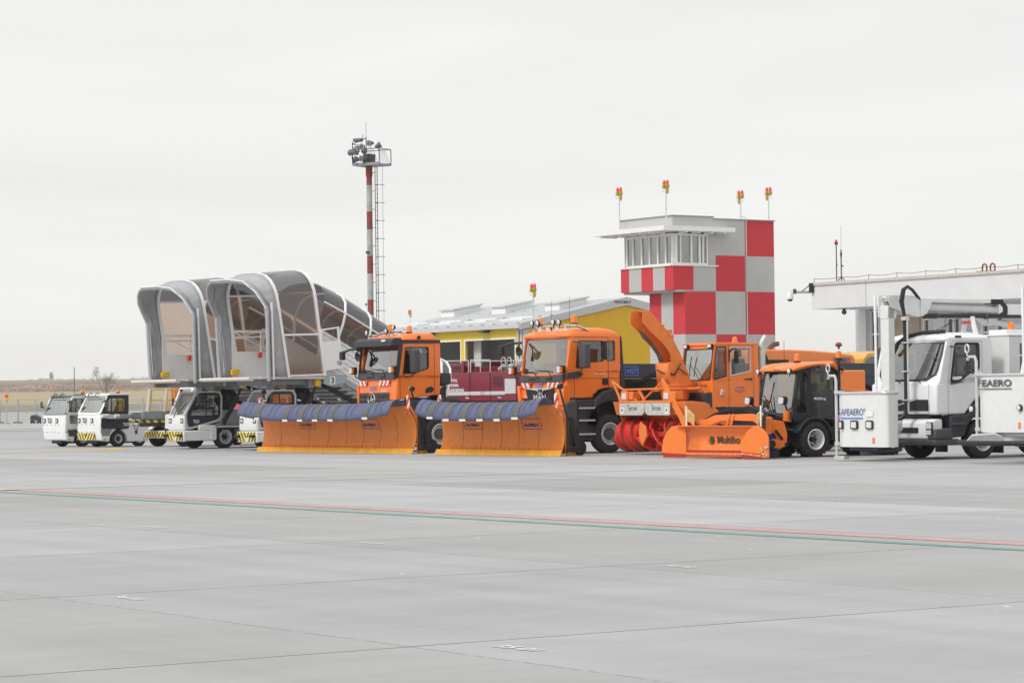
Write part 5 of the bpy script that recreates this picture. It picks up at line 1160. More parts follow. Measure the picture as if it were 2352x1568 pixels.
for x in (0.88,):
    for (y0, y1) in ((-1.2, -0.62), (-0.52, 0.55), (0.6, 1.9)):
        rail(b, [(x, y0, 1.27), (x, y0 + 0.08, 2.04), (x, y1 + 0.08, 2.04), (x, y1, 1.27), (x, y0, 1.27)]); rail(b, [(x, y0 + 0.04, 1.65), (x, y1 + 0.04, 1.65)])
for x in (0.18,):
    rail(b, [(x, 0.0, 1.27), (x, 0.1, 2.04), (x, 3.2, 2.04), (x, 3.2, 1.27)]); rail(b, [(x, 0.05, 1.65), (x, 3.2, 1.65)])
b.box(0.84, 0.92, -0.3, 0.9, 1.22, 1.32); b.box(0.86, 0.92, -0.2, -0.1, 1.3, 2.05); b.build('guard_rail', YELLOW, bl)
b = MB()
for y in (-1.32, -0.62): b.cyl((0.89, y, 1.24), (0.89, y + 0.12, 2.06), 0.062, n=14)
b.cyl((0.16, -2.45, 1.12), (0.16, -2.75, 1.12), 0.07, n=12); b.cyl((0.90, -2.5, 1.12), (0.90, -2.66, 1.12), 0.06, n=12)
b.build('foam_bumper', CREAM, bl)
b = MB(); b.tube([(0.92, -2.0, 1.15), (0.95, -1.85, 0.95), (0.95, -1.7, 0.80), (0.95, -1.5, 1.0)], 0.014, 5); coil(b, (0.95, -1.98, 0.9), (0.95, -1.8, 0.45), 6, 0.035, 0.009); coil(b, (0.95, -1.72, 0.85), (0.95, -1.84, 0.45), 6, 0.035, 0.009); b.build('coiled_cable', BLACK, bl)
b = MB(); b.prism([(-0.9, 0.56), (-0.2, 0.60), (4.0, 0.6), (4.0, 0.3), (-0.9, 0.3)], 'x', 0.0, 2.0); body = b.build('chassis', WHITE, bl, bevel=0.03)
b = MB(); b.box(0.05, 1.95, -0.925, -0.903, 0.33, 0.53); b.build('warning_stripes', chev('loader_chevrons', 1.0), bl, smooth=0)
b = MB(); b.prism([(-0.6, 0.5), (-0.7, 0.62), (-0.6, 0.72), (0.3, 0.72), (0.45, 0.6)], 'x', -0.12, 0.2); b.build('mudguard', WHITE, bl, bevel=0.03)
for y in (-0.4, 3.0):
    wheel(bl, (0.02, y, 0.37), 0.37, 0.2, 0.19, -1, nuts=6); wheel(bl, (1.98, y, 0.37), 0.37, 0.2, 0.19, 1, nuts=6)
# its cab
def box_cab(t, X0, X1, Y0, Y1, zb, belt, zt, rake, frame, doorm, ncorner=0.10, dw=None, lower=None, nm='cab'):
    """small rounded driver's cab: nose, raked windscreen, arched flank with a door"""
    b = MB(); b.prism([(Y0 + 0.03, zb), (Y0, zb + 0.05), (Y0 + 0.02, belt), (Y0 + 0.14, belt + 0.02), (Y0 + 0.14, zb)], 'x', X0, X1); b.build(nm, WHITE, t, bevel=0.05, seg=3)
    f = lambda x, z: (x, Y0 + 0.03 + rake * (z - belt) / (zt - belt), z)
    ww = rounded([(X0 + 0.09, belt + 0.03), (X1 - 0.09, belt + 0.03), (X1 - 0.09, zt - 0.07), (X0 + 0.09, zt - 0.07)], 0.05)
    b = MB(); front_frame(b, f, [(X0 + 0.005, belt - 0.01), (X1 - 0.005, belt - 0.01), (X1 - 0.005, zt), (X0 + 0.005, zt)], ww, 0.05); b.build('windscreen_frame', frame, t)
    b = MB(); b.plate([Vector(f(x, z)) + Vector((0, 0.02, 0)) for x, z in ww], (0, 0.006, 0)); b.build('windscreen', GLASS, t, smooth=0)
    Yt = Y0 + 0.03 + rake
    outer = [(Y0 + 0.10, zb), (Y1 - 0.16, belt - 0.22), (Y1 - 0.02, belt - 0.1), (Y1, zt - 0.15), (Y1 - 0.10, zt + 0.0), (Yt + 0.10, zt + 0.0), (Yt - 0.02, zt - 0.06), (Y0 + 0.04, belt)]
    inn = rounded([(Y0 + 0.22, belt - 0.04), (Y1 - 0.14, belt - 0.04), (Y1 - 0.12, zt - 0.12), (Yt + 0.12, zt - 0.12)], 0.06)
    c = Vector(((Y0 + Y1) / 2 + 0.08, (belt + zt) / 2))
    for X, sx in ((X1, 1), (X0, -1)):
        A = polar_loop(rounded(outer, 0.12, 4), c, 64); mid = [c + (p - c) * 0.90 for p in A]; B = polar_loop(inn, c, 64)
        b = MB(); b.ring([(X + 0.012 * sx, p.x, p.y) for p in A], [(X + 0.012 * sx, p.x, p.y) for p in mid], (-0.06 * sx, 0, 0)); b.build('cab_frame', frame, t)
        b = MB(); b.ring([(X + 0.004 * sx, p.x, p.y) for p in mid], [(X + 0.004 * sx, p.x, p.y) for p in B], (-0.03 * sx, 0, 0)); d_ = b.build('door', doorm, t)
        b = MB(); b.plate([(X - 0.01 * sx, p[0], p[1]) for p in inn], (0.006 * sx, 0, 0)); b.build('door_window', GLASS, d_, smooth=0)
        b = MB(); mid_y = (Y0 + Y1) / 2 + 0.12
        b.ring([(X + 0.010 * sx, p.x, p.y) for p in B], [(X + 0.010 * sx, *(c + (p - c) * 0.94)) for p in B], (0.008 * sx, 0, 0)); b.box(X - 0.005, X + 0.012, mid_y, mid_y + 0.02, belt - 0.03, zt - 0.13); b.box(X - 0.005, X + 0.012, Y0 + 0.2, Y1 - 0.14, belt + 0.11, belt + 0.135); b.build('window_bar', BLACK, d_)
    b = MB(); b.box(X0 + 0.02, X1 - 0.02, Yt - 0.02, Y1 - 0.03, zt - 0.03, zt + 0.015); b.build('roof', frame, t, bevel=0.02)
    b = MB(); b.box(X0 + 0.05, X1 - 0.05, Y1 - 0.06, Y1 - 0.03, belt - 0.3, belt); b.box(X0 + 0.05, X0 + 0.12, Y1 - 0.06, Y1 - 0.03, belt, zt - 0.03); b.box(X1 - 0.12, X1 - 0.05, Y1 - 0.06, Y1 - 0.03, belt, zt - 0.03); b.build('rear_panel', frame, t)
    seat(t, (X0 + X1) / 2, Y1 - 0.45, belt - 0.45); steering(t, (X0 + X1) / 2, Y0 + 0.45, belt + 0.02, 0.17)
    b = MB(); b.prism([(Y0 + 0.1, belt - 0.2), (Y0 + 0.35, belt - 0.15), (Y0 + 0.3, belt + 0.05), (Y0 + 0.12, belt + 0.05)], 'x', X0 + 0.1, X1 - 0.1); b.build('dashboard', DGREY, t)
box_cab(bl, 1.1, 2.0, -0.55, 0.95, 0.6, 1.2, 2.12, 0.45, WHITE, WHITE)
beacon(bl, (1.6, 0.55, 2.13), 0.06, 0.12); worklamp(bl, (1.15, -0.1, 2.2), (-0.2, -1, 0), 0.06)
b = MB(); b.box(1.1, 2.0, -0.75, -0.5, 0.5, 1.15); b.build('nose', WHITE, bl, bevel=0.05)

# ---------------------------------------------------------------- boarding stairs
def archpts(n=8):
    """right half from bottom up: (x, height) for unit arch of half width 1.5"""
    return [(1.5, 0.0), (1.5, 1.3), (1.5, 2.55), (1.47, 2.80), (1.38, 3.05), (1.22, 3.26), (0.98, 3.42), (0.65, 3.50), (0.3, 3.53)]
def full(w_=1.0, h=1.0, base=0.0):
    Rr = [(x * w_, z * h + base) for x, z in archpts()]; return Rr + [(-x, z) for x, z in reversed(Rr)]
def stairs(loc, th, label, num):
    t = E('boarding_stairs', label, 'boarding stairs', loc, th, 'covered boarding stairs trucks')
    # bumper and cab
    b = MB(); b.box(-0.02, 1.14, 0.0, 0.12, 0.26, 0.61); b.box(0.0, 1.12, 0.12, 1.28, 0.28, 0.62); b.box(0.98, 1.12, 0.62, 1.28, 0.62, 0.80); b.box(1.0, 1.12, 1.0, 1.32, 0.62, 0.74); body = b.build('body', WHITE, t, bevel=0.03)
    b = MB(); b.box(0.01, 1.11, -0.012, -0.002, 0.28, 0.59); b.build('warning_stripes', chev('stairs_chevrons_' + num, 0.56) if 'stairs_chevrons_2' not in bpy.data.materials else bpy.data.materials['stairs_chevrons_2'], body, smooth=0)
    b = MB(); b.box(0.50, 0.65, -0.018, -0.0125, 0.285, 0.41); b.build('sticker', WPRINT, body, smooth=0)
    b = MB(); b.prism([(0.56, 0.30), (0.56, 0.40), (0.52, 0.35)], 'y', -0.022, -0.0185); b.build('arrow_print', BPRINT, body, smooth=0)
    b = MB()
    for x in (-0.04, 0.86): b.box(x, x + 0.24, -0.12, -0.013, 0.42, 0.50)
    b.build('towing_hook', BLACK, t, bevel=0.01)
    box_cab(t, 0.05, 1.08, 0.03, 1.56, 0.62, 1.13, 1.92, 0.50, LGREY, NAVY)
    for x in (0.15, 0.90):
        b = MB(); b.box(x, x + 0.16, 0.018, 0.03, 0.87, 1.03); h = b.build('headlamp', DARK, t, bevel=0.01)
        b = MB(); b.cyl((x + 0.105, 0.010, 0.95), (x + 0.105, 0.018, 0.95), 0.05, n=14); b.build('lens', LENS, h)
        b = MB(); b.box(x + 0.015, x + 0.05, 0.012, 0.018, 0.92, 0.99); b.build('indicator', AMBER, h, smooth=0)
    text('logo_lettering', 'TLD', WPRINT, t, (1.09, 0.40, 0.87), (0, 1, 0), (0, 0, 1), 0.11, 0.24, bold=0.04)
    mirror(t, (1.13, 1.27, 0.52, 0.58, 1.50, 1.80), [[(1.09, 0.5, 1.7), (1.2, 0.52, 1.72)]]); mirror(t, (-0.12, -0.02, 0.30, 0.34, 1.45, 1.7), [[(0.05, 0.4, 1.6), (-0.05, 0.32, 1.6)]])
    wiper(t, (0.45, 0.03, 1.05), (0.5, 0.06, 1.20), (0.62, 0.30, 1.62)); beacon(t, (0.8, 1.0, 1.94), 0.05, 0.09); worklamp(t, (0.08, 0.52, 1.96), (-0.2, -1, 0), 0.05)
    b = MB(); b.prism(rounded([(1.05, 0.3), (1.05, 0.7), (1.28, 0.7), (1.28, 0.3)], 0.05), 'x', 1.121, 1.14); b.build('step_box', WHITE, t)
    b = MB(); b.prism([(1.15, 0.42), (1.23, 0.42), (1.19, 0.50)], 'x', 1.141, 1.144); b.build('warning_sticker', YELLOW, t, smooth=0)
    # truck bed
    b = MB(); b.box(-1.1, 1.12, 1.34, 6.6, 0.70, 0.775); b.box(-1.0, -0.85, 1.0, 6.6, 0.42, 0.70); b.build('deck', LGREY, t, bevel=0.01)
    b = MB(); b.box(0.95, 1.13, 1.13, 6.5, 0.62, 0.69); b.box(-0.6, 0.6, 0.3, 6.5, 0.35, 0.68); b.build('underframe', BLACK, t)
    b = MB(); b.box(-1.1, -0.05, 2.1, 3.4, 0.78, 1.3); b.build('engine_cover', WHITE, t, bevel=0.05)
    for y in (1.66, 5.2):
        wheel(t, (1.1, y, 0.39), 0.39, 0.24, 0.24, 1, nuts=6, hub=0.09, hubmat=BLACK); wheel(t, (-1.1, y, 0.39), 0.39, 0.24, 0.24, -1, nuts=6, hub=0.09, hubmat=BLACK)
    # tilted spare wheel behind the cab
    sp = MB(); c = (0.78, 1.90, 1.66); ax = Vector((0.55, -0.62, 0.45))
    sp.lathe([(0.1, 0.2), (0.11, 0.24), (0.11, 0.33), (0.06, 0.385), (0, 0.39), (-0.06, 0.385), (-0.11, 0.33), (-0.11, 0.2)], c, ax, 32, closed=True); so = sp.build('spare_wheel', RUBBER, t)
    sp = MB(); sp.lathe([(0.06, 0.21), (0.02, 0.2), (-0.01, 0.12), (0.02, 0.07), (0.02, 0)], c, ax, 28, closed=True); sp.build('rim', DGREY, so)
    b = MB(); b.tube([(0.7, 2.0, 1.6), (0.7, 2.2, 2.0)], 0.04, 6); b.box(0.5, 0.9, 2.2, 2.5, 1.6, 1.75); b.build('wheel_carrier', MGREY, t)
    # platform
    b = MB(); b.box(-1.5, 1.5, -0.05, 2.42, 2.26, 2.33); b.box(-1.45, 1.45, -0.30, -0.05, 2.27, 2.31); b.box(-1.42, -1.2, -0.40, -0.3, 2.24, 2.32); b.box(1.1, 1.45, -0.40, -0.3, 2.24, 2.32); b.build('platform', ALU, t, bevel=0.01)
    b = MB(); b.prism(rounded([(-0.36, 2.20), (-0.53, 2.24), (-0.53, 2.32), (-0.36, 2.34)], 0.03), 'x', -1.42, 1.55); b.build('foam_bumper', CREAM, t)
    b = MB(); b.box(-1.2, 1.2, 0.6, 0.75, 2.08, 2.25); b.box(-1.2, 1.3, 1.9, 2.3, 1.98, 2.25); b.box(1.0, 1.15, 0.2, 2.3, 2.08, 2.25); b.box(-1.15, -1.0, 0.2, 2.3, 2.08, 2.25); b.build('platform_beam', MGREY, t, bevel=0.01)
    b = MB(); b.box(0.0, 0.2, 1.75, 1.9, 2.02, 2.26); b.box(1.25, 1.42, 2.1, 2.3, 2.02, 2.26); b.build('yellow_bracket', YELLOW, t, bevel=0.03)
    b = MB(); b.cyl((1.3, 2.2, 2.1), (1.3, 2.02, 1.72), 0.045, n=8); b.cyl((1.3, 2.02, 1.72), (1.3, 1.45, 0.85), 0.085, n=10); b.cyl((-0.9, 2.2, 2.1), (-0.9, 1.45, 0.85), 0.085, n=10); b.build('hydraulic_cylinder', BLACK, t)
    b = MB(); b.obox((1.15, 2.55, 2.08), (1.15, 5.6, 0.62), 0.10, 0.14); b.obox((-1.15, 2.55, 2.08), (-1.15, 5.6, 0.62), 0.10, 0.14); b.build('support_arm', BLACK, t)
    # numbered beam and stringers; slope 0.5
    b = MB(); b.prism([(2.36, 2.40), (3.16, 2.40), (3.28, 2.34), (3.18, 2.12), (2.60, 2.02), (2.36, 2.10)], 'x', 1.44, 1.5); b.prism([(2.36, 2.40), (3.16, 2.40), (3.28, 2.34), (3.18, 2.12), (2.60, 2.02), (2.36, 2.10)], 'x', -1.5, -1.44); b.build('number_beam', BGREY, t, bevel=0.01)
    b = MB(); b.box(1.501, 1.505, 2.58, 2.79, 2.09, 2.34); pl = b.build('number_plate', WPRINT, t, smooth=0); text('number_lettering', num, BPRINT, pl, (1.506, 2.63, 2.12), (0, 1, 0), (0, 0, 1), 0.19, 0.11, bold=0.03)
    sl = 0.51; Z = lambda y, o: o - sl * (y - 2.4)
    for sx in (-1, 1):
        b = MB(); xa, xb = sorted((sx * 1.30, sx * 1.42)); b.prism([(3.1, Z(3.1, 2.72)), (7.0, Z(7.0, 2.72)), (7.0, Z(7.0, 2.52)), (3.1, Z(3.1, 2.52))], 'x', xa, xb); b.prism([(2.6, Z(2.6, 2.30)), (7.0, Z(7.0, 2.30)), (7.0, Z(7.0, 2.20)), (2.6, Z(2.6, 2.20))], 'x', *sorted((sx * 1.0, sx * 1.05))); b.build('stringer', BGREY, t, bevel=0.01)
        b = MB(); xa, xb = sorted((sx * 1.24, sx * 1.28)); b.prism([(2.42, 3.78), (7.0, Z(7.0, 3.78)), (7.0, Z(7.0, 2.5)), (2.42, 2.5)], 'x', xa, xb); sp_ = b.build('side_panel', WHITE, t, smooth=0)
        b = MB()
        for k in range(1, 7):
            o = 3.78 - k * 0.18; b.prism([(2.42, Z(2.42, o)), (7.0, Z(7.0, o)), (7.0, Z(7.0, o) - 0.012), (2.42, Z(2.42, o) - 0.012)], 'x', *sorted((sx * 1.2805, sx * 1.287)))
        b.build('panel_groove', MGREY, sp_, smooth=0)
        b = MB(); b.obox((sx * 1.30, 2.3, 3.86), (sx * 1.30, 7.0, Z(7.0, 3.86)), 0.06, 0.06); b.build('handrail', WHITE, t)
    b = MB()
    for i in range(20):
        y = 2.5 + i * 0.24; z = Z(y, 2.42); b.box(-1.2, 1.2, y, y + 0.28, z - 0.03, z); b.box(-1.2, 1.2, y, y + 0.015, z - 0.09, z - 0.03)
    b.build('step', MGREY, t, smooth=0)
    b = MB()
    for i in range(5):
        y = 2.8 + i * 0.8; b.prism([(y, Z(y, 2.30)), (y + 0.22, Z(y + 0.22, 2.30)), (y + 0.12, Z(y, 2.12))], 'x', 0.98, 1.02); b.prism([(y, Z(y, 2.30)), (y + 0.22, Z(y + 0.22, 2.30)), (y + 0.12, Z(y, 2.12))], 'x', -0.4, -0.36)
    b.build('step_bracket', LGREY, t, smooth=0)
    # open gate panel with the logo
    b = MB(); b.ring([(1.54, 2.22, 3.40), (1.54, 2.98, 3.45), (1.54, 2.94, 3.95), (1.54, 2.24, 3.86)], [(1.54, 2.27, 3.44), (1.54, 2.90, 3.49), (1.54, 2.87, 3.89), (1.54, 2.29, 3.81)], (-0.04, 0, 0)); b.prism([(2.24, 3.42), (2.98, 3.46), (3.10, 2.62), (2.40, 2.52)], 'x', 1.50, 1.545); b.build('gate', WHITE, t)
    text('logo_lettering', 'TLD', GREYP, t, (1.548, 2.83, 2.71), (0, 1, 0), (0, 0, 1), 0.12, 0.20, bold=0.04)
    # rigid canopy over the platform: two hoops, rails, smoked sheets
    fr = lambda yb, k: (lambda z: yb - k * (z - 2.3))
    A = fr(0.97, 0.165); B = fr(2.36, 0.14)
    def loop(yf, base=2.3, w_=1.0, h=1.0): return [Vector((x, yf(z), z)) for x, z in full(w_, h, base)]
    LA, LB_ = loop(A, 2.3, 1.0, 0.955), loop(B, 2.36, 1.0, 0.975)
    b = MB()
    for L_ in (LA, LB_):
        n = len(L_); ins = [Vector((p.x * 0.945, p.y, p.z - (0.06 if p.z > 4.9 else 0.0))) for p in L_]
        L_ = [Vector((p.x * 1.02, p.y, p.z + (0.03 if p.z > 4.9 else 0.0))) for p in L_]
        vs = L_ + ins; off = Vector((0, 0.09, 0)); m_ = 2 * n
        b.add(vs + [p + off for p in vs], [(i, i + 1, n + i + 1, n + i) for i in range(n - 1)] + [(m_ + i, m_ + n + i, m_ + n + i + 1, m_ + i + 1) for i in range(n - 1)] + [(i, m_ + i, m_ + i + 1, i + 1) for i in range(n - 1)] + [(n + i, n + i + 1, m_ + n + i + 1, m_ + n + i) for i in range(n - 1)])
    for x, z in ((1.48, 2.36), (1.48, 3.66), (1.42, 5.0), (-1.48, 3.66), (-1.42, 5.0), (-1.48, 2.36)): b.obox((x, A(z), z), (x, B(z + 0.03), z + 0.04), 0.05, 0.06)
    b.build('canopy_frame', WHITE, t)
    b = MB(); 
    for a_, c_, k_ in ((0, 4, 0), (3, 15, 1), (14, 18, 0)):
        b.mat(k_).grid([[p + Vector((0, 0.05, 0)) for p in LA[a_:c_]], [p + Vector((0, 0.02, 0)) for p in LB_[a_:c_]]])
    b.build('smoked_panel', [SMOKE, SMOKED], t, smooth=50)
    # fabric hood in front
    hoop = [(1.5, .30, 2.3), (1.5, .25, 3.4), (1.5, .22, 4.5), (1.45, .05, 4.78), (1.36, -.08, 5.0), (1.22, -.2, 5.18), (0.98, -.29, 5.32), (0.6, -.33, 5.38), (0.2, -.35, 5.41), (-0.4, -.35, 5.42), (-0.9, -.34, 5.42), (-1.12, -.31, 5.36), (-1.32, -.26, 5.2), (-1.44, -.18, 4.95), (-1.52, -.02, 4.7), (-1.55, .2, 4.3), (-1.53, .25, 3.4), (-1.50, .30, 2.3)]
    hoop = [Vector(p) for p in hoop]
    b = MB(); rows = []; rn = random.Random(int(num)); ns = 11
    dense = lambda L_: [L_[i].lerp(L_[i + 1], k / 3) for i in range(len(L_) - 1) for k in range(3)] + [L_[-1]]
    H_, A_ = dense(hoop), dense(LA)
    for s_ in range(ns + 1):
        u = s_ / ns; u2 = 0.36 * s_ / 8 if s_ <= 8 else 0.36 + 0.64 * (s_ - 8) / (ns - 8); row = []
        for i, (p, q) in enumerate(zip(H_, A_)):
            v = p.lerp(q, u2); c_ = Vector((0, v.y, min(v.z, 4.4))); d_ = (v - c_); d_.y = 0
            if d_.length > 0.01: d_.normalize()
            pl_ = (0.035 if s_ % 2 else -0.03) * (1 if 0 < s_ < 8 else 0.3 if s_ < ns else 0) + rn.uniform(-0.03, 0.03) * (1 if 0 < s_ < ns else 0) - 0.09 * math.sin(math.pi * u)
            row.append(v + d_ * pl_)
        rows.append(row)
    b.grid(rows); b.build('fabric_hood', FABRIC, t, smooth=40, solid=0.01)
    b = MB(); b.tube(H_[6:46], 0.055, 8); b.build('padded_hoop', FABRIC, t)
    b = MB(); b.tube([hoop[2] + Vector((0.03, -0.06, 0)), hoop[4] + Vector((0.03, -0.07, 0.02)), hoop[6] + Vector((0.0, -0.07, 0.05)), hoop[8] + Vector((0, -0.07, 0.05)), hoop[10] + Vector((0, -0.07, 0.05))], 0.022, 6)
    for x in (1.53, -1.53): b.obox((x, 0.42, 2.25), (x, 0.36, 4.7), 0.05, 0.07)
    b.build('hood_strip', WHITE, t)
    b = MB(); b.cyl((1.5, 0.26, 2.2), (1.5, 0.22, 4.5), 0.065, n=10); b.cyl((-1.50, 0.30, 2.2), (-1.55, 0.22, 4.3), 0.065, n=10); b.build('padded_post', FABRIC, t)
    # far side wall of the platform: white panel with openings, ladder loop, warning blocks
    b = MB(); b.box(-1.46, -1.42, 0.72, 2.4, 2.34, 3.20); b.box(-1.47, -1.41, 0.72, 2.4, 3.82, 3.90); b.box(-1.47, -1.41, 0.72, 0.80, 3.2, 3.82); b.box(-1.47, -1.41, 2.32, 2.4, 3.2, 3.82); b.build('side_wall', WHITEM, t)
    b = MB(); b.obox((-1.40, 0.85, 3.8), (-1.40, 2.2, 3.2), 0.03, 0.03); b.tube([(-1.3, 1.75, 3.2), (-1.3, 1.75, 3.85), (-1.3, 1.82, 3.92), (-1.3, 2.05, 3.92), (-1.3, 2.12, 3.85), (-1.3, 2.12, 3.2)], 0.025, 8); b.build('grab_rail', WHITEM, t)
    b = MB(); b.prism([(0.62, 2.42), (0.62, 2.60), (0.92, 2.62), (0.92, 2.44)], 'x', -1.40, -1.28); b.build('warning_block', YELLOW, t, bevel=0.02)
    b = MB(); b.box(-1.38, -1.30, 1.68, 1.80, 3.0, 3.18); b.build('lamp_box', REDLENS, t, bevel=0.01)
    # canopy down the stairs
    secs = []; ks = [(2.42, 0.0, 0.88), (3.05, 0.0, 0.90), (4.05, 0, 0.90), (5.05, 0, 0.90), (6.05, 0, 0.90), (7.05, 0, 0.88)]
    top = [(1.30, 0.0), (1.44, 0.5), (1.46, 0.85), (1.36, 1.20), (1.12, 1.42), (0.75, 1.54), (0.35, 1.58)]
    top = top + [(-x, z) for x, z in reversed(top)]
    def sec(y, k=1.0, dy=0.0):
        o = Z(y, 3.90); hh = 0.96 if y > 2.6 else 0.9
        return [Vector((x * k, y + 0.22 * z * hh, o + z * hh)) for x, z in top]
    ys_ = [2.25, 3.05, 4.05, 5.05, 6.05, 6.9, 7.25]
    b = MB()
    for a_, c_, k_ in ((0, 3, 0), (2, 12, 1), (11, 14, 0)): b.mat(k_).grid([sec(y)[a_:c_] for y in ys_])
    b.build('stair_canopy', [SMOKE, SMOKED], t, smooth=50)
    b = MB()
    for y in ys_[1:]: b.tube([p * 1.0 for p in sec(y, 1.01)], 0.045, 6)
    for i in (2, 5, 8, 11): b.tube([sec(y, 1.01)[i] for y in ys_], 0.03, 6)
    b.build('canopy_rib', WHITE, t)
    return t
stairs((-11.695, 88.083, 0), 52, 'boarding stairs numbered 2 under a grey hood, the left pair member behind', '2')
stairs((-8.841, 83.77, 0), 52, 'boarding stairs numbered 3 with smoked canopy, nearer the plow trucks', '3')

# ---------------------------------------------------------------- fire vehicles in front of the garage
def rp(tile): pass
fe = E('fire_engine', 'dark red fire engine with white lettering parked in front of the open garage doors', 'fire engine', (0.135, 100, 0), TH)
b = MB(); b.box(-7.2, 0.0, 0, 2.4, 0.95, 2.62); b.build('body', DRED, fe, bevel=0.03)
b = MB(); b.box(-7.0, -1.2, 0.2, 2.2, 0.45, 0.93); b.build('underframe', BLACK, fe)
b = MB(); b.box(-7.15, -0.75, -0.012, -0.002, 1.72, 1.86); b.box(-0.75, -0.02, -0.02, -0.004, 1.76, 2.33); b.build('silver_band', LGREY, fe, smooth=0)
b = MB()
for x in (-3.24, -1.8, -5.0): b.box(x, x + 0.02, -0.016, -0.003, 1.0, 2.6)
for i in range(3):
    for j in range(7): b.box(-1.6 + i * 0.24, -1.42 + i * 0.24, -0.012, -0.003, 2.06 + j * 0.055, 2.09 + j * 0.055)
b.build('shutter_gap', BLACK, fe, smooth=0)
for i, s_ in enumerate(('AEROPORTUL', 'INTERNATIONAL', 'M.KOGALNICEANU')):
    wd = (1.35, 1.55, 1.9)[i]; text('side_lettering', s_, WPRINT, fe, ((-4.12, -4.02, -3.66)[i] - wd, -0.006, 2.25 - i * 0.19), (1, 0, 0), (0, 0, 1), 0.12, wd, bold=0.03)
b = MB(); b.tube([(-2.3 + 0.16 * math.cos(a), -0.014, 1.79 + 0.045 * math.sin(a)) for a in [i * 0.4 for i in range(1, 15)]], 0.008, 4); b.build('emblem', BLUEP, fe)
b = MB(); b.box(-7.1, -3.2, 0.3, 2.1, 2.62, 2.85); b.box(-5.2, -3.3, 0.1, 0.3, 2.85, 3.0); b.box(-3.95, -3.75, 0.05, 0.3, 2.62, 3.1); b.build('roof_locker', DRED, fe, bevel=0.02)
b = MB()
for x0, x1 in ((-6.5, -3.4), (-3.25, -1.85)): rail(b, [(x0, 0.05, 2.62), (x0, 0.05, 3.10), (x1, 0.05, 3.08), (x1, 0.05, 2.62)], 0.022); rail(b, [((x0 + x1) / 2, 0.05, 2.62), ((x0 + x1) / 2, 0.05, 3.09)], 0.02); rail(b, [(x0, 2.2, 2.62), (x0, 2.2, 3.10), (x1, 2.2, 3.08), (x1, 2.2, 2.62)], 0.022)
for x in (-1.45, -1.05): b.tube([(x - 0.14, 0.4, 2.62), (x - 0.14, 0.4, 3.05)] + [(x - 0.14 * math.cos(a), 0.4, 3.05 + 0.12 * math.sin(a)) for a in (0.6, 1.2, 1.9, 2.6)] + [(x + 0.14, 0.4, 3.05), (x + 0.14, 0.4, 2.62)], 0.018, 6)
b.build('roof_rail', STEEL, fe)
b = MB(); b.lathe([(-0.25, 0.05), (-0.15, 0.14), (0.15, 0.14), (0.3, 0.08)], (-1.1, 0.6, 2.78), (1, 0.2, 0.1), 16); b.lathe([(-0.2, 0.08), (0.0, 0.13), (0.2, 0.11)], (-0.55, 0.5, 2.85), (0.3, 0.1, 1), 16); b.tube([(-1.9, 0.5, 2.7), (-1.6, 0.5, 2.85), (-1.3, 0.5, 2.75)], 0.07, 8); b.build('water_monitor', LGREY, fe)
b = MB(); rq = random.Random(5)
for k in range(14):
    p = Vector((rq.uniform(-1.7, -0.2), rq.uniform(0.1, 0.6), rq.uniform(2.65, 2.9))); b.tube([p + Vector((0.12 * math.cos(a) * rq.uniform(.8, 1.2), 0.05 * math.sin(a), 0.12 * math.sin(a))) for a in [i * 0.7 for i in range(10)]], 0.012, 4)
b.build('hose', DGREY, fe)
for x in (-5.6, -1.4): wheel(fe, (x, 0.25, 0.5), 0.01, 0.0, 0.005, 1) if False else None
for x in (-6.0, -1.5):
    for y in (0.05, 2.35):
        b = MB(); b.lathe([(0, 0.28), (0, 0.48), (0.04, 0.5), (0.26, 0.5), (0.3, 0.48), (0.3, 0.28)], (x, y, 0.5), (0, 1 if y < 1 else -1, 0), 28, closed=True); o = b.build('wheel', RUBBER, fe)
        b = MB(); b.lathe([(0.04, 0.29), (0.1, 0.2), (0.08, 0.0)], (x, y, 0.5), (0, 1 if y < 1 else -1, 0), 24, closed=True); b.build('rim', RIM, o)
f2 = E('fire_truck', 'pinkish red fire truck body seen under the raised platform of stairs 2', 'fire truck', (-14.39, 110, 0), TH)
b = MB(); b.box(-0.02, 6.3, 0, 2.5, 0.6, 2.36); b.build('body', PRED, f2, bevel=0.08, seg=3)
b = MB(); b.box(0.32, 6.0, -0.012, -0.002, 1.5, 1.92); b.box(1.96, 1.99, -0.012, -0.002, 1.92, 2.34); b.build('recess_shade_band', mat('shaded_recess_red', (0.22, 0.02, 0.03), 0.4), f2, smooth=0)  # flank stays flat; recess shade is put into this strip's darker red
b = MB(); b.box(0.3, 6.2, -0.014, -0.003, 1.1, 1.25); b.build('white_band', WHITE, f2, smooth=0)
b = MB()
for x in (1.2, 5.0):
    for y in (0.05, 2.45): b.lathe([(0, 0.2), (0, 0.48), (0.3, 0.48), (0.3, 0.2)], (x, y, 0.48), (0, 1 if y < 1 else -1, 0), 28)
b.build('wheel', RUBBER, f2)
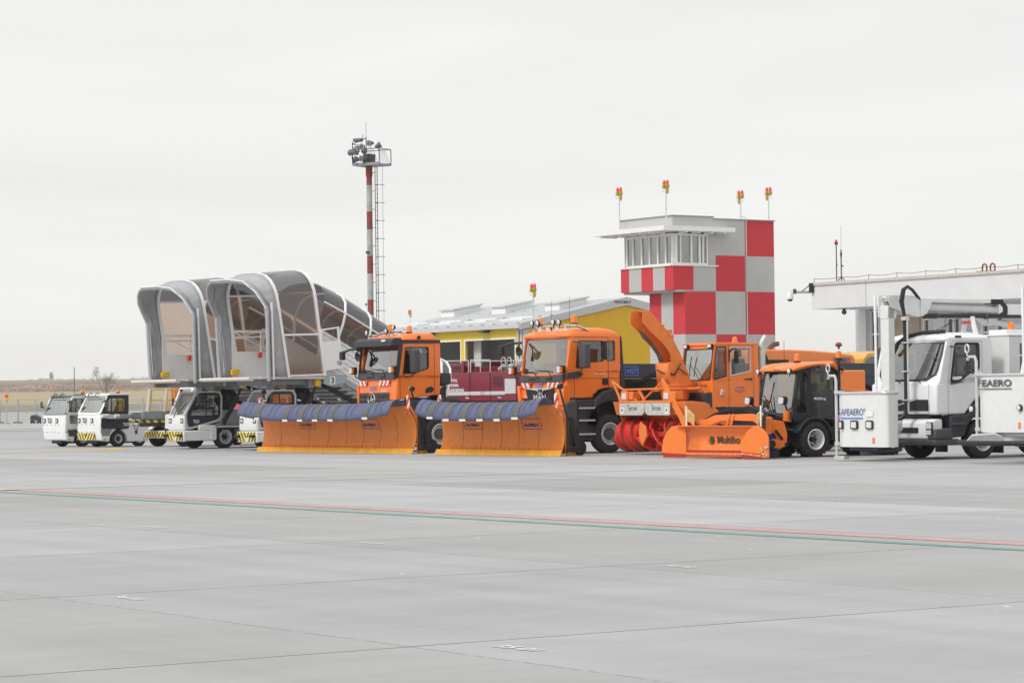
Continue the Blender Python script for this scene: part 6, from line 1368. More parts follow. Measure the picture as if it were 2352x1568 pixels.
# ---------------------------------------------------------------- jet sweeper coupled behind the right plow truck
sw = E('jet_sweeper', 'long dark beam of a towed sweeper with an orange engine hood behind the snow blower', 'sweeper', (0.79, 72.843, 0), TH)
NAVYB = mat('dark_blue_grey_steel', (0.035, 0.045, 0.065), 0.5, var=0.08)
b = MB(); b.box(0.60, 0.72, 2.15, 13.2, 2.09, 2.49); b.box(-0.6, -0.48, 2.15, 13.2, 2.09, 2.49)
for y in (2.3, 4.5, 7.0, 9.5, 12.0): b.box(-0.48, 0.60, y, y + 0.15, 2.12, 2.4)
b.build('beam', NAVYB, sw, bevel=0.012)
b = MB()
for y in (3.05, 3.15, 7.75, 7.9, 8.05, 9.0, 11.2, 11.9): b.cyl((0.715, y, 2.40), (0.724, y, 2.40), 0.012, n=6)
b.build('bolt', BLACK, sw)
lf = lambda e: [(0.724, 2.18 + e, 2.15 + e), (0.724, 2.86 - e, 2.15 + e), (0.724, 2.86 - e, 2.42 - e), (0.724, 2.18 + e, 2.42 - e)]
b = MB(); b.ring(lf(0), lf(0.018), (0.004, 0, 0)); b.ring(lf(0.03), lf(0.036), (0.004, 0, 0)); b.build('logo_frame', LBLUEP, sw, smooth=0)
text('logo_lettering', 'SCHMIDT', LBLUEP, sw, (0.725, 2.23, 2.22), (0, 1, 0), (0, 0, 1), 0.13, 0.58, bold=0.03)
b = MB(); b.prism([(11.0, 2.09), (13.2, 2.09), (13.2, 1.3), (12.4, 1.35)], 'x', 0.62, 0.70); b.obox((0.66, 10.6, 2.02), (0.66, 12.6, 1.15), 0.08, 0.14); b.box(0.60, 0.74, 10.9, 11.3, 2.02, 2.12); b.build('gooseneck', NAVYB, sw, bevel=0.01)
hood = [(7.25, 0.95), (7.25, 2.70), (7.32, 2.84), (7.45, 2.90), (8.6, 2.90), (9.5, 2.87), (10.4, 2.81), (11.0, 2.75), (11.12, 2.68), (11.15, 1.2), (11.1, 0.95)]
b = MB(); b.prism(hood, 'x', -1.1, 0.56); b.build('engine_hood', ORANGE4, sw, bevel=0.05, seg=3)
b = MB(); b.prism([(7.27, 2.50), (8.5, 2.50), (8.5, 2.60), (7.72, 2.60), (7.66, 2.76), (7.27, 2.76)], 'x', 0.561, 0.575); b.build('louvre', BLACK, sw)
ls = lambda e: [(0.565, 10.25 + e, 2.51 + e), (0.565, 10.92 - e, 2.51 + e), (0.565, 10.92 - e, 2.66 - e), (0.565, 10.25 + e, 2.66 - e)]
b = MB(); b.ring(ls(0), ls(0.012), (0.004, 0, 0)); b.build('logo_frame', BLUEP, sw, smooth=0)
text('logo_lettering', 'SCHMIDT', BLUEP, sw, (0.566, 10.30, 2.53), (0, 1, 0), (0, 0, 1), 0.10, 0.57, bold=0.03)
b = MB(); b.tube([(0.1, 8.15, 2.85), (0.1, 8.2, 2.97), (0.1, 8.32, 3.06), (0.1, 8.50, 3.08)], 0.075, 10); b.build('exhaust_elbow', mat('scorched_brown_steel', (0.16, 0.06, 0.045), 0.6), sw)
b = MB(); b.box(-0.9, 0.5, 3.2, 7.0, 0.9, 1.5); b.lathe([(-0.9, 0.45), (0.9, 0.45)], (0, 6.2, 0.5), (1, 0, 0), 20); b.box(-0.3, 0.6, 2.3, 3.2, 1.45, 1.75); b.box(-0.45, 0.55, 2.4, 6.6, 1.5, 2.07); b.box(0.56, 0.62, 3.3, 6.4, 1.1, 1.5); b.build('under_gear', BLACK, sw, bevel=0.02)
for y in (9.0, 10.1):
    wheel(sw, (0.56, y, 0.48), 0.48, 0.28, 0.27, 1); wheel(sw, (-1.1, y, 0.48), 0.48, 0.28, 0.27, -1)
b = MB(); coil(b, (0.75, 4.15, 2.45), (0.75, 2.55, 1.85), 26, 0.055, 0.013, 8); rq = random.Random(2)
for k in range(16):
    p = Vector((rq.uniform(0.3, 0.8), rq.uniform(2.35, 3.0), rq.uniform(1.35, 1.95))); b.tube([p + Vector((0.03 * math.cos(a), 0.14 * math.cos(a + k) * rq.uniform(.7, 1.2), 0.12 * math.sin(a))) for a in [i * 0.7 for i in range(10)]], 0.013, 4)
b.build('coiled_cable', BLACK, sw)
b = MB(); b.tube([(0.85, 2.45, 1.2), (0.85, 2.42, 1.9), (0.85, 2.5, 2.0), (0.85, 2.95, 2.0), (0.85, 3.02, 1.92), (0.85, 3.2, 1.1)], 0.028, 6); b.build('grab_rail', BLACK, sw)

ym = E('yellow_loader', 'yellow-topped machine with a black window peeping out behind the white truck mast', 'loader', (0.79, 72.843, 0), TH)
b = MB(); b.ring([(0.3, 11.62, 2.0), (0.3, 11.68, 2.62), (0.3, 11.85, 2.78), (0.3, 12.7, 2.88), (0.3, 14.2, 2.9), (0.3, 14.3, 2.0)], [(0.3, 11.72, 2.0), (0.3, 11.76, 2.58), (0.3, 11.9, 2.68), (0.3, 12.7, 2.76), (0.3, 14.1, 2.78), (0.3, 14.2, 2.05)], (-1.8, 0, 0)); b.build('cab', mat('machine_yellow', (0.78, 0.42, 0.07), 0.4, coat=0.3), ym, bevel=0.02)
b = MB(); b.plate([(0.28, 11.7, 2.0), (0.28, 11.74, 2.6), (0.28, 11.9, 2.7), (0.28, 14.2, 2.78), (0.28, 14.2, 2.0)], (-0.02, 0, 0)); b.build('window', glass('black_glass', (0.05, 0.05, 0.06), 0.2), ym, smooth=0)
b = MB(); b.lathe([(0, 0.45), (0.2, 0.42), (0.35, 0.3), (0.42, 0)], (0.36, 12.6, 2.1), (0, 0, 1), 20, closed=True); b.box(-1.4, 0.2, 11.7, 14.4, 0.6, 1.98); b.build('body', NAVYB, ym)
for y in (12.3, 14.0): wheel(ym, (0.3, y, 0.5), 0.5, 0.3, 0.28, 1)

# ---------------------------------------------------------------- snow blower
sb = E('snow_blower', 'orange snow blower truck with red augers and a tall curved chute', 'snow blower', (3.628, 69.49, 0.0645), 57); sb.scale = (0.957,) * 3
RED2 = mat('worn_red_auger_paint', (0.72, 0.03, 0.02), 0.45, var=0.15, vscale=7, dirt=0.3)
def helix(b, x0, x1, ro, ri, turns, hand, ph=0.0, th=0.03, cy=0.42, cz=0.5, n=22):
    m_ = int(turns * n); rows_o = []
    for i in range(m_ + 1):
        u = i / m_; a = hand * 2 * math.pi * turns * u + ph; x = x0 + (x1 - x0) * u
        rows_o.append([(x, cy + math.cos(a) * ri, cz + math.sin(a) * ri), (x, cy + math.cos(a) * ro, cz + math.sin(a) * ro)])
    b.grid(rows_o)
C0 = (0, 0.42, 0.5)
b = MB(); b.cyl((-1.70, 0.42, 0.5), (-0.66, 0.42, 0.5), 0.39, n=28); b.cyl((-0.75, 0.42, 0.5), (1.55, 0.42, 0.5), 0.09, n=14); b.cyl((0.95, 0.42, 0.5), (1.60, 0.42, 0.5), 0.34, n=28); ar = b.build('auger', RED2, sb, smooth=40)
for x0, x1, h, ph in ((-1.72, -0.72, 1, 0.3), (-1.72, -0.72, 1, 3.4), (0.7, 1.62, -1, 0.8), (0.7, 1.62, -1, 3.9)):
    b = MB(); helix(b, x0, x1, 0.485, 0.33, 1.05, h, ph); b.build('flight', RED2, ar, solid=0.025)
    b = MB(); m_ = 46; x_ = []
    for i in range(m_):
        u = i / m_; a = h * 2 * math.pi * 1.05 * u + ph; x = x0 + (x1 - x0) * u; a2 = a + 0.09 * h; c1 = Vector((x, 0.42 + math.cos(a) * 0.47, 0.5 + math.sin(a) * 0.47)); c2 = Vector((x + 0.012, 0.42 + math.cos(a2) * 0.47, 0.5 + math.sin(a2) * 0.47))
        b.obox(c1, c2, 0.05, 0.05, up=(0, math.cos(a), math.sin(a)))
    b.build('cutting_teeth', RUST, ar, smooth=0)
for x0, x1, h, ph in ((-0.55, 0.05, 1, 0.2), (-0.55, 0.05, 1, 3.3), (0.85, 0.12, -1, 1.2), (0.85, 0.12, -1, 3.3), (0.85, 0.12, -1, 5.4)):
    b = MB(); helix(b, x0, x1, 0.47, 0.38, 0.42, h, ph); b.build('ribbon', RED2, ar, solid=0.03)
b = MB()
for x in (-0.5, -0.1, 0.35, 0.7):
    for k in range(4):
        a = k * math.pi / 2 + x * 2; b.obox((x, 0.42, 0.5), (x, 0.42 + math.cos(a) * 0.45, 0.5 + math.sin(a) * 0.45), 0.07, 0.03, up=(1, 0, 0))
b.build('spoke', RED2, ar)
b = MB(); b.tube([(-0.78, 0.42 + 0.30 * math.cos(a), 0.36 + 0.30 * math.sin(a)) for a in [i * 0.4 for i in range(17)]], 0.05, 8); b.build('rusty_ring', RUST, sb)
b = MB(); b.plate([(-0.42, -0.02, 0.86), (-0.13, -0.05, 0.72), (-0.10, -0.05, 0.45), (-0.28, -0.06, 0.20), (-0.40, -0.06, 0.40), (-0.46, -0.05, 0.62)], (0.02, 0.03, 0)); b.build('paddle', ORANGE3, sb)
# housing
b = MB()
b.prism([(0.92, 0.03), (0.98, 0.5), (0.90, 0.9), (0.62, 1.16), (0.25, 1.12), (0.10, 1.42), (0.0, 1.42), (0.12, 1.05), (0.5, 1.08), (0.80, 0.86), (0.90, 0.5), (0.84, 0.03)], 'x', -1.75, 1.66)
b.prism([(0.0, 0.96), (0.3, 0.9), (0.9, 0.3), (0.95, 0.03), (1.0, 0.9), (0.7, 1.3), (0.1, 1.42), (-0.02, 1.42)], 'x', 1.62, 1.68); b.prism([(0.3, 0.9), (0.9, 0.03), (1.0, 0.9), (0.7, 1.3), (0.1, 1.42)], 'x', -1.77, -1.74)
b.box(-1.34, 1.12, -0.06, 0.04, 1.385, 1.45); b.lathe([(-0.1, 0.42), (0.15, 0.40), (0.2, 0.2)], (0.15, 0.95, 0.55), (0, 1, 0), 24)
b.prism([(0.35, 1.1), (1.0, 0.95), (1.15, 0.5), (1.1, 1.15), (0.8, 1.38), (0.35, 1.42)], 'x', 0.6, 1.55)
b.build('housing', ORANGE3, sb, bevel=0.008)
b = MB(); b.box(0.35, 1.1, 1.0, 1.6, 0.3, 1.2); b.box(-0.9, 0.2, 1.0, 1.5, 0.3, 1.25); b.build('gearbox', ORANGE3, sb, bevel=0.05)
b = MB(); b.cyl((0.5, 0.95, 1.32), (1.15, 1.2, 1.28), 0.06, n=12); b.cyl((0.9, 0.7, 1.2), (1.25, 1.35, 0.95), 0.09, n=12); b.obox((1.1, 1.1, 1.05), (1.2, 1.9, 0.75), 0.12, 0.18); b.build('lift_arm', ORANGE3, sb, bevel=0.01)
# galvanised flaps
for pts, nx, lx in (([(-1.31, 1.38), (-0.12, 1.38), (-0.12, 1.13), (-0.22, 1.04), (-1.29, 1.04)], -0.83, -1.24), ([(-0.10, 1.38), (1.08, 1.38), (1.08, 1.04), (0.06, 1.04), (-0.08, 1.13)], 0.28, 0.86)):
    b = MB(); b.prism(pts, 'y', -0.10, -0.07); fl = b.build('metal_flap', STEEL, sb, bevel=0.006)
    text('logo_lettering', 'BUCHER', GREYP, fl, (nx, -0.101, 1.18), (1, 0, 0), (0, 0, 1), 0.09, 0.40, bold=0.01)
    b = MB(); b.box(lx, lx + 0.16, -0.106, -0.1005, 1.08, 1.26); st = b.build('hand_sticker', WPRINT, fl, smooth=0)
    b = MB(); b.cyl((lx + 0.08, -0.110, 1.17), (lx + 0.08, -0.1065, 1.17), 0.028, n=8)
    for k in range(4): b.box(lx + 0.056 + k * 0.014, lx + 0.065 + k * 0.014, -0.110, -0.1065, 1.17, 1.215 + (k % 3) * 0.008)
    b.build('hand_print', BPRINT, st, smooth=0)
    b = MB(); b.box(nx - 0.02, nx - 0.01, -0.11, -0.10, 1.30, 1.34); b.box(lx - 0.0 + (0.35 if nx < 0 else -0.6), lx + 0.02 + (0.35 if nx < 0 else -0.6), -0.11, -0.10, 1.28, 1.33); b.build('flap_hook', GREYP, fl)
for x in (-1.32, 0.68):
    b = MB(); b.prism([(x, 1.45), (x + 0.32, 1.45), (x + 0.32, 1.72), (x, 1.72)], 'y', -0.03, 0.02); b.box(x + 0.02, x + 0.5, 0.02, 0.3, 1.47, 1.70); lb = b.build('lamp_housing', ORANGE3, sb, bevel=0.02)
    b = MB(); b.box(x + 0.05, x + 0.26, -0.040, -0.031, 1.49, 1.66); b.build('lens', LENS, lb, bevel=0.01)
b = MB()
b.cyl((-1.72, 0.02, 1.98), (-0.72, 0.1, 1.44), 0.028, n=8); b.cyl((-1.30, 0.05, 1.76), (0.45, 0.05, 1.77), 0.026, n=8); b.cyl((-0.45, 0.1, 1.44), (0.55, 0.1, 2.0), 0.028, n=8); b.obox((-0.55, 0.05, 1.76), (-0.30, 0.05, 1.45), 0.08, 0.03)
b.build('guard_rail', ORANGE3, sb)
b = MB(); b.prism([(-1.80, 2.02), (-1.72, 1.98), (-1.45, 1.64), (-1.28, 1.44), (-1.40, 1.40), (-1.50, 1.60)], 'y', -0.02, 0.02)
b.prism([(0.58, 2.02), (0.64, 2.06), (0.70, 2.02), (1.18, 1.48), (1.62, 1.0), (1.80, 0.55), (1.62, 0.60), (1.40, 0.95), (0.98, 1.40), (0.80, 1.62)], 'y', -0.02, 0.02); b.build('side_cutter', ORANGE3, sb, bevel=0.005)
# chute: turntable ring, neck, curved channel opening forward
b = MB(); cx, cyy = 0.22, 0.74
b.lathe([(1.74, 0.42), (1.74, 0.50), (1.80, 0.50), (1.80, 0.46), (1.85, 0.46), (1.85, 0.49), (1.90, 0.49), (1.90, 0.36)], (cx, cyy, 0), (0, 0, 1), 32)
b.lathe([(1.42, 0.20), (1.46, 0.36), (1.74, 0.42)], (cx, cyy, 0), (0, 0, 1), 28)
b.build('turntable', ORANGE3, sb)
near = [(-0.55, 3.91), (-0.33, 3.93), (-0.05, 3.66), (0.33, 3.30), (0.62, 2.88), (0.86, 2.43), (1.10, 1.90), (0.34, 1.90), (0.28, 2.43), (0.40, 2.50), (0.37, 2.72), (0.13, 3.0), (-0.16, 3.24), (-0.32, 3.36), (-0.57, 3.60)]
CH = ORANGE3
def catm(P, n=5):
    P = [Vector(p) for p in P]; out = []
    for i in range(len(P) - 1):
        a = P[max(0, i - 1)]; q = P[i]; c = P[i + 1]; d = P[min(len(P) - 1, i + 2)]
        for k in range(n):
            t_ = k / n; out.append(tuple(0.5 * ((2 * q) + (c - a) * t_ + (2 * a - 5 * q + 4 * c - d) * t_ * t_ + (3 * q - a - 3 * c + d) * t_ ** 3)))
    return out + [tuple(P[-1])]
near_o = catm(near[1:7]); near_i = catm(near[9:14]); near_s = [near[0]] + near_o + near[7:9] + near_i + [near[14]]
for x in (0.52, -0.06): 
    b = MB(); b.prism(near_s, 'x', x - 0.012, x + 0.012); b.build('chute_side', CH, sb, smooth=0)
b = MB()
back = near_o; b.grid([[(0.52, y, z) for y, z in back], [(-0.06, y, z) for y, z in back]]); b.grid([[(0.52, y, z) for y, z in ((0.34, 1.90), (0.28, 2.43), (0.40, 2.50))], [(-0.06, y, z) for y, z in ((0.34, 1.90), (0.28, 2.43), (0.40, 2.50))]])
b.build('chute_back', CH, sb, solid=0.02)
b = MB(); 
for (y0, z0), (y1, z1) in (((0.33, 3.30), (-0.0, 3.08)), ((0.80, 2.55), (0.34, 2.60))): b.obox((0.535, y0, z0), (0.535, y1, z1), 0.012, 0.02)
b.box(0.45, 0.56, 0.30, 0.42, 3.28, 3.40); b.cyl((0.56, 0.12, 3.52), (-0.1, 0.12, 3.52), 0.03, n=8); b.build('chute_hinge', CH, sb)
b = MB(); b.prism([(-0.30, 3.42), (-0.1, 3.32), (0.25, 2.98), (0.5, 2.66), (0.56, 2.45), (0.42, 2.44), (0.30, 2.72), (0.08, 2.98), (-0.2, 3.2)], 'x', -0.046, -0.04); b.build('worn_liner', mat('worn_grey_steel', (0.17, 0.165, 0.14), 0.6, var=0.3), sb, smooth=0)
b = MB(); b.tube([(0.56, 0.35, 2.2), (0.6, 0.45, 2.12), (0.6, 0.55, 2.3), (0.57, 0.68, 2.45)], 0.018, 6); b.tube([(0.56, 0.42, 2.15), (0.62, 0.6, 2.32), (0.58, 0.9, 2.15)], 0.018, 6); b.tube([(0.1, 0.2, 2.3), (0.3, 0.28, 2.2), (0.55, 0.4, 2.15)], 0.02, 6); b.build('hydraulic_hose', BLACK, sb)
b = MB(); b.obox((-0.25, 0.3, 1.72), (1.0, 1.05, 1.78), 0.16, 0.06); b.obox((0.98, 1.1, 1.78), (1.12, 1.55, 1.0), 0.05, 0.07); b.obox((1.05, 1.45, 1.0), (1.1, 1.7, 0.98), 0.14, 0.05); b.build('chute_bracket', ORANGE3, sb, bevel=0.01)
# cab of the carrier
X0, X1, Y0, Y1 = -0.36, 1.10, 1.36, 3.02
b = MB(); b.prism([(Y0, 1.68), (Y0 + 0.02, 1.24), (Y1, 1.24), (Y1, 2.06), (Y0 + 0.45, 1.97), (Y0, 1.94)], 'x', X0, X1); b.build('cab', ORANGE, sb, bevel=0.015)
b = MB()
side_frame(b, None, [([(Y0 + 0.0, 1.94), (1.95, 1.98), (1.95, 2.96), (Y0 + 0.14, 2.96)], [(1.42, 2.0), (1.87, 2.10), (1.86, 2.92), (1.53, 2.92)]), ([(1.95, 1.98), (Y1, 2.05), (Y1 - 0.04, 2.96), (1.95, 2.96)], [(2.02, 2.12), (2.70, 2.24), (2.70, 2.91), (2.02, 2.91)])], X1, X1 - 0.05)
side_frame(b, None, [([(Y0 + 0.0, 1.94), (1.95, 1.98), (1.95, 2.96), (Y0 + 0.14, 2.96)], [(1.42, 2.0), (1.87, 2.10), (1.86, 2.92), (1.53, 2.92)]), ([(1.95, 1.98), (Y1, 2.05), (Y1 - 0.04, 2.96), (1.95, 2.96)], [(2.02, 2.12), (2.70, 2.24), (2.70, 2.91), (2.02, 2.91)])], X0, X0 + 0.05)
fb = lambda x, z: (x, Y0 + 0.14 * (z - 1.94) / 1.02, z)
wwb = rounded([(X0 + 0.08, 2.0), (X1 - 0.10, 2.0), (X1 - 0.10, 2.86), (X0 + 0.08, 2.86)], 0.03)
front_frame(b, fb, [(X0, 1.94), (X1, 1.94), (X1, 2.96), (X0, 2.96)], wwb, 0.05)
b.box(X0 + 0.05, X1 - 0.05, Y1 - 0.08, Y1 - 0.04, 2.05, 2.35)
b.build('cab_frame', ORANGE, sb)
b = MB(); b.prism([(Y0 + 0.10, 2.96), (Y1 + 0.0, 2.96), (Y1 + 0.0, 3.03), (Y0 + 0.12, 3.04)], 'x', X0 - 0.01, X1 + 0.015); b.build('roof', ORANGE, sb, bevel=0.012)
b = MB(); b.plate([Vector(fb(x, z)) + Vector((0, 0.02, 0)) for x, z in wwb], (0, 0.006, 0)); b.build('windscreen', GLASS, sb, smooth=0)
b = MB()
for X in (X1 - 0.02, X0 + 0.02):
    b.plate([(X, 1.40, 1.99), (X, 1.89, 2.08), (X, 1.88, 2.94), (X, 1.5, 2.94)], (0.005, 0, 0)); b.plate([(X, 2.0, 2.1), (X, 2.72, 2.22), (X, 2.72, 2.93), (X, 2.0, 2.93)], (0.005, 0, 0))
b.build('side_window', GLASSD, sb, smooth=0)
def outl(b, x, loop, k, t_): c = Vector((sum(p[0] for p in loop) / 4, sum(p[1] for p in loop) / 4)); b.ring([(x, *(c + (Vector(p) - c) * k)) for p in loop], [(x, *(c + (Vector(p) - c) * (k - t_))) for p in loop], (0.008, 0, 0))
b = MB(); outl(b, X1 + 0.001, [(1.42, 2.0), (1.87, 2.10), (1.86, 2.92), (1.53, 2.92)], 1.02, 0.07)
b.build('window_seal', BLACK, sb)
b = MB(); outl(b, X1 + 0.001, [(2.02, 2.12), (2.70, 2.24), (2.70, 2.91), (2.02, 2.91)], 1.05, 0.09); b.build('window_trim', ALU, sb)
c_ = Vector((sum(p[0] for p in wwb) / len(wwb), sum(p[1] for p in wwb) / len(wwb)))
b = MB(); b.ring([Vector(fb(*(c_ + (Vector(p) - c_) * 1.03))) - Vector((0, 0.004, 0)) for p in wwb], [Vector(fb(*(c_ + (Vector(p) - c_) * 0.975))) - Vector((0, 0.004, 0)) for p in wwb], (0, -0.008, 0)); b.build('windscreen_seal', BLACK, sb)
b = MB(); b.box(X1 + 0.001, X1 + 0.004, 1.945, 1.955, 1.26, 2.94); b.box(X1 + 0.001, X1 + 0.004, 1.955, 2.82, 2.945, 2.952); b.box(X1 + 0.001, X1 + 0.004, 2.815, 2.822, 1.26, 2.945); b.build('door_seam', SEAM, sb, smooth=0)
b = MB(); b.box(X1 + 0.005, X1 + 0.04, 2.50, 2.72, 2.00, 2.03); b.cyl((X1, 2.72, 2.015), (X1 + 0.05, 2.72, 2.015), 0.03, n=10); b.build('door_handle', BLACK, sb)
b = MB(); b.tube([(X1 + 0.006, 2.34 + 0.17 * math.cos(a), 1.73 + 0.07 * math.sin(a)) for a in [0.5 + i * 0.35 for i in range(16)]], 0.008, 4); b.build('emblem', BLUEP, sb)
text('emblem_lettering', 'AIMKC', REDLENS, sb, (X1 + 0.004, 2.27, 1.70), (0, 1, 0), (0, 0, 1), 0.05, 0.22)
for x in (X0 + 0.06, X1 - 0.28):
    b = MB(); b.box(x, x + 0.22, Y0 + 0.05, Y0 + 0.13, 2.885, 3.005); h = b.build('roof_lamp', BLACK, sb, bevel=0.01); b = MB(); b.box(x + 0.03, x + 0.19, Y0 + 0.038, Y0 + 0.049, 2.90, 2.99); b.build('lens', LENS, h, bevel=0.008)
beacon(sb, (0.75, 2.45, 3.03), 0.075, 0.13, basem=ORANGE)
b = MB(); b.tube([(0.12, Y0 - 0.03, 2.12), (0.10, Y0 - 0.01, 2.35), (0.15, Y0 + 0.03, 2.66)], 0.014, 5); b.tube([(0.6, Y0 - 0.05, 1.96), (0.45, Y0 - 0.03, 2.15), (0.12, Y0 - 0.0, 2.40)], 0.010, 5); b.build('wiper', BLACK, sb)
mirror(sb, (X1 + 0.14, X1 + 0.32, 2.02, 2.07, 2.45, 2.80), [[(X1, 1.98, 2.75), (X1 + 0.1, 2.0, 2.86), (X1 + 0.22, 2.04, 2.86), (X1 + 0.23, 2.05, 2.78)], [(X1, 1.98, 2.5), (X1, 1.98, 2.85)]], m=BLACK)
b = MB(); b.prism([(1.62, 1.57), (1.78, 1.57), (1.78, 1.68), (1.66, 1.74)], 'x', X1 + 0.001, X1 + 0.06); h = b.build('side_lamp', ALU, sb, bevel=0.01); b = MB(); b.box(X1 + 0.061, X1 + 0.07, 1.67, 1.76, 1.60, 1.68); b.build('lens', AMBER, h)
seat(sb, 0.4, 2.55, 1.85); steering(sb, 0.4, 1.95, 2.15, 0.2)
b = MB(); b.prism([(1.06, 1.62), (Y0 + 0.02, 1.66), (Y0 + 0.05, 1.22), (1.45, 1.0), (1.25, 1.0)], 'x', 0.9, X1 - 0.01); b.box(-0.9, 0.85, 1.2, 1.34, 0.6, 1.66); b.box(-1.1, 1.08, 1.4, 7.5, 0.75, 1.22); b.build('front_cowl', DARK, sb, bevel=0.02)
text('logo_lettering', 'BUCHER', GREYP, sb, (0.55, Y0 - 0.006, 1.80), (1, 0, 0), (0, 0, 1), 0.07, 0.34, bold=0.01)
b = MB(); b.box(-1.1, 1.02, 3.35, 7.0, 1.24, 2.25); b.box(-1.15, 1.06, 3.06, 3.34, 1.24, 2.1); b.build('engine_cover', ORANGE, sb, bevel=0.04)
b = MB(); b.box(X1 - 0.04, X1 + 0.0, 3.10, 3.14, 1.3, 2.2); b.ring([(1.025, 3.5, 1.4), (1.025, 4.6, 1.4), (1.025, 4.6, 1.95), (1.025, 3.5, 1.95)], [(1.025, 3.51, 1.41), (1.025, 4.59, 1.41), (1.025, 4.59, 1.94), (1.025, 3.51, 1.94)], (0.003, 0, 0)); b.build('cover_seam', SEAM, sb, smooth=0)
b = MB(); b.cyl((1.0, 3.20, 2.27), (1.0, 3.20, 2.95), 0.105, n=18); b.cyl((1.0, 3.20, 2.15), (1.0, 3.20, 2.27), 0.07, n=14); b.tube([(1.0, 3.20, 2.95), (1.0, 3.20, 3.03), (1.0, 3.27, 3.13), (1.0, 3.34, 3.22)], 0.065, 12); b.build('exhaust_stack', STEEL, sb)
for y in (2.2, 5.4):
    for sx in (1, -1): wheel(sb, (sx * 1.08, y, 0.433), 0.5, 0.32, 0.27, sx)
b = MB(); b.box(-1.0, 1.05, 1.4, 1.7, 0.9, 1.22); b.cyl((1.0, 1.5, 1.1), (1.0, 2.6, 1.25), 0.05, n=8); rq = random.Random(9)
for k in range(7): b.tube([(1.0 + rq.uniform(-.1, .1), 1.2, 0.9 + k * 0.02), (1.1, 1.7, 1.15 + rq.uniform(-.05, .1)), (1.1, 2.4, 1.1 + rq.uniform(-.08, .12)), (1.0, 3.2, 0.9)], 0.025, 6)
b.build('hose_bundle', BLACK, sb)

# ---------------------------------------------------------------- compact tractor with folding plow
hg = E('compact_tractor', 'small orange-roofed tractor with a large dark glazed cab and white rims', 'tractor', (5.913, 64.955, 0), 60)
DK = mat('dark_cab_frame', (0.022, 0.026, 0.036), 0.4, var=0.1)
W2 = 0.74
sp = rounded([(0.76, 0.92), (1.5, 0.80), (2.12, 0.66), (2.16, 1.4), (2.14, 2.0), (1.98, 2.22), (1.6, 2.27), (1.12, 2.25), (0.93, 2.05), (0.82, 1.6)], 0.08, 3)
w1 = rounded([(0.86, 1.10), (1.20, 1.11), (1.22, 2.0), (1.12, 2.14), (1.02, 2.06), (0.90, 1.6)], 0.04)
w2_ = rounded([(1.32, 1.0), (1.6, 0.80), (2.04, 0.72), (2.07, 1.6), (2.03, 2.0), (1.85, 2.16), (1.32, 2.18)], 0.06)
b = MB()
for sx in (1, -1):
    c1 = Vector((1.05, 1.55)); c2 = Vector((1.68, 1.45))
    cellA = [(0.76, 0.92), (1.26, 0.85), (1.26, 2.27), (1.12, 2.25), (0.93, 2.05), (0.82, 1.6)]; cellB = [(1.26, 0.85), (1.5, 0.62), (2.12, 0.62), (2.16, 1.4), (2.14, 2.0), (1.98, 2.22), (1.6, 2.27), (1.26, 2.27)]
    side_frame(b, None, [(cellA, w1), (cellB, w2_)], sx * W2, sx * (W2 - 0.06))
fw = lambda x, z: (x, 0.74 + 0.20 * max(0.0, (z - 0.95) / 1.2) ** 1.3 - 0.05 * (1 - (x / W2) ** 2), z)
wh = rounded([(-W2 + 0.07, 1.10), (W2 - 0.07, 1.10), (W2 - 0.09, 2.10), (-W2 + 0.09, 2.10)], 0.06, 4)
front_frame(b, fw, [(-W2 + 0.003, 0.93), (W2 - 0.003, 0.93), (W2 - 0.003, 2.20), (-W2 + 0.003, 2.20)], wh, 0.04)
b.box(-W2 + 0.02, W2 - 0.02, 2.08, 2.14, 0.66, 1.1); b.box(-W2 + 0.02, -W2 + 0.12, 2.08, 2.14, 1.1, 2.2); b.box(W2 - 0.12, W2 - 0.02, 2.08, 2.14, 1.1, 2.2); b.box(-W2 + 0.05, W2 - 0.05, 0.8, 2.1, 0.62, 0.70)
b.build('cab_frame', DK, hg)
b = MB(); rows = []
for j in range(8):
    z = 1.09 + 1.03 * j / 7; rows.append([Vector(fw((-1 + 2 * i / 20) * (W2 - 0.07), z)) + Vector((0, 0.015, 0)) for i in range(21)])
b.grid(rows); b.build('windscreen', GLASS, hg, smooth=80)
b = MB()
for sx in (1, -1):
    b.plate([(sx * (W2 - 0.03), p[0], p[1]) for p in w1], (0.005, 0, 0)); b.plate([(sx * (W2 - 0.03), p[0], p[1]) for p in w2_], (0.005, 0, 0))
b.plate([(-W2 + 0.12, 2.11, 1.1), (W2 - 0.12, 2.11, 1.1), (W2 - 0.12, 2.11, 2.2), (-W2 + 0.12, 2.11, 2.2)], (0, 0.005, 0)); b.build('side_window', GLASST, hg, smooth=0)
text('logo_lettering', 'Multihog', WPRINT, hg, (W2 + 0.006, 1.40, 1.40), (0, 1, 0), (0, 0, 1), 0.09, 0.36, bold=0.02)
b = MB(); rows = []
for (y, z0, z1, w_) in ((0.72, 2.14, 2.18, 0.62), (0.78, 2.13, 2.22, 0.70), (0.92, 2.16, 2.29, 0.76), (1.15, 2.22, 2.33, 0.79), (1.5, 2.27, 2.36, 0.80), (1.95, 2.24, 2.38, 0.80), (2.12, 2.12, 2.37, 0.79), (2.19, 2.08, 2.30, 0.76)):
    rows.append([(-w_, y, z0), (-w_ - 0.01, y, (z0 + z1) / 2), (-w_ + 0.10, y, z1), (-0.3, y, z1 + 0.0), (-0.28, y, z1 - 0.02), (0.28, y, z1 - 0.02), (0.3, y, z1), (w_ - 0.10, y, z1), (w_ + 0.01, y, (z0 + z1) / 2), (w_, y, z0)])
b.grid(rows); b.add(rows[0], [list(range(10))]); b.add(rows[-1], [list(range(9, -1, -1))]); b.build('roof', ORANGE, hg, smooth=50, solid=0.02)
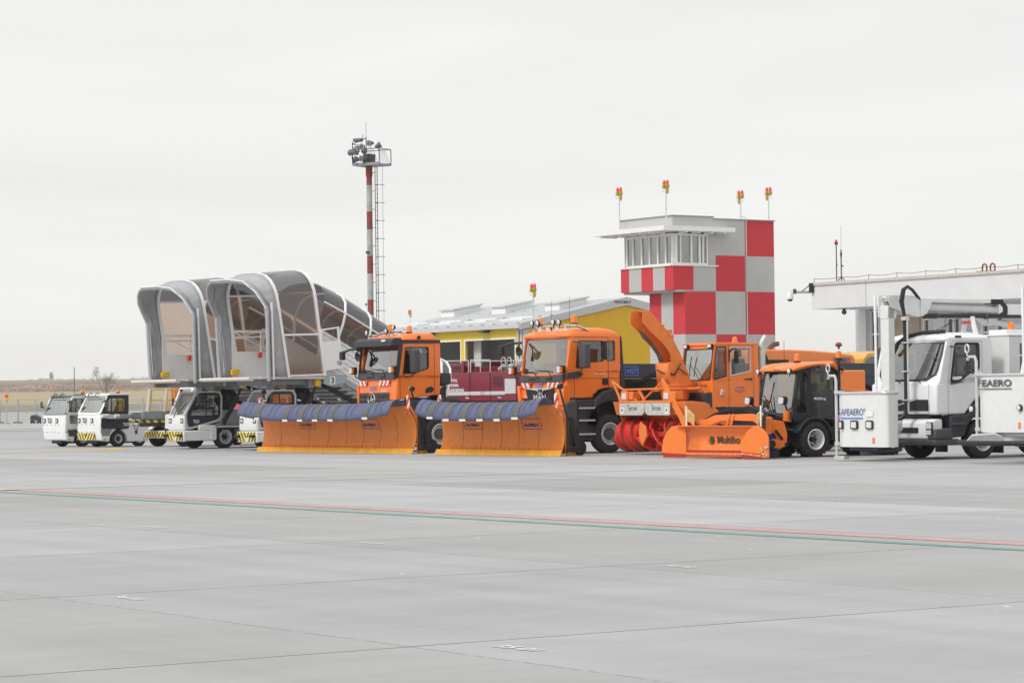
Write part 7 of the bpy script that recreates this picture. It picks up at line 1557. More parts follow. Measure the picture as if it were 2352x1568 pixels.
text('logo_lettering', 'Multihog', BROWNP, hg, (0.0, 0.735, 2.145), (1, 0, 0), (0, 0.25, 1), 0.05, 0.28, bold=0.01, ext=0.03)
b = MB(); b.box(W2 + 0.01, W2 + 0.09, 2.10, 2.17, 1.1, 2.42); b.build('corner_post', DK, hg, bevel=0.01)
b = MB(); b.prism([(2.11, 0.66), (2.16, 0.66), (2.17, 1.05), (2.13, 1.05)], 'x', W2 + 0.001, W2 + 0.02); b.prism([(0.64, 0.90), (0.80, 0.88), (0.84, 1.18), (0.66, 1.16)], 'x', 0.45, 0.62); b.build('orange_trim', ORANGE, hg, bevel=0.01)
def arcfn(r, a0, a1, n=12, cy=1.37, cz=0.44): return [(cy + r * math.cos(R(a0 + (a1 - a0) * i / n)), cz + r * math.sin(R(a0 + (a1 - a0) * i / n))) for i in range(n + 1)]
b = MB(); b.prism(arcfn(0.56, 158, -2) + arcfn(0.51, -2, 158) , 'x', 0.36, 0.84); b.prism([(0.85, 0.64), (0.62, 0.72), (0.60, 0.68), (0.86, 0.58)], 'x', 0.36, 0.84); b.build('mudguard', DK, hg, bevel=0.012)
b = MB(); b.prism(arcfn(0.56, 158, -2) + arcfn(0.51, -2, 158), 'x', -0.84, -0.36); b.build('mudguard', DK, hg, bevel=0.012)
for sx in (1, -1):
    wheel(hg, (sx * 0.84, 1.37, 0.44), 0.44, 0.40, 0.255, sx, lug=22, rimmat=RIMW, nuts=8, hub=0.07, deep=0.7, hubmat=BLACK); wheel(hg, (sx * 0.84, 3.75, 0.44), 0.44, 0.40, 0.255, sx, lug=22, rimmat=RIMW, nuts=8, hub=0.07, deep=0.7, hubmat=BLACK)
b = MB(); b.box(-0.5, 0.5, 0.6, 4.4, 0.35, 0.75); b.box(-0.7, 0.7, 2.2, 4.4, 0.75, 1.2); b.box(0.3, 0.8, 1.95, 2.6, 0.30, 0.66); b.box(-0.45, 0.45, 0.3, 0.8, 0.5, 1.0); b.build('chassis', BLACK, hg, bevel=0.03)
b = MB(); b.prism([(2.2, 1.2), (4.4, 1.2), (4.3, 1.55), (2.2, 1.7)], 'x', -0.7, 0.7); b.build('rear_hood', ORANGE, hg, bevel=0.05)
beacon(hg, (0.05, 1.4, 2.36), 0.075, 0.18); beacon(hg, (0.70, 2.22, 2.42), 0.075, 0.18)
b = MB(); b.lathe([(0, 0.02), (0.06, 0.03), (0.08, 0.08), (0.12, 0.09), (0.13, 0.07)], (0.70, 2.22, 2.68), (0, 0, 1), 16); h = b.build('satellite_aerial', DGREY, hg); b = MB(); b.lathe([(0.13, 0.065), (0.17, 0.065), (0.18, 0)], (0.70, 2.22, 2.68), (0, 0, 1), 16, closed=True); b.build('lens', REDLENS, h)
b = MB(); b.cyl((-0.35, 1.3, 2.3), (-0.35, 1.3, 2.92), 0.006, n=5); b.build('aerial', BLACK, hg)
worklamp(hg, (-0.70, 0.72, 2.14), (0, -1, 0), 0.075); worklamp(hg, (0.66, 0.70, 2.14), (0, -1, 0), 0.075); worklamp(hg, (W2 + 0.15, 2.2, 2.2), (0.5, 1, 0), 0.07)
for x in (-0.84, 0.60):
    b = MB(); b.prism(rounded([(x - 0.11, 1.31), (x + 0.10, 1.31), (x + 0.13, 1.46), (x + 0.08, 1.52), (x - 0.10, 1.52), (x - 0.13, 1.40)], 0.05), 'y', 0.50, 0.62); b.cyl((x, 0.6, 1.35), (x * 0.85, 0.75, 1.15), 0.025, n=6); h = b.build('headlamp', BLACK, hg, bevel=0.02)
    b = MB(); b.prism(rounded([(x - 0.10, 1.33), (x + 0.08, 1.33), (x + 0.11, 1.46), (x + 0.06, 1.50), (x - 0.09, 1.50), (x - 0.11, 1.40)], 0.05), 'y', 0.488, 0.499); b.build('lens', LENS, h)
mirror(hg, (1.00, 1.16, 1.38, 1.44, 1.86, 2.24), [[(W2, 1.3, 2.15), (0.9, 1.36, 2.2), (1.05, 1.4, 2.12)]], m=DARK); mirror(hg, (-1.16, -1.0, 1.38, 1.44, 1.86, 2.24), [[(-W2, 1.3, 2.15), (-1.05, 1.4, 2.12)]], m=DARK)
b = MB(); b.tube([(-0.1, 0.66, 1.12), (-0.42, 0.64, 1.45), (-0.5, 0.66, 1.95)], 0.016, 6); b.tube([(-0.5, 0.62, 1.2), (-0.47, 0.64, 1.6), (-0.44, 0.68, 1.95)], 0.02, 6); b.tube([(-0.02, 0.66, 1.12), (-0.32, 0.64, 1.55)], 0.016, 6); b.build('wiper', BLACK, hg)
seat(hg, 0.0, 1.7, 0.85); steering(hg, 0.0, 1.12, 1.42, 0.19)
b = MB(); b.prism([(0.82, 0.95), (1.05, 0.95), (1.0, 1.25), (0.86, 1.15)], 'x', -0.45, 0.45); b.build('dashboard', DARK, hg)
b = MB(); rq = random.Random(4)
for k in range(12):
    b.tube([(0.15 + rq.uniform(-.3, .3), 0.55, 1.05 + rq.uniform(-.1, .05)), (0.25 + rq.uniform(-.3, .3), 0.35, 1.12 + rq.uniform(-.08, .1)), (0.3 + rq.uniform(-.2, .3), 0.15, 1.0), (0.1 + rq.uniform(-.3, .3), -0.1, 0.9)], 0.018, 5)
b.build('hydraulic_hose', BLACK, hg)
b = MB(); b.cyl((0.30, 0.42, 1.08), (0.30, 0.30, 1.10), 0.03, n=8); b.box(-0.1, 0.2, 0.4, 0.5, 1.05, 1.12); b.build('coupling', STEEL, hg)

# broom frame between tractor and plow
br = E('sweeper_broom', 'blue bristle broom with an orange bracket between the folding plow and the tractor', 'broom', (5.913, 64.955, 0), 60)
b = MB(); b.lathe([(-0.95, 0.28), (0.78, 0.28)], (0, 0.02, 0.30), (1, 0, 0), 36); b.build('bristles', BRUSH, br, smooth=0)
b = MB(); b.prism(rounded([(-0.18, 0.66), (0.05, 0.95), (0.40, 0.90), (0.50, 0.60), (0.48, 0.35), (0.26, 0.20), (0.02, 0.30), (0.2, 0.5), (0.1, 0.62)], 0.05), 'x', 0.80, 0.84); b.prism(rounded([(-0.12, 0.28), (-0.12, 0.42), (0.05, 0.48), (0.45, 0.38), (0.42, 0.28), (0.05, 0.24)], 0.05), 'x', 0.86, 0.89); b.box(-0.95, 0.82, 0.1, 0.45, 0.62, 0.66); b.build('bracket', ORANGE, br, bevel=0.008)
b = MB(); b.cyl((0.80, -0.02, 0.35), (0.93, -0.02, 0.35), 0.10, n=18); b.cyl((0.85, 0.42, 0.33), (0.92, 0.42, 0.33), 0.05, n=14); b.obox((0.88, 0.12, 0.68), (0.88, 0.32, 0.46), 0.05, 0.05); b.cyl((0.86, 0.0, 0.90), (0.86, -0.02, 0.62), 0.035, n=10); b.build('motor', BLACK, br)
b = MB(); b.cyl((0.84, 0.10, 0.10), (0.92, 0.10, 0.10), 0.10, n=20); b.build('caster_wheel', RUBBER, br)

# folding plow
fp = E('folding_plow', 'low orange folding plow with black lettering and two end wings', 'snowplow', (4.996, 64.21, 0), 50.84)
def face(y0, k=0.16): return [(0.05, y0 + 0.0), (0.17, y0 + 0.04), (0.35, y0 + 0.10), (0.52, y0 + 0.10), (0.70, y0 + 0.03), (0.80, y0 - 0.06)]
b = MB(); b.grid([[(x, y, z) for z, y in face(0.30)] for x in (-1.50, -0.7, 0.0, 0.7, 1.38)]); b.build('blade', ORANGE, fp, solid=0.02, smooth=60)
b = MB(); b.box(-1.62, 1.25, 0.14, 0.26, 0.79, 0.815); b.build('top_rail', ORANGE, fp, bevel=0.008)
b = MB(); b.box(-1.42, 1.0, 0.296, 0.31, 0.03, 0.085); b.box(-1.42, 1.0, 0.318, 0.336, 0.15, 0.205); b.build('red_strip', mat('dull_red_rubber', (0.42, 0.03, 0.025), 0.7), fp, smooth=0)
b = MB(); b.box(-1.42, 1.0, 0.300, 0.315, 0.087, 0.148); es = b.build('edge_strip', ORANGE3, fp, smooth=0)
b = MB()
for i in range(11): b.cyl((-1.35 + i * 0.215, 0.288, 0.117), (-1.35 + i * 0.215, 0.30, 0.117), 0.016, n=8)
b.build('bolt', STEEL, es)
wl_ = rounded([(0.04, 0.03), (0.02, 0.35), (0.18, 0.60), (0.45, 0.80), (0.62, 0.80), (0.62, 0.03)], 0.12, 4)
b = MB()   # left wing: toes out forward
P0 = Vector((-2.05, 0.05, 0)); P1 = Vector((-1.42, 0.30, 0)); dd = (P1 - P0); 
lw = [(0.0, 0.06), (0.0, 0.26), (0.06, 0.46), (0.20, 0.66), (0.42, 0.80), (0.66, 0.815), (0.90, 0.79), (1.0, 0.70), (1.0, 0.06)]
b.plate([P0 + dd * u + Vector((0, 0, z)) for u, z in lw], (-0.01, 0.03, 0)); b.build('left_wing', ORANGE, fp, bevel=0.006)
b = MB(); b.plate([P0 + dd * u + Vector((0, -0.012, z)) for u, z in ((0.0, 0.14), (1.0, 0.10), (1.0, 0.02), (0.08, 0.02))], (0, 0.01, 0)); b.build('red_strip', bpy.data.materials['dull_red_rubber'], fp, smooth=0)
# right wing: folded forward, wide rounded plate
Q0 = Vector((0.95, -0.10, 0)); Q1 = Vector((1.62, 0.18, 0)); dq = Q1 - Q0
rw = [(0.0, 0.10), (0.0, 0.30), (0.08, 0.52), (0.25, 0.70), (0.45, 0.80), (0.62, 0.81), (0.80, 0.74), (0.95, 0.62), (1.0, 0.50), (1.0, 0.04), (0.70, 0.03), (0.1, 0.06)]
b = MB(); b.plate([Q0 + dq * u + Vector((0, 0, z)) for u, z in rw], (-0.01, 0.04, 0)); wg = b.build('right_wing', ORANGE, fp, bevel=0.006)
b = MB(); b.plate([Q0 + dq * u + Vector((0, -0.016, z)) for u, z in ((0.0, 0.19), (0.75, 0.13), (0.75, 0.02), (0.05, 0.02))], (0, 0.012, 0)); b.build('red_strip', bpy.data.materials['dull_red_rubber'], fp, smooth=0)
b = MB(); b.plate([Q0 + dq * u + Vector((0, -0.024, z)) for u, z in ((0.02, 0.17), (0.75, 0.11), (0.75, 0.06), (0.02, 0.12))], (0, 0.006, 0)); b.build('edge_strip', ORANGE3, wg, smooth=0)
b = MB()
for u, z in ((0.80, 0.22), (0.92, 0.29), (0.76, 0.26), (0.98, 0.30), (0.85, 0.13), (0.95, 0.10), (0.1, 0.135), (0.4, 0.115), (0.68, 0.09)): p = Q0 + dq * u + Vector((0, 0, z)); b.cyl(p + Vector((0.01, -0.05, 0)), p + Vector((0, -0.01, 0)), 0.022, n=8)
b.build('bolt', STEEL, wg)
text('logo_lettering', 'Multiho', BROWNP, fp, (-0.36, 0.368, 0.37), (1, 0, 0), (0, 0, 1), 0.19, 0.80, bold=0.03, ext=0.0)
b = MB()   # boar head badge
bx_, bz_ = -0.56, 0.43
b.prism([(bx_ - .06, bz_ + .10), (bx_ + .0, bz_ + .13), (bx_ + .07, bz_ + .10), (bx_ + .06, bz_ + .02), (bx_ + .03, bz_ - .08), (bx_ - .02, bz_ - .08), (bx_ - .06, bz_ + .02)], 'y', 0.362, 0.368)
b.tube([(bx_ - .085, 0.362, bz_ + .05), (bx_ - .09, 0.362, bz_ - .03), (bx_ - .04, 0.362, bz_ - .07)], 0.01, 4); b.tube([(bx_ + .09, 0.362, bz_ + .05), (bx_ + .095, 0.362, bz_ - .03), (bx_ + .05, 0.362, bz_ - .07)], 0.01, 4); b.build('badge', BROWNP, fp, smooth=0)
fr_ = [(-1.14, 0.80), (-1.10, 0.90), (-0.55, 1.07), (0.72, 1.10), (1.20, 1.02), (1.28, 0.80), (1.05, 0.80), (0.80, 0.92), (0.0, 0.94), (-0.34, 0.92), (-0.70, 0.82)]
b = MB(); b.prism(fr_, 'y', 0.46, 0.56); b.prism([(-1.16, 0.3), (-1.10, 0.95), (-1.02, 0.95), (-0.98, 0.3)], 'y', 0.45, 0.62); b.obox((0.02, 0.44, 1.10), (-0.10, 0.44, 0.80), 0.02, 0.05); b.obox((0.16, 0.44, 1.10), (0.06, 0.44, 0.80), 0.02, 0.05); b.box(-1.1, 1.2, 0.44, 0.54, 0.35, 0.45); b.box(-0.3, 0.6, 0.56, 1.1, 0.3, 0.6); b.prism([(1.05, 0.6), (1.25, 1.03), (1.34, 1.0), (1.30, 0.6)], 'y', 0.3, 0.62); b.build('frame', ORANGE, fp, bevel=0.012)
b = MB(); rq = random.Random(6)
for k in range(6): b.tube([(-1.0, 0.6, 0.95 + rq.uniform(0, .04)), (-0.7, 0.62, 1.06 + k * 0.01), (-0.2, 0.65, 1.22 + rq.uniform(-.04, .06)), (0.5, 0.65, 1.24 + rq.uniform(-.05, .06)), (1.1, 0.7, 1.12), (1.5, 0.8, 1.02)], 0.022, 6)
b.build('hydraulic_hose', BLACK, fp)
b = MB(); b.cyl((1.36, 0.30, 1.04), (1.38, 0.26, 0.66), 0.045, n=10); b.cyl((-0.3, 0.62, 0.78), (0.6, 0.62, 0.80), 0.05, n=10); b.build('hydraulic_cylinder', BLACK, fp)
BADGE = mat('sand_flag_cloth', (0.62, 0.40, 0.16), 0.85, var=0.2, vscale=9)
for x, wv in ((-1.33, 1), (1.31, -1)):
    b = MB(); b.cyl((x, 0.24, 0.80), (x, 0.24, 1.30), 0.022, n=8); b.build('marker_rod', WHITEM, fp)
    b = MB(); rows = []
    for i in range(6): rows.append([(x + wv * (0.02 + i * 0.06 * (1 if wv > 0 else 0.3)), 0.24 + 0.03 * math.sin(i), 1.24 - i * 0.03 - j * 0.08) for j in range(5)])
    b.grid(rows); b.build('flag', BADGE, fp, solid=0.004)
# ---------------------------------------------------------------- de-icing trucks
WT = mat('truck_white', (0.86, 0.87, 0.88), 0.3, coat=0.4, var=0.02)
BW = mat('basket_white', (0.74, 0.75, 0.75), 0.45, var=0.03, dirt=0.05)
def deicer(loc, th, label, bdx=0.0, bdz=0.0, second=False):
    t = E('deicing_truck', label, 'truck', loc, th, 'white de-icing trucks with baskets'); W = 1.12
    prof = [(0.0, 1.05), (0.9, 1.05), (1.15, 1.30), (1.3, 1.45), (1.78, 1.5), (1.78, 1.98), (0.55, 1.93), (0.12, 1.79), (0.0, 1.78), (-0.02, 1.4)]
    b = MB(); b.prism(prof, 'x', -W, W); b.build('cab', WT, t, bevel=0.05, seg=3)
    win = rounded([(0.44, 1.80), (0.70, 1.80), (1.10, 2.02), (1.38, 2.10), (1.38, 2.72), (0.60, 2.72)], 0.07)
    b = MB()
    for sx in (1, -1): side_frame(b, None, [([(0.10, 1.78), (1.78, 1.78), (1.78, 2.84), (0.38, 2.84)], win)], sx * W, sx * (W - 0.06))
    f = lambda x, z: (x, 0.0 + 0.36 * (z - 1.78) / 1.0 + 0.12 * (abs(x) / W) ** 4, z)
    ww = rounded([(-W + 0.12, 1.98), (-0.75, 1.83), (0.75, 1.83), (W - 0.12, 1.98), (W - 0.10, 2.74), (-W + 0.10, 2.74)], 0.09, 4)
    front_frame(b, f, [(-W + 0.01, 1.76), (W - 0.01, 1.76), (W - 0.01, 2.84), (-W + 0.01, 2.84)], ww, 0.06)
    b.box(-W + 0.06, W - 0.06, 1.72, 1.78, 1.98, 2.84); b.build('cab_frame', WT, t, smooth=40)
    b = MB(); P = [Vector(p) for p in ww]; c = Vector((0, 2.3)); inn = [c + (p - c) * 0.94 for p in P]
    ff = lambda q: Vector(f(q.x, q.y)) - Vector((0, 0.004, 0)); b.ring([ff(p) for p in P], [ff(p) for p in inn], (0, -0.005, 0)); b.plate([ff(Vector(q)) for q in ((-1.0, 1.98), (-0.75, 1.83), (0.75, 1.83), (1.0, 1.98))], (0, -0.006, 0)); b.build('windscreen_border', DARK, t)
    b = MB(); rows = []
    for j in range(7):
        z = 1.84 + 0.90 * j / 6; w_ = 0.80 + 0.22 * min(1, j / 1.5); rows.append([Vector(f((-1 + 2 * i / 20) * w_, z)) + Vector((0, 0.03, 0)) for i in range(21)])
    b.grid(rows); b.build('windscreen', GLASS, t, smooth=80)
    b = MB()
    for sx in (1, -1): b.plate([(sx * (W - 0.03), p[0], p[1]) for p in win], (0.005, 0, 0))
    b.build('side_window', GLASSD, t, smooth=0)
    c2 = Vector((0.95, 2.3)); b = MB(); b.ring([(W + 0.002, *(c2 + (Vector(p) - c2) * 1.02)) for p in win], [(W + 0.002, *(c2 + (Vector(p) - c2) * 0.90)) for p in win], (0.006, 0, 0)); b.build('window_seal', BLACK, t)
    b = MB(); rows = []
    for (y, z, i_) in ((0.34, 2.84, 0.0), (0.42, 2.90, 0), (0.7, 2.95, 0), (1.3, 2.98, 0), (1.62, 2.94, 0), (1.76, 2.88, 0), (1.80, 2.78, 0)):
        rows.append([(-W, y, 2.78), (-W + 0.01, y, 2.82), (-W + 0.10, y, z - 0.03), (-W + 0.3, y, z), (0, y, z + 0.01), (W - 0.3, y, z), (W - 0.10, y, z - 0.03), (W - 0.01, y, 2.82), (W, y, 2.78)])
    b.grid(rows); b.add(rows[0], [list(range(9))]); b.add(rows[-1], [list(range(8, -1, -1))]); b.build('roof', WT, t, smooth=55)
    b = MB(); b.box(W + 0.001, W + 0.004, 0.36, 0.37, 1.07, 1.8); b.prism([(0.36, 1.8), (0.37, 1.8), (0.52, 2.76), (0.51, 2.76)], 'x', W + 0.001, W + 0.004); b.box(W + 0.001, W + 0.004, 1.46, 1.47, 1.5, 2.76); b.box(W + 0.001, W + 0.004, 0.51, 1.47, 2.76, 2.77)
    b.box(0.88, 0.89, -0.024, -0.02, 1.07, 1.75); b.build('door_seam', MGREY, t, smooth=0)
    b = MB(); b.cyl((0.7, 0.5, 2.94), (0.72, 0.5, 2.97), 0.0, 0.0) if False else b.box(W - 0.02, W + 0.02, 0.62, 0.80, 2.84, 2.89); b.build('marker_lamp', BLACK, t, bevel=0.01)
    b = MB(); b.box(-0.88, 0.86, -0.035, -0.018, 1.14, 1.40); g_ = b.build('grille', BLACK, t, bevel=0.02)
    b = MB()
    for k in range(4): b.box(-0.86, 0.84, -0.055, -0.036, 1.165 + k * 0.06, 1.185 + k * 0.06)
    b.build('grille_slat', DGREY, g_); b = MB(); b.obox((-0.88, -0.06, 1.12), (0.55, -0.06, 1.42), 0.02, 0.03); b.build('diagonal_trim', ALU, g_)
    b = MB(); b.box(-0.85, 0.85, 0.0, 0.1, 0.93, 1.04); b.build('gap_panel', BLACK, t)
    b = MB(); b.prism([(-0.08, 0.48), (-0.10, 0.60), (-0.10, 0.88), (0.0, 0.95), (0.25, 0.95), (0.25, 0.48)], 'x', -1.05, 1.05); b.build('bumper', WT, t, bevel=0.04)
    b = MB(); b.box(-0.6, 0.6, -0.125, -0.102, 0.62, 0.75); b.build('bumper_slot', BLACK, t, bevel=0.01)
    b = MB(); b.prism([(-0.09, 0.33), (-0.11, 0.40), (-0.10, 0.48), (0.7, 0.48), (0.7, 0.33)], 'x', -1.14, 1.14)
    for sx in (1, -1): b.prism([(-0.10, 0.48), (-0.08, 0.70), (0.45, 0.74), (0.50, 0.48)], 'x', *sorted((sx * 0.88, sx * 1.15)))
    b.build('lower_bumper', DGREY, t, bevel=0.04)
    for sx in (1, -1):
        b = MB(); x0, x1 = sorted((sx * 0.86, sx * 1.08)); b.box(x0, x1, -0.125, -0.08, 0.56, 0.88); h = b.build('headlamp', BLACK, t, bevel=0.02); b = MB(); b.box(x0 + 0.02, x1 - 0.02, -0.135, -0.126, 0.72, 0.86); b.box(x0 + 0.02, x1 - 0.03, -0.135, -0.126, 0.58, 0.69); b.build('lens', LENS, h, bevel=0.008)
        b = MB(); b.prism([(0.42, 0.50), (0.42, 1.02), (0.62, 1.04), (0.95, 1.04), (1.20, 1.30), (1.75, 1.42), (2.0, 1.2), (2.05, 0.6)] + arcfn(0.56, 5, 172, 12, 1.42, 0.45), 'x', *sorted((sx * 0.82, sx * 1.14))); b.build('mudguard', DARK, t, bevel=0.04)
        b = MB(); b.box(*sorted((sx * 1.0, sx * 1.18)), 0.46, 0.90, 0.80, 0.86); b.build('step', DGREY, t, bevel=0.01)
        for y in (1.42, 5.2): wheel(t, (sx * 1.16, y, 0.46), 0.46, 0.30, 0.28, sx, hub=0.12)
        b = MB(); b.box(*sorted((sx * 0.75, sx * 1.15)), 2.06, 2.10, 0.12, 0.75); b.build('mud_flap', BLACK, t)
        mx0 = sx * (W + 0.14)
        for z0, z1 in ((2.40, 2.66), (1.95, 2.37)):
            mirror(t, (*sorted((mx0, mx0 + sx * 0.26)), 0.52, 0.68, z0, z1), [[(sx * W, 0.45, z1 - 0.02), (mx0 + sx * 0.1, 0.5, z1 - 0.06)]] if z0 > 2.2 else [[(mx0 + sx * 0.13, 0.6, 1.98), (mx0 + sx * 0.1, 0.56, 1.80), (sx * W, 0.45, 1.76)]])
    seat(t, 0.55, 1.1, 1.75); seat(t, -0.55, 1.1, 1.75); steering(t, 0.55, 0.62, 2.02)
    b = MB(); b.prism([(0.12, 1.79), (0.55, 1.79), (0.5, 1.92), (0.2, 1.95)], 'x', -W + 0.1, W - 0.1); b.build('dashboard', DGREY, t)
    wiper(t, (0.6, -0.02, 1.80), (0.5, 0.0, 1.86), (-0.1, 0.02, 1.87)); wiper(t, (-0.1, -0.02, 1.80), (-0.2, 0.0, 1.86), (-0.8, 0.02, 1.87))
    b = MB(); b.tube([(-0.55, 0.2, 2.5), (-0.40, 0.22, 2.75), (-0.2, 0.32, 2.90), (0.15, 0.5, 2.98), (0.6, 0.8, 3.0)], 0.05, 8); b.build('roof_hose', BLACK, t)
    b = MB(); b.cyl((0.55, 0.6, 2.97), (0.85, 0.8, 3.25), 0.008, n=5); b.cyl((0.3, 0.6, 2.97), (1.1, 1.2, 3.45), 0.006, n=5); b.cyl((0.55, 0.6, 2.94), (0.60, 0.63, 3.0), 0.02, n=6); b.build('aerial', BLACK, t)
    b = MB(); b.box(-0.4, 0.4, 0.3, 7.4, 0.55, 0.85); b.cyl((-1.0, 5.2, 0.46), (1.0, 5.2, 0.46), 0.1, n=10); b.build('chassis', BLACK, t)
    # tank body
    b = MB(); b.box(-1.22, 1.22, 2.24, 7.4, 0.95, 2.88); b.build('tank_body', BW, t, bevel=0.02)
    b = MB(); b.box(-1.24, 1.24, 2.22, 7.42, 2.884, 2.93); b.box(0.45, 1.05, 2.35, 3.2, 2.93, 3.04); b.build('tank_lid', WT, t, bevel=0.01)
    text('side_lettering', 'SAFEAERO', GREYP, t, (1.226, 3.1, 2.62), (0, 1, 0), (0, 0, 1), 0.13, 1.2, bold=0.01)
    beacon(t, (0.95, 2.6, 2.98), 0.085, 0.2, basem=BW); b = MB(); b.lathe([(0, 0.07), (0.12, 0.06), (0.14, 0)], (0.72, 2.55, 2.93), (0, 0, 1), 14, closed=True); b.build('side_beacon', mat('dark_red_lens', (0.3, 0.02, 0.03), 0.3) if 'dark_red_lens' not in bpy.data.materials else bpy.data.materials['dark_red_lens'], t)
    b = MB(); b.obox((-0.18, 2.1, 2.9), (-0.06, 2.1, 3.36), 0.09, 0.09); b.obox((0.30, 2.1, 2.9), (0.14, 2.1, 3.36), 0.09, 0.09); b.box(-0.12, 0.2, 2.04, 2.16, 3.30, 3.38); b.box(-0.25, 0.35, 2.0, 2.2, 2.86, 2.92); b.build('boom_rest', WT, t, bevel=0.01)
    b = MB(); b.box(-0.10, 0.18, 2.0, 2.03, 3.2, 3.27); b.build('red_latch', REDLENS, t, bevel=0.01)
    # boom: outer tube, tray, inner boom
    b = MB(); b.cyl((0, 0.60, 3.58), (0, 3.0, 3.53), 0.125, n=20); b.build('boom_tube', LGREY, t)
    b = MB(); b.box(-0.14, 0.14, 0.62, 2.85, 3.70, 3.80); b.box(-0.16, 0.16, 3.0, 7.0, 3.42, 3.68); b.build('boom', BW, t, bevel=0.01)
    b = MB(); b.box(-0.10, 0.16, 2.75, 3.15, 3.68, 3.80); b.prism([(3.0, 3.78), (3.2, 3.72), (3.28, 3.62), (3.28, 3.45), (3.2, 3.38), (3.0, 3.38), (3.0, 3.45), (3.12, 3.5), (3.12, 3.6), (3.0, 3.70)], 'x', -0.12, 0.17); b.build('cable_carrier', BLACK, t, bevel=0.01)
    b = MB(); b.cyl((0.12, 0.55, 3.38), (0.12, 6.9, 3.42), 0.052, n=12); b.cyl((0.12, 0.55, 3.38), (0.12, 0.95, 3.38), 0.065, n=12); b.build('fluid_pipe', BLACK, t)
    b = MB()
    for y in (0.95, 2.55, 3.9): b.cyl((0.12, y, 3.385), (0.12, y + 0.06, 3.385), 0.066, n=12)
    b.build('pipe_clamp', DGREY, t)
    b = MB(); b.cyl((0.0, 2.70, 3.30), (0.0, 4.6, 3.05), 0.08, n=14); b.prism([(2.3, 3.42), (2.75, 3.16), (2.95, 3.2), (3.0, 3.42)], 'x', -0.1, 0.1); b.cyl((-0.13, 2.72, 3.28), (0.13, 2.72, 3.28), 0.06, n=12); b.cyl((0, 4.6, 2.9), (0, 4.6, 3.4), 0.25, n=20); b.build('lift_cylinder', LGREY, t)
    b = MB(); b.tube([(0.1, 4.0, 3.2), (0.3, 4.1, 3.05), (0.35, 4.4, 3.0)], 0.06, 8); b.build('boom_hose', BLACK, t)
    # boom head bracket in front of the cab
    b = MB(); b.prism([(-0.62, 3.86), (0.20, 3.86), (0.60, 3.78), (0.60, 3.36), (0.30, 3.36), (-0.10, 3.46), (-0.45, 3.56)], 'x', 0.10, 0.13); b.prism([(-0.62, 3.86), (0.20, 3.86), (0.60, 3.78), (0.60, 3.36), (0.30, 3.36), (-0.10, 3.46), (-0.45, 3.56)], 'x', -0.13, -0.10); b.box(-0.1, 0.1, -0.5, 0.2, 3.72, 3.80); b.prism([(0.45, 3.80), (1.0, 3.78), (0.8, 3.7), (0.6, 3.38), (0.45, 3.38)], 'x', -0.17, -0.14); b.prism([(0.45, 3.80), (1.0, 3.78), (0.8, 3.7), (0.6, 3.38), (0.45, 3.38)], 'x', 0.14, 0.17); b.cyl((-0.16, 0.0, 3.5), (0.16, 0.0, 3.5), 0.09, n=14); b.cyl((-0.15, -0.52, 3.80), (0.15, -0.52, 3.80), 0.03, n=8); b.cyl((-0.15, -0.1, 3.80), (0.15, -0.1, 3.80), 0.03, n=8); b.build('boom_head', BW, t, bevel=0.006)
    mx = bdx + (0.18 if second else 0)
    b = MB(); b.box(mx - 0.20, mx + 0.08, -0.52, -0.32, 1.5 + bdz, 3.58); b.prism([(-0.53, 3.62), (-0.18, 3.62), (-0.28, 3.3), (-0.53, 3.3)], 'x', mx - 0.2, mx + 0.08); b.build('basket_mast', BW, t, bevel=0.015)
    b = MB(); b.box(mx - 0.235, mx - 0.205, -0.56, -0.46, 3.35, 3.86); b.cyl((mx - 0.26, -0.62, 3.84), (mx - 0.26, -0.62, 1.5 + bdz), 0.03, n=8); b.box(mx - 0.29, mx - 0.23, -0.64, -0.6, 3.2, 3.86); b.build('levelling_rod', WT, t)
    b = MB()
    if not second:
        hx = 0.34
        for k in (0, 1): b.tube([(0.05 + k * 0.04, 0.75, 3.72), (0.10, 0.45, 3.78), (0.20, 0.15, 3.98), (0.28, -0.08, 4.06), (0.34, -0.24 - k * 0.05, 3.98), (0.36, -0.32 - k * 0.06, 3.7), (0.40, -0.30, 3.36)], 0.038, 8)
        b.tube([(0.40, -0.30, 3.32), (0.42, -0.30, 2.9), (0.42, -0.30, 1.2), (0.42, -0.32, 1.08), (0.36, -0.4, 0.98), (0.25, -0.5, 0.93), (0.2, -0.6, 0.6)], 0.052, 10); b.build('hose', BLACK, t)
        b = MB(); b.cyl((0.49, -0.30, 3.3), (0.49, -0.30, 1.1), 0.022, n=8); b.box(0.34, 0.5, -0.36, -0.24, 3.26, 3.34)
        for z in (2.72, 2.05, 1.38): b.box(0.35, 0.52, -0.37, -0.23, z, z + 0.03); b.box(0.52, 0.56, -0.32, -0.28, z, z + 0.03)
        b.prism([(0.25, 0.75), (0.45, 0.92), (0.45, 0.7), (0.28, 0.55)], 'y', -0.5, -0.46); b.build('hose_guide', ALU, t)
    # basket
    dx, dz = bdx, bdz
    plan = rounded([(-0.34, -1.72), (-0.05, -1.86), (1.28, -1.86), (1.42, -1.78), (1.36, -1.45), (1.12, -1.20), (-0.34, -1.20)], 0.07, 4)
    ring_ = lambda k, z: [(0.5 + (p[0] - 0.5) * k + dx, -1.53 + (p[1] + 1.53) * k, z + dz) for p in plan]
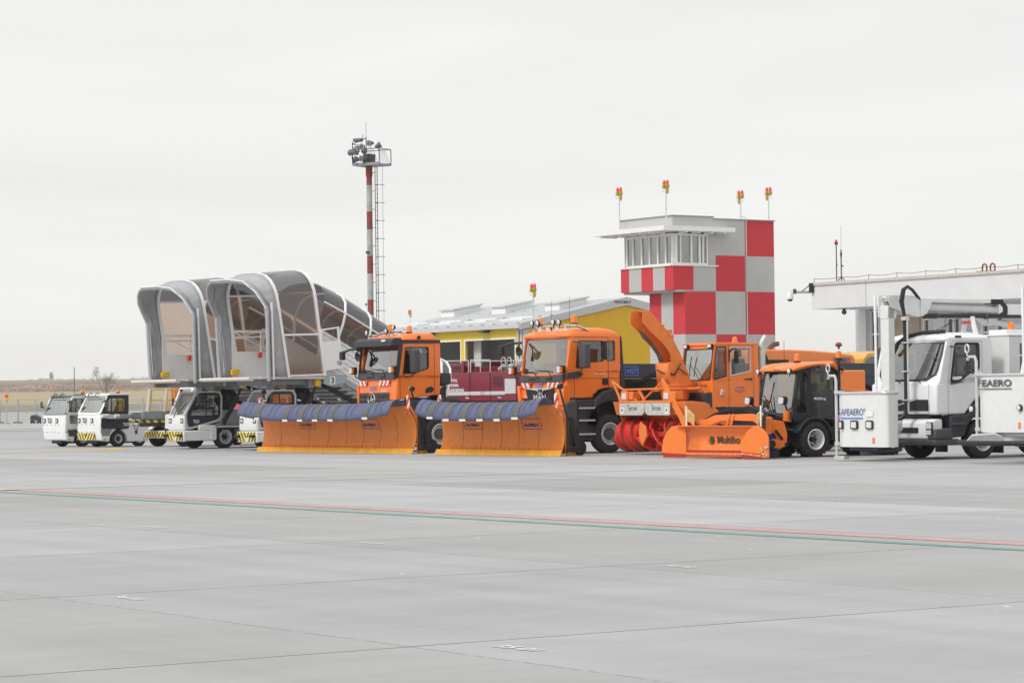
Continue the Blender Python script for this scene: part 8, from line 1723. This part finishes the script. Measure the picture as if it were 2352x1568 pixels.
    b = MB(); b.obox((mx - 0.06, -0.42, 1.62 + dz), (mx + 0.1, -1.2, 1.35 + dz), 0.1, 0.14); b.obox((mx - 0.06, -0.42, 1.62 + dz), (mx - 0.06, -0.42, 0.5 + dz), 0.1, 0.1); b.obox((mx - 0.06, -0.42, 0.55 + dz), (mx + 0.1, -1.25, 0.45 + dz), 0.1, 0.1); b.build('basket_arm', BW, t, bevel=0.01)
    b = MB(); b.ring(ring_(1.0, 0.33), ring_(0.975, 0.33), (0, 0, 1.22)); b.plate(ring_(0.97, 0.34), (0, 0, 0.04)); bk = b.build('basket', BW, t, smooth=14)
    b = MB(); lp_ = ring_(1.01, 1.57); b.tube(lp_ + [lp_[0]], 0.03, 8); b.build('rim_rail', ALU, bk)
    b = MB(); b.box(0.0 + dx, 1.0 + dx, -1.72, -1.3, 0.24 + dz, 0.32 + dz); b.cyl((0.5 + dx, -1.5, 0.14 + dz), (0.5 + dx, -1.5, 0.24 + dz), 0.25, n=20); b.obox((0.9 + dx, -1.6, 0.22 + dz), (1.3 + dx, -1.25, 0.28 + dz), 0.06, 0.06); b.build('under_frame', DARK if not second else LGREY, bk, bevel=0.01)
    b = MB(); px_ = -0.36 + dx; py_ = -1.78
    b.tube([(px_, py_, 0.12 + dz), (px_, py_, 1.88 + dz), (px_ - 0.04, py_, 1.98 + dz), (px_ - 0.22, py_, 1.98 + dz), (px_ - 0.28, py_, 1.90 + dz)], 0.035, 8); b.box(px_ - 0.02, px_ + 0.25, py_ - 0.05, py_ + 0.05, 1.56 + dz, 1.63 + dz); b.box(px_ - 0.03, px_ + 0.1, py_ - 0.04, py_ + 0.04, 0.36 + dz, 0.44 + dz); b.box(px_ - 0.05, px_ + 0.3, py_ - 0.04, py_ + 0.1, 0.04 + dz, 0.12 + dz)
    b.tube([(px_ - 0.28, py_, 2.0 + dz), (px_ - 0.28, py_, 2.08 + dz)], 0.02, 6); b.tube([(px_ - 0.28 + 0.06 * math.cos(a), py_, 2.16 + dz + 0.09 * math.sin(a)) for a in [i * 0.52 for i in range(13)]], 0.02, 6); b.build('spray_lance', ALU, bk)
    b = MB(); b.cyl((px_ - 0.28, py_, 1.92 + dz), (px_ - 0.27, py_, 1.62 + dz), 0.035, n=10); b.obox((px_ - 0.27, py_, 1.68 + dz), (px_ - 0.05, py_, 1.62 + dz), 0.05, 0.05); b.tube([(px_ - 0.28 + 0.06 * math.cos(a) - 0.04, py_, 1.72 + dz + 0.05 * math.sin(a)) for a in [i * 0.6 for i in range(11)]], 0.012, 5); b.build('nozzle', BLACK, bk)
    fy = -1.873
    if not second:
        text('logo_lettering', 'SAFEAERO', BLUEP, bk, (-0.18, fy - 0.002, 1.06), (1, 0, 0), (0, 0, 1), 0.15, 0.86, bold=0.0, sh=0.15)
        b = MB(); b.box(-0.22, 0.66, fy - 0.006, fy - 0.001, 0.98, 1.01); b.build('blue_underline', LBLUEP, bk, smooth=0)
        text('registered_mark', '®', BLUEP, bk, (0.69, fy - 0.002, 1.15), (1, 0, 0), (0, 0, 1), 0.07)
        b = MB(); b.box(0.78, 1.02, fy - 0.006, fy - 0.001, 1.03, 1.16); b.build('label_plate', WPRINT, bk, smooth=0)
        lamps = [(-0.15, 0.5), (0.26, 1.0), (0.78, 1.0)]
        for x, k in lamps:
            b = MB(); b.prism(rounded([(x, 0.74), (x + 0.2 * k + 0.04, 0.74), (x + 0.2 * k + 0.04, 0.94), (x, 0.94)], 0.04), 'y', fy - 0.035, fy - 0.001); h = b.build('basket_lamp', BLACK, bk); b = MB(); b.prism(rounded([(x + 0.03, 0.77), (x + 0.2 * k + 0.01, 0.77), (x + 0.2 * k + 0.01, 0.91), (x + 0.03, 0.91)], 0.03), 'y', fy - 0.042, fy - 0.036); b.build('lens', LENS, h)
        b = MB(); b.box(0.98, 1.05, fy - 0.01, fy + 0.03, 0.42, 0.55); b.build('side_reflector', AMBER, bk, bevel=0.008)
    else:
        text('logo_lettering', 'FEAERO', GREYP, bk, (-0.22 + dx, fy - 0.002, 1.32 + dz), (1, 0, 0), (0, 0, 1), 0.15, 1.02, bold=0.03)
        b = MB(); b.box(-0.22 + dx, 0.80 + dx, fy - 0.006, fy - 0.001, 1.26 + dz, 1.28 + dz); b.build('grey_underline', GREYP, bk, smooth=0)
        b = MB(); b.lathe([(-0.03, 0.07), (0.0, 0.075), (0.03, 0.06)], (1.05 + dx, fy - 0.03, 0.86 + dz), (0, -1, 0), 18); h = b.build('basket_lamp', BLACK, bk); b = MB(); b.lathe([(0.03, 0.055), (0.04, 0)], (1.05 + dx, fy - 0.03, 0.86 + dz), (0, -1, 0), 18, closed=True); b.build('lens', LENS, h)
        worklamp(bk, (-0.42 + dx, fy - 0.02, 0.84 + dz), (0, -1, 0), 0.07)
        b = MB(); b.plate([(-0.3 + dx, -2.0, 0.26 + dz), (0.3 + dx, -1.9, 0.30 + dz), (0.5 + dx, -1.6, 0.12 + dz), (-0.55 + dx, -1.95, 0.10 + dz)], (0, 0, 0.03)); b.build('skid_plate', BW, bk)
        b = MB(); b.tube([(-0.85 + dx, -1.6, 0.12 + dz), (-0.8 + dx, -1.95, 0.11 + dz), (-0.4 + dx, -2.12, 0.10 + dz), (0.6 + dx, -2.14, 0.10 + dz), (1.4 + dx, -2.1, 0.11 + dz), (1.9 + dx, -1.7, 0.12 + dz)], 0.055, 8); b.build('bump_rail', BLACK, bk)
        b = MB(); b.lathe([(0, 0.12), (0.1, 0.11), (0.14, 0)], (dx + 0.05, -0.42, 3.95), (-0.6, -1, 0.1), 16, closed=True); b.build('mast_lamp', ALU, t)
        b = MB(); b.box(0.98 + dx, 1.04 + dx, fy - 0.01, fy + 0.03, 0.42 + dz, 0.55 + dz); b.build('side_reflector', AMBER, bk, bevel=0.008)
    return t
d0_ = Vector((9.218, 61.616, 0))
deicer(d0_, TH, 'white de-icing truck with its basket lowered in front of the cab')
deicer(d0_ + ex * 4.8, TH, 'white de-icing truck at the right picture edge, mostly out of view', -0.16, 0.35, True)
# ---------------------------------------------------------------- thin autumn haze over the airfield
hz = bpy.data.materials.new('haze_air'); hz.use_nodes = True; n, l = nodes(hz)
n.remove(n['Principled BSDF']); pv = n.new('ShaderNodeVolumePrincipled'); pv.inputs['Color'].default_value = (1.0, 1.0, 1.0, 1); pv.inputs['Density'].default_value = 0.00014
pv.inputs['Anisotropy'].default_value = 0.2; l.new(pv.outputs[0], n['Material Output'].inputs['Volume'])
b = MB(); b.box(-2600, 2600, -1400, 3700, -1.6, 60); o = b.build('haze', hz, smooth=0); tag(o, kind='stuff')
# ---------------------------------------------------------------- pieces that stand apart become parts of their own
import numpy as np
def islands(me):
    nv = len(me.vertices); par = list(range(nv))
    def find(a):
        while par[a] != a:
            par[a] = par[par[a]]; a = par[a]
        return a
    for e in me.edges:
        a, c = find(e.vertices[0]), find(e.vertices[1])
        if a != c: par[a] = c
    return [find(i) for i in range(nv)]
def split_apart(o):
    me = o.data
    if len(me.vertices) > 30000: return
    isl = islands(me); ids = {}; lo, hi = [], []
    for i, r in enumerate(isl):
        k = ids.setdefault(r, len(ids)); c = me.vertices[i].co
        if k == len(lo): lo.append(list(c)); hi.append(list(c))
        else:
            for a in range(3): lo[k][a] = min(lo[k][a], c[a]); hi[k][a] = max(hi[k][a], c[a])
    K = len(ids)
    if K < 2 or K > 700: return
    lo, hi = np.array(lo), np.array(hi); size = (hi - lo).max(axis=1)
    gap = np.maximum(0, np.maximum(lo[:, None] - hi[None], lo[None] - hi[:, None])); dist = np.sqrt((gap ** 2).sum(axis=2))
    near = dist <= np.maximum(0.02, 0.5 * np.maximum(size[:, None], size[None]))
    grp = -np.ones(K, int); g = 0
    for s_ in range(K):
        if grp[s_] >= 0: continue
        st = [s_]; grp[s_] = g
        while st:
            a = st.pop()
            for c in np.nonzero(near[a] & (grp < 0))[0]: grp[c] = g; st.append(c)
        g += 1
    if g < 2 or g > 99: return
    vg = [int(grp[ids[r]]) for r in isl]; base = o.name.split('.')[0]; made = []
    for k in range(g):
        m2 = me.copy(); bm = bmesh.new(); bm.from_mesh(m2); bm.verts.ensure_lookup_table()
        bmesh.ops.delete(bm, geom=[v for v, q in zip(bm.verts, vg) if q != k], context='VERTS'); bm.to_mesh(m2); bm.free()
        if k == 0: tgt = o
        else:
            tgt = o.copy(); COL.objects.link(tgt); tgt.name = base
        tgt.data = m2; m2.name = base; pts = [v.co for v in m2.vertices]; made.append((tgt, sum(pts, Vector()) / len(pts)))
    for ch in list(o.children):
        if ch.type != 'MESH': continue
        pts = [v.co for v in ch.data.vertices]; c = sum(pts, Vector()) / len(pts)
        ch.parent = min(made, key=lambda q: (q[1] - c).length)[0]
def depth(o): return 0 if not o.parent else 1 + depth(o.parent)
for o in sorted([q for q in COL.objects if q.type == 'MESH' and q.parent and not q.get('kind')], key=lambda q: -depth(q)):
    if 'lettering' in o.name or o.name.split('.')[0] == 'crown': continue
    split_apart(o)
bpy.context.view_layer.update()
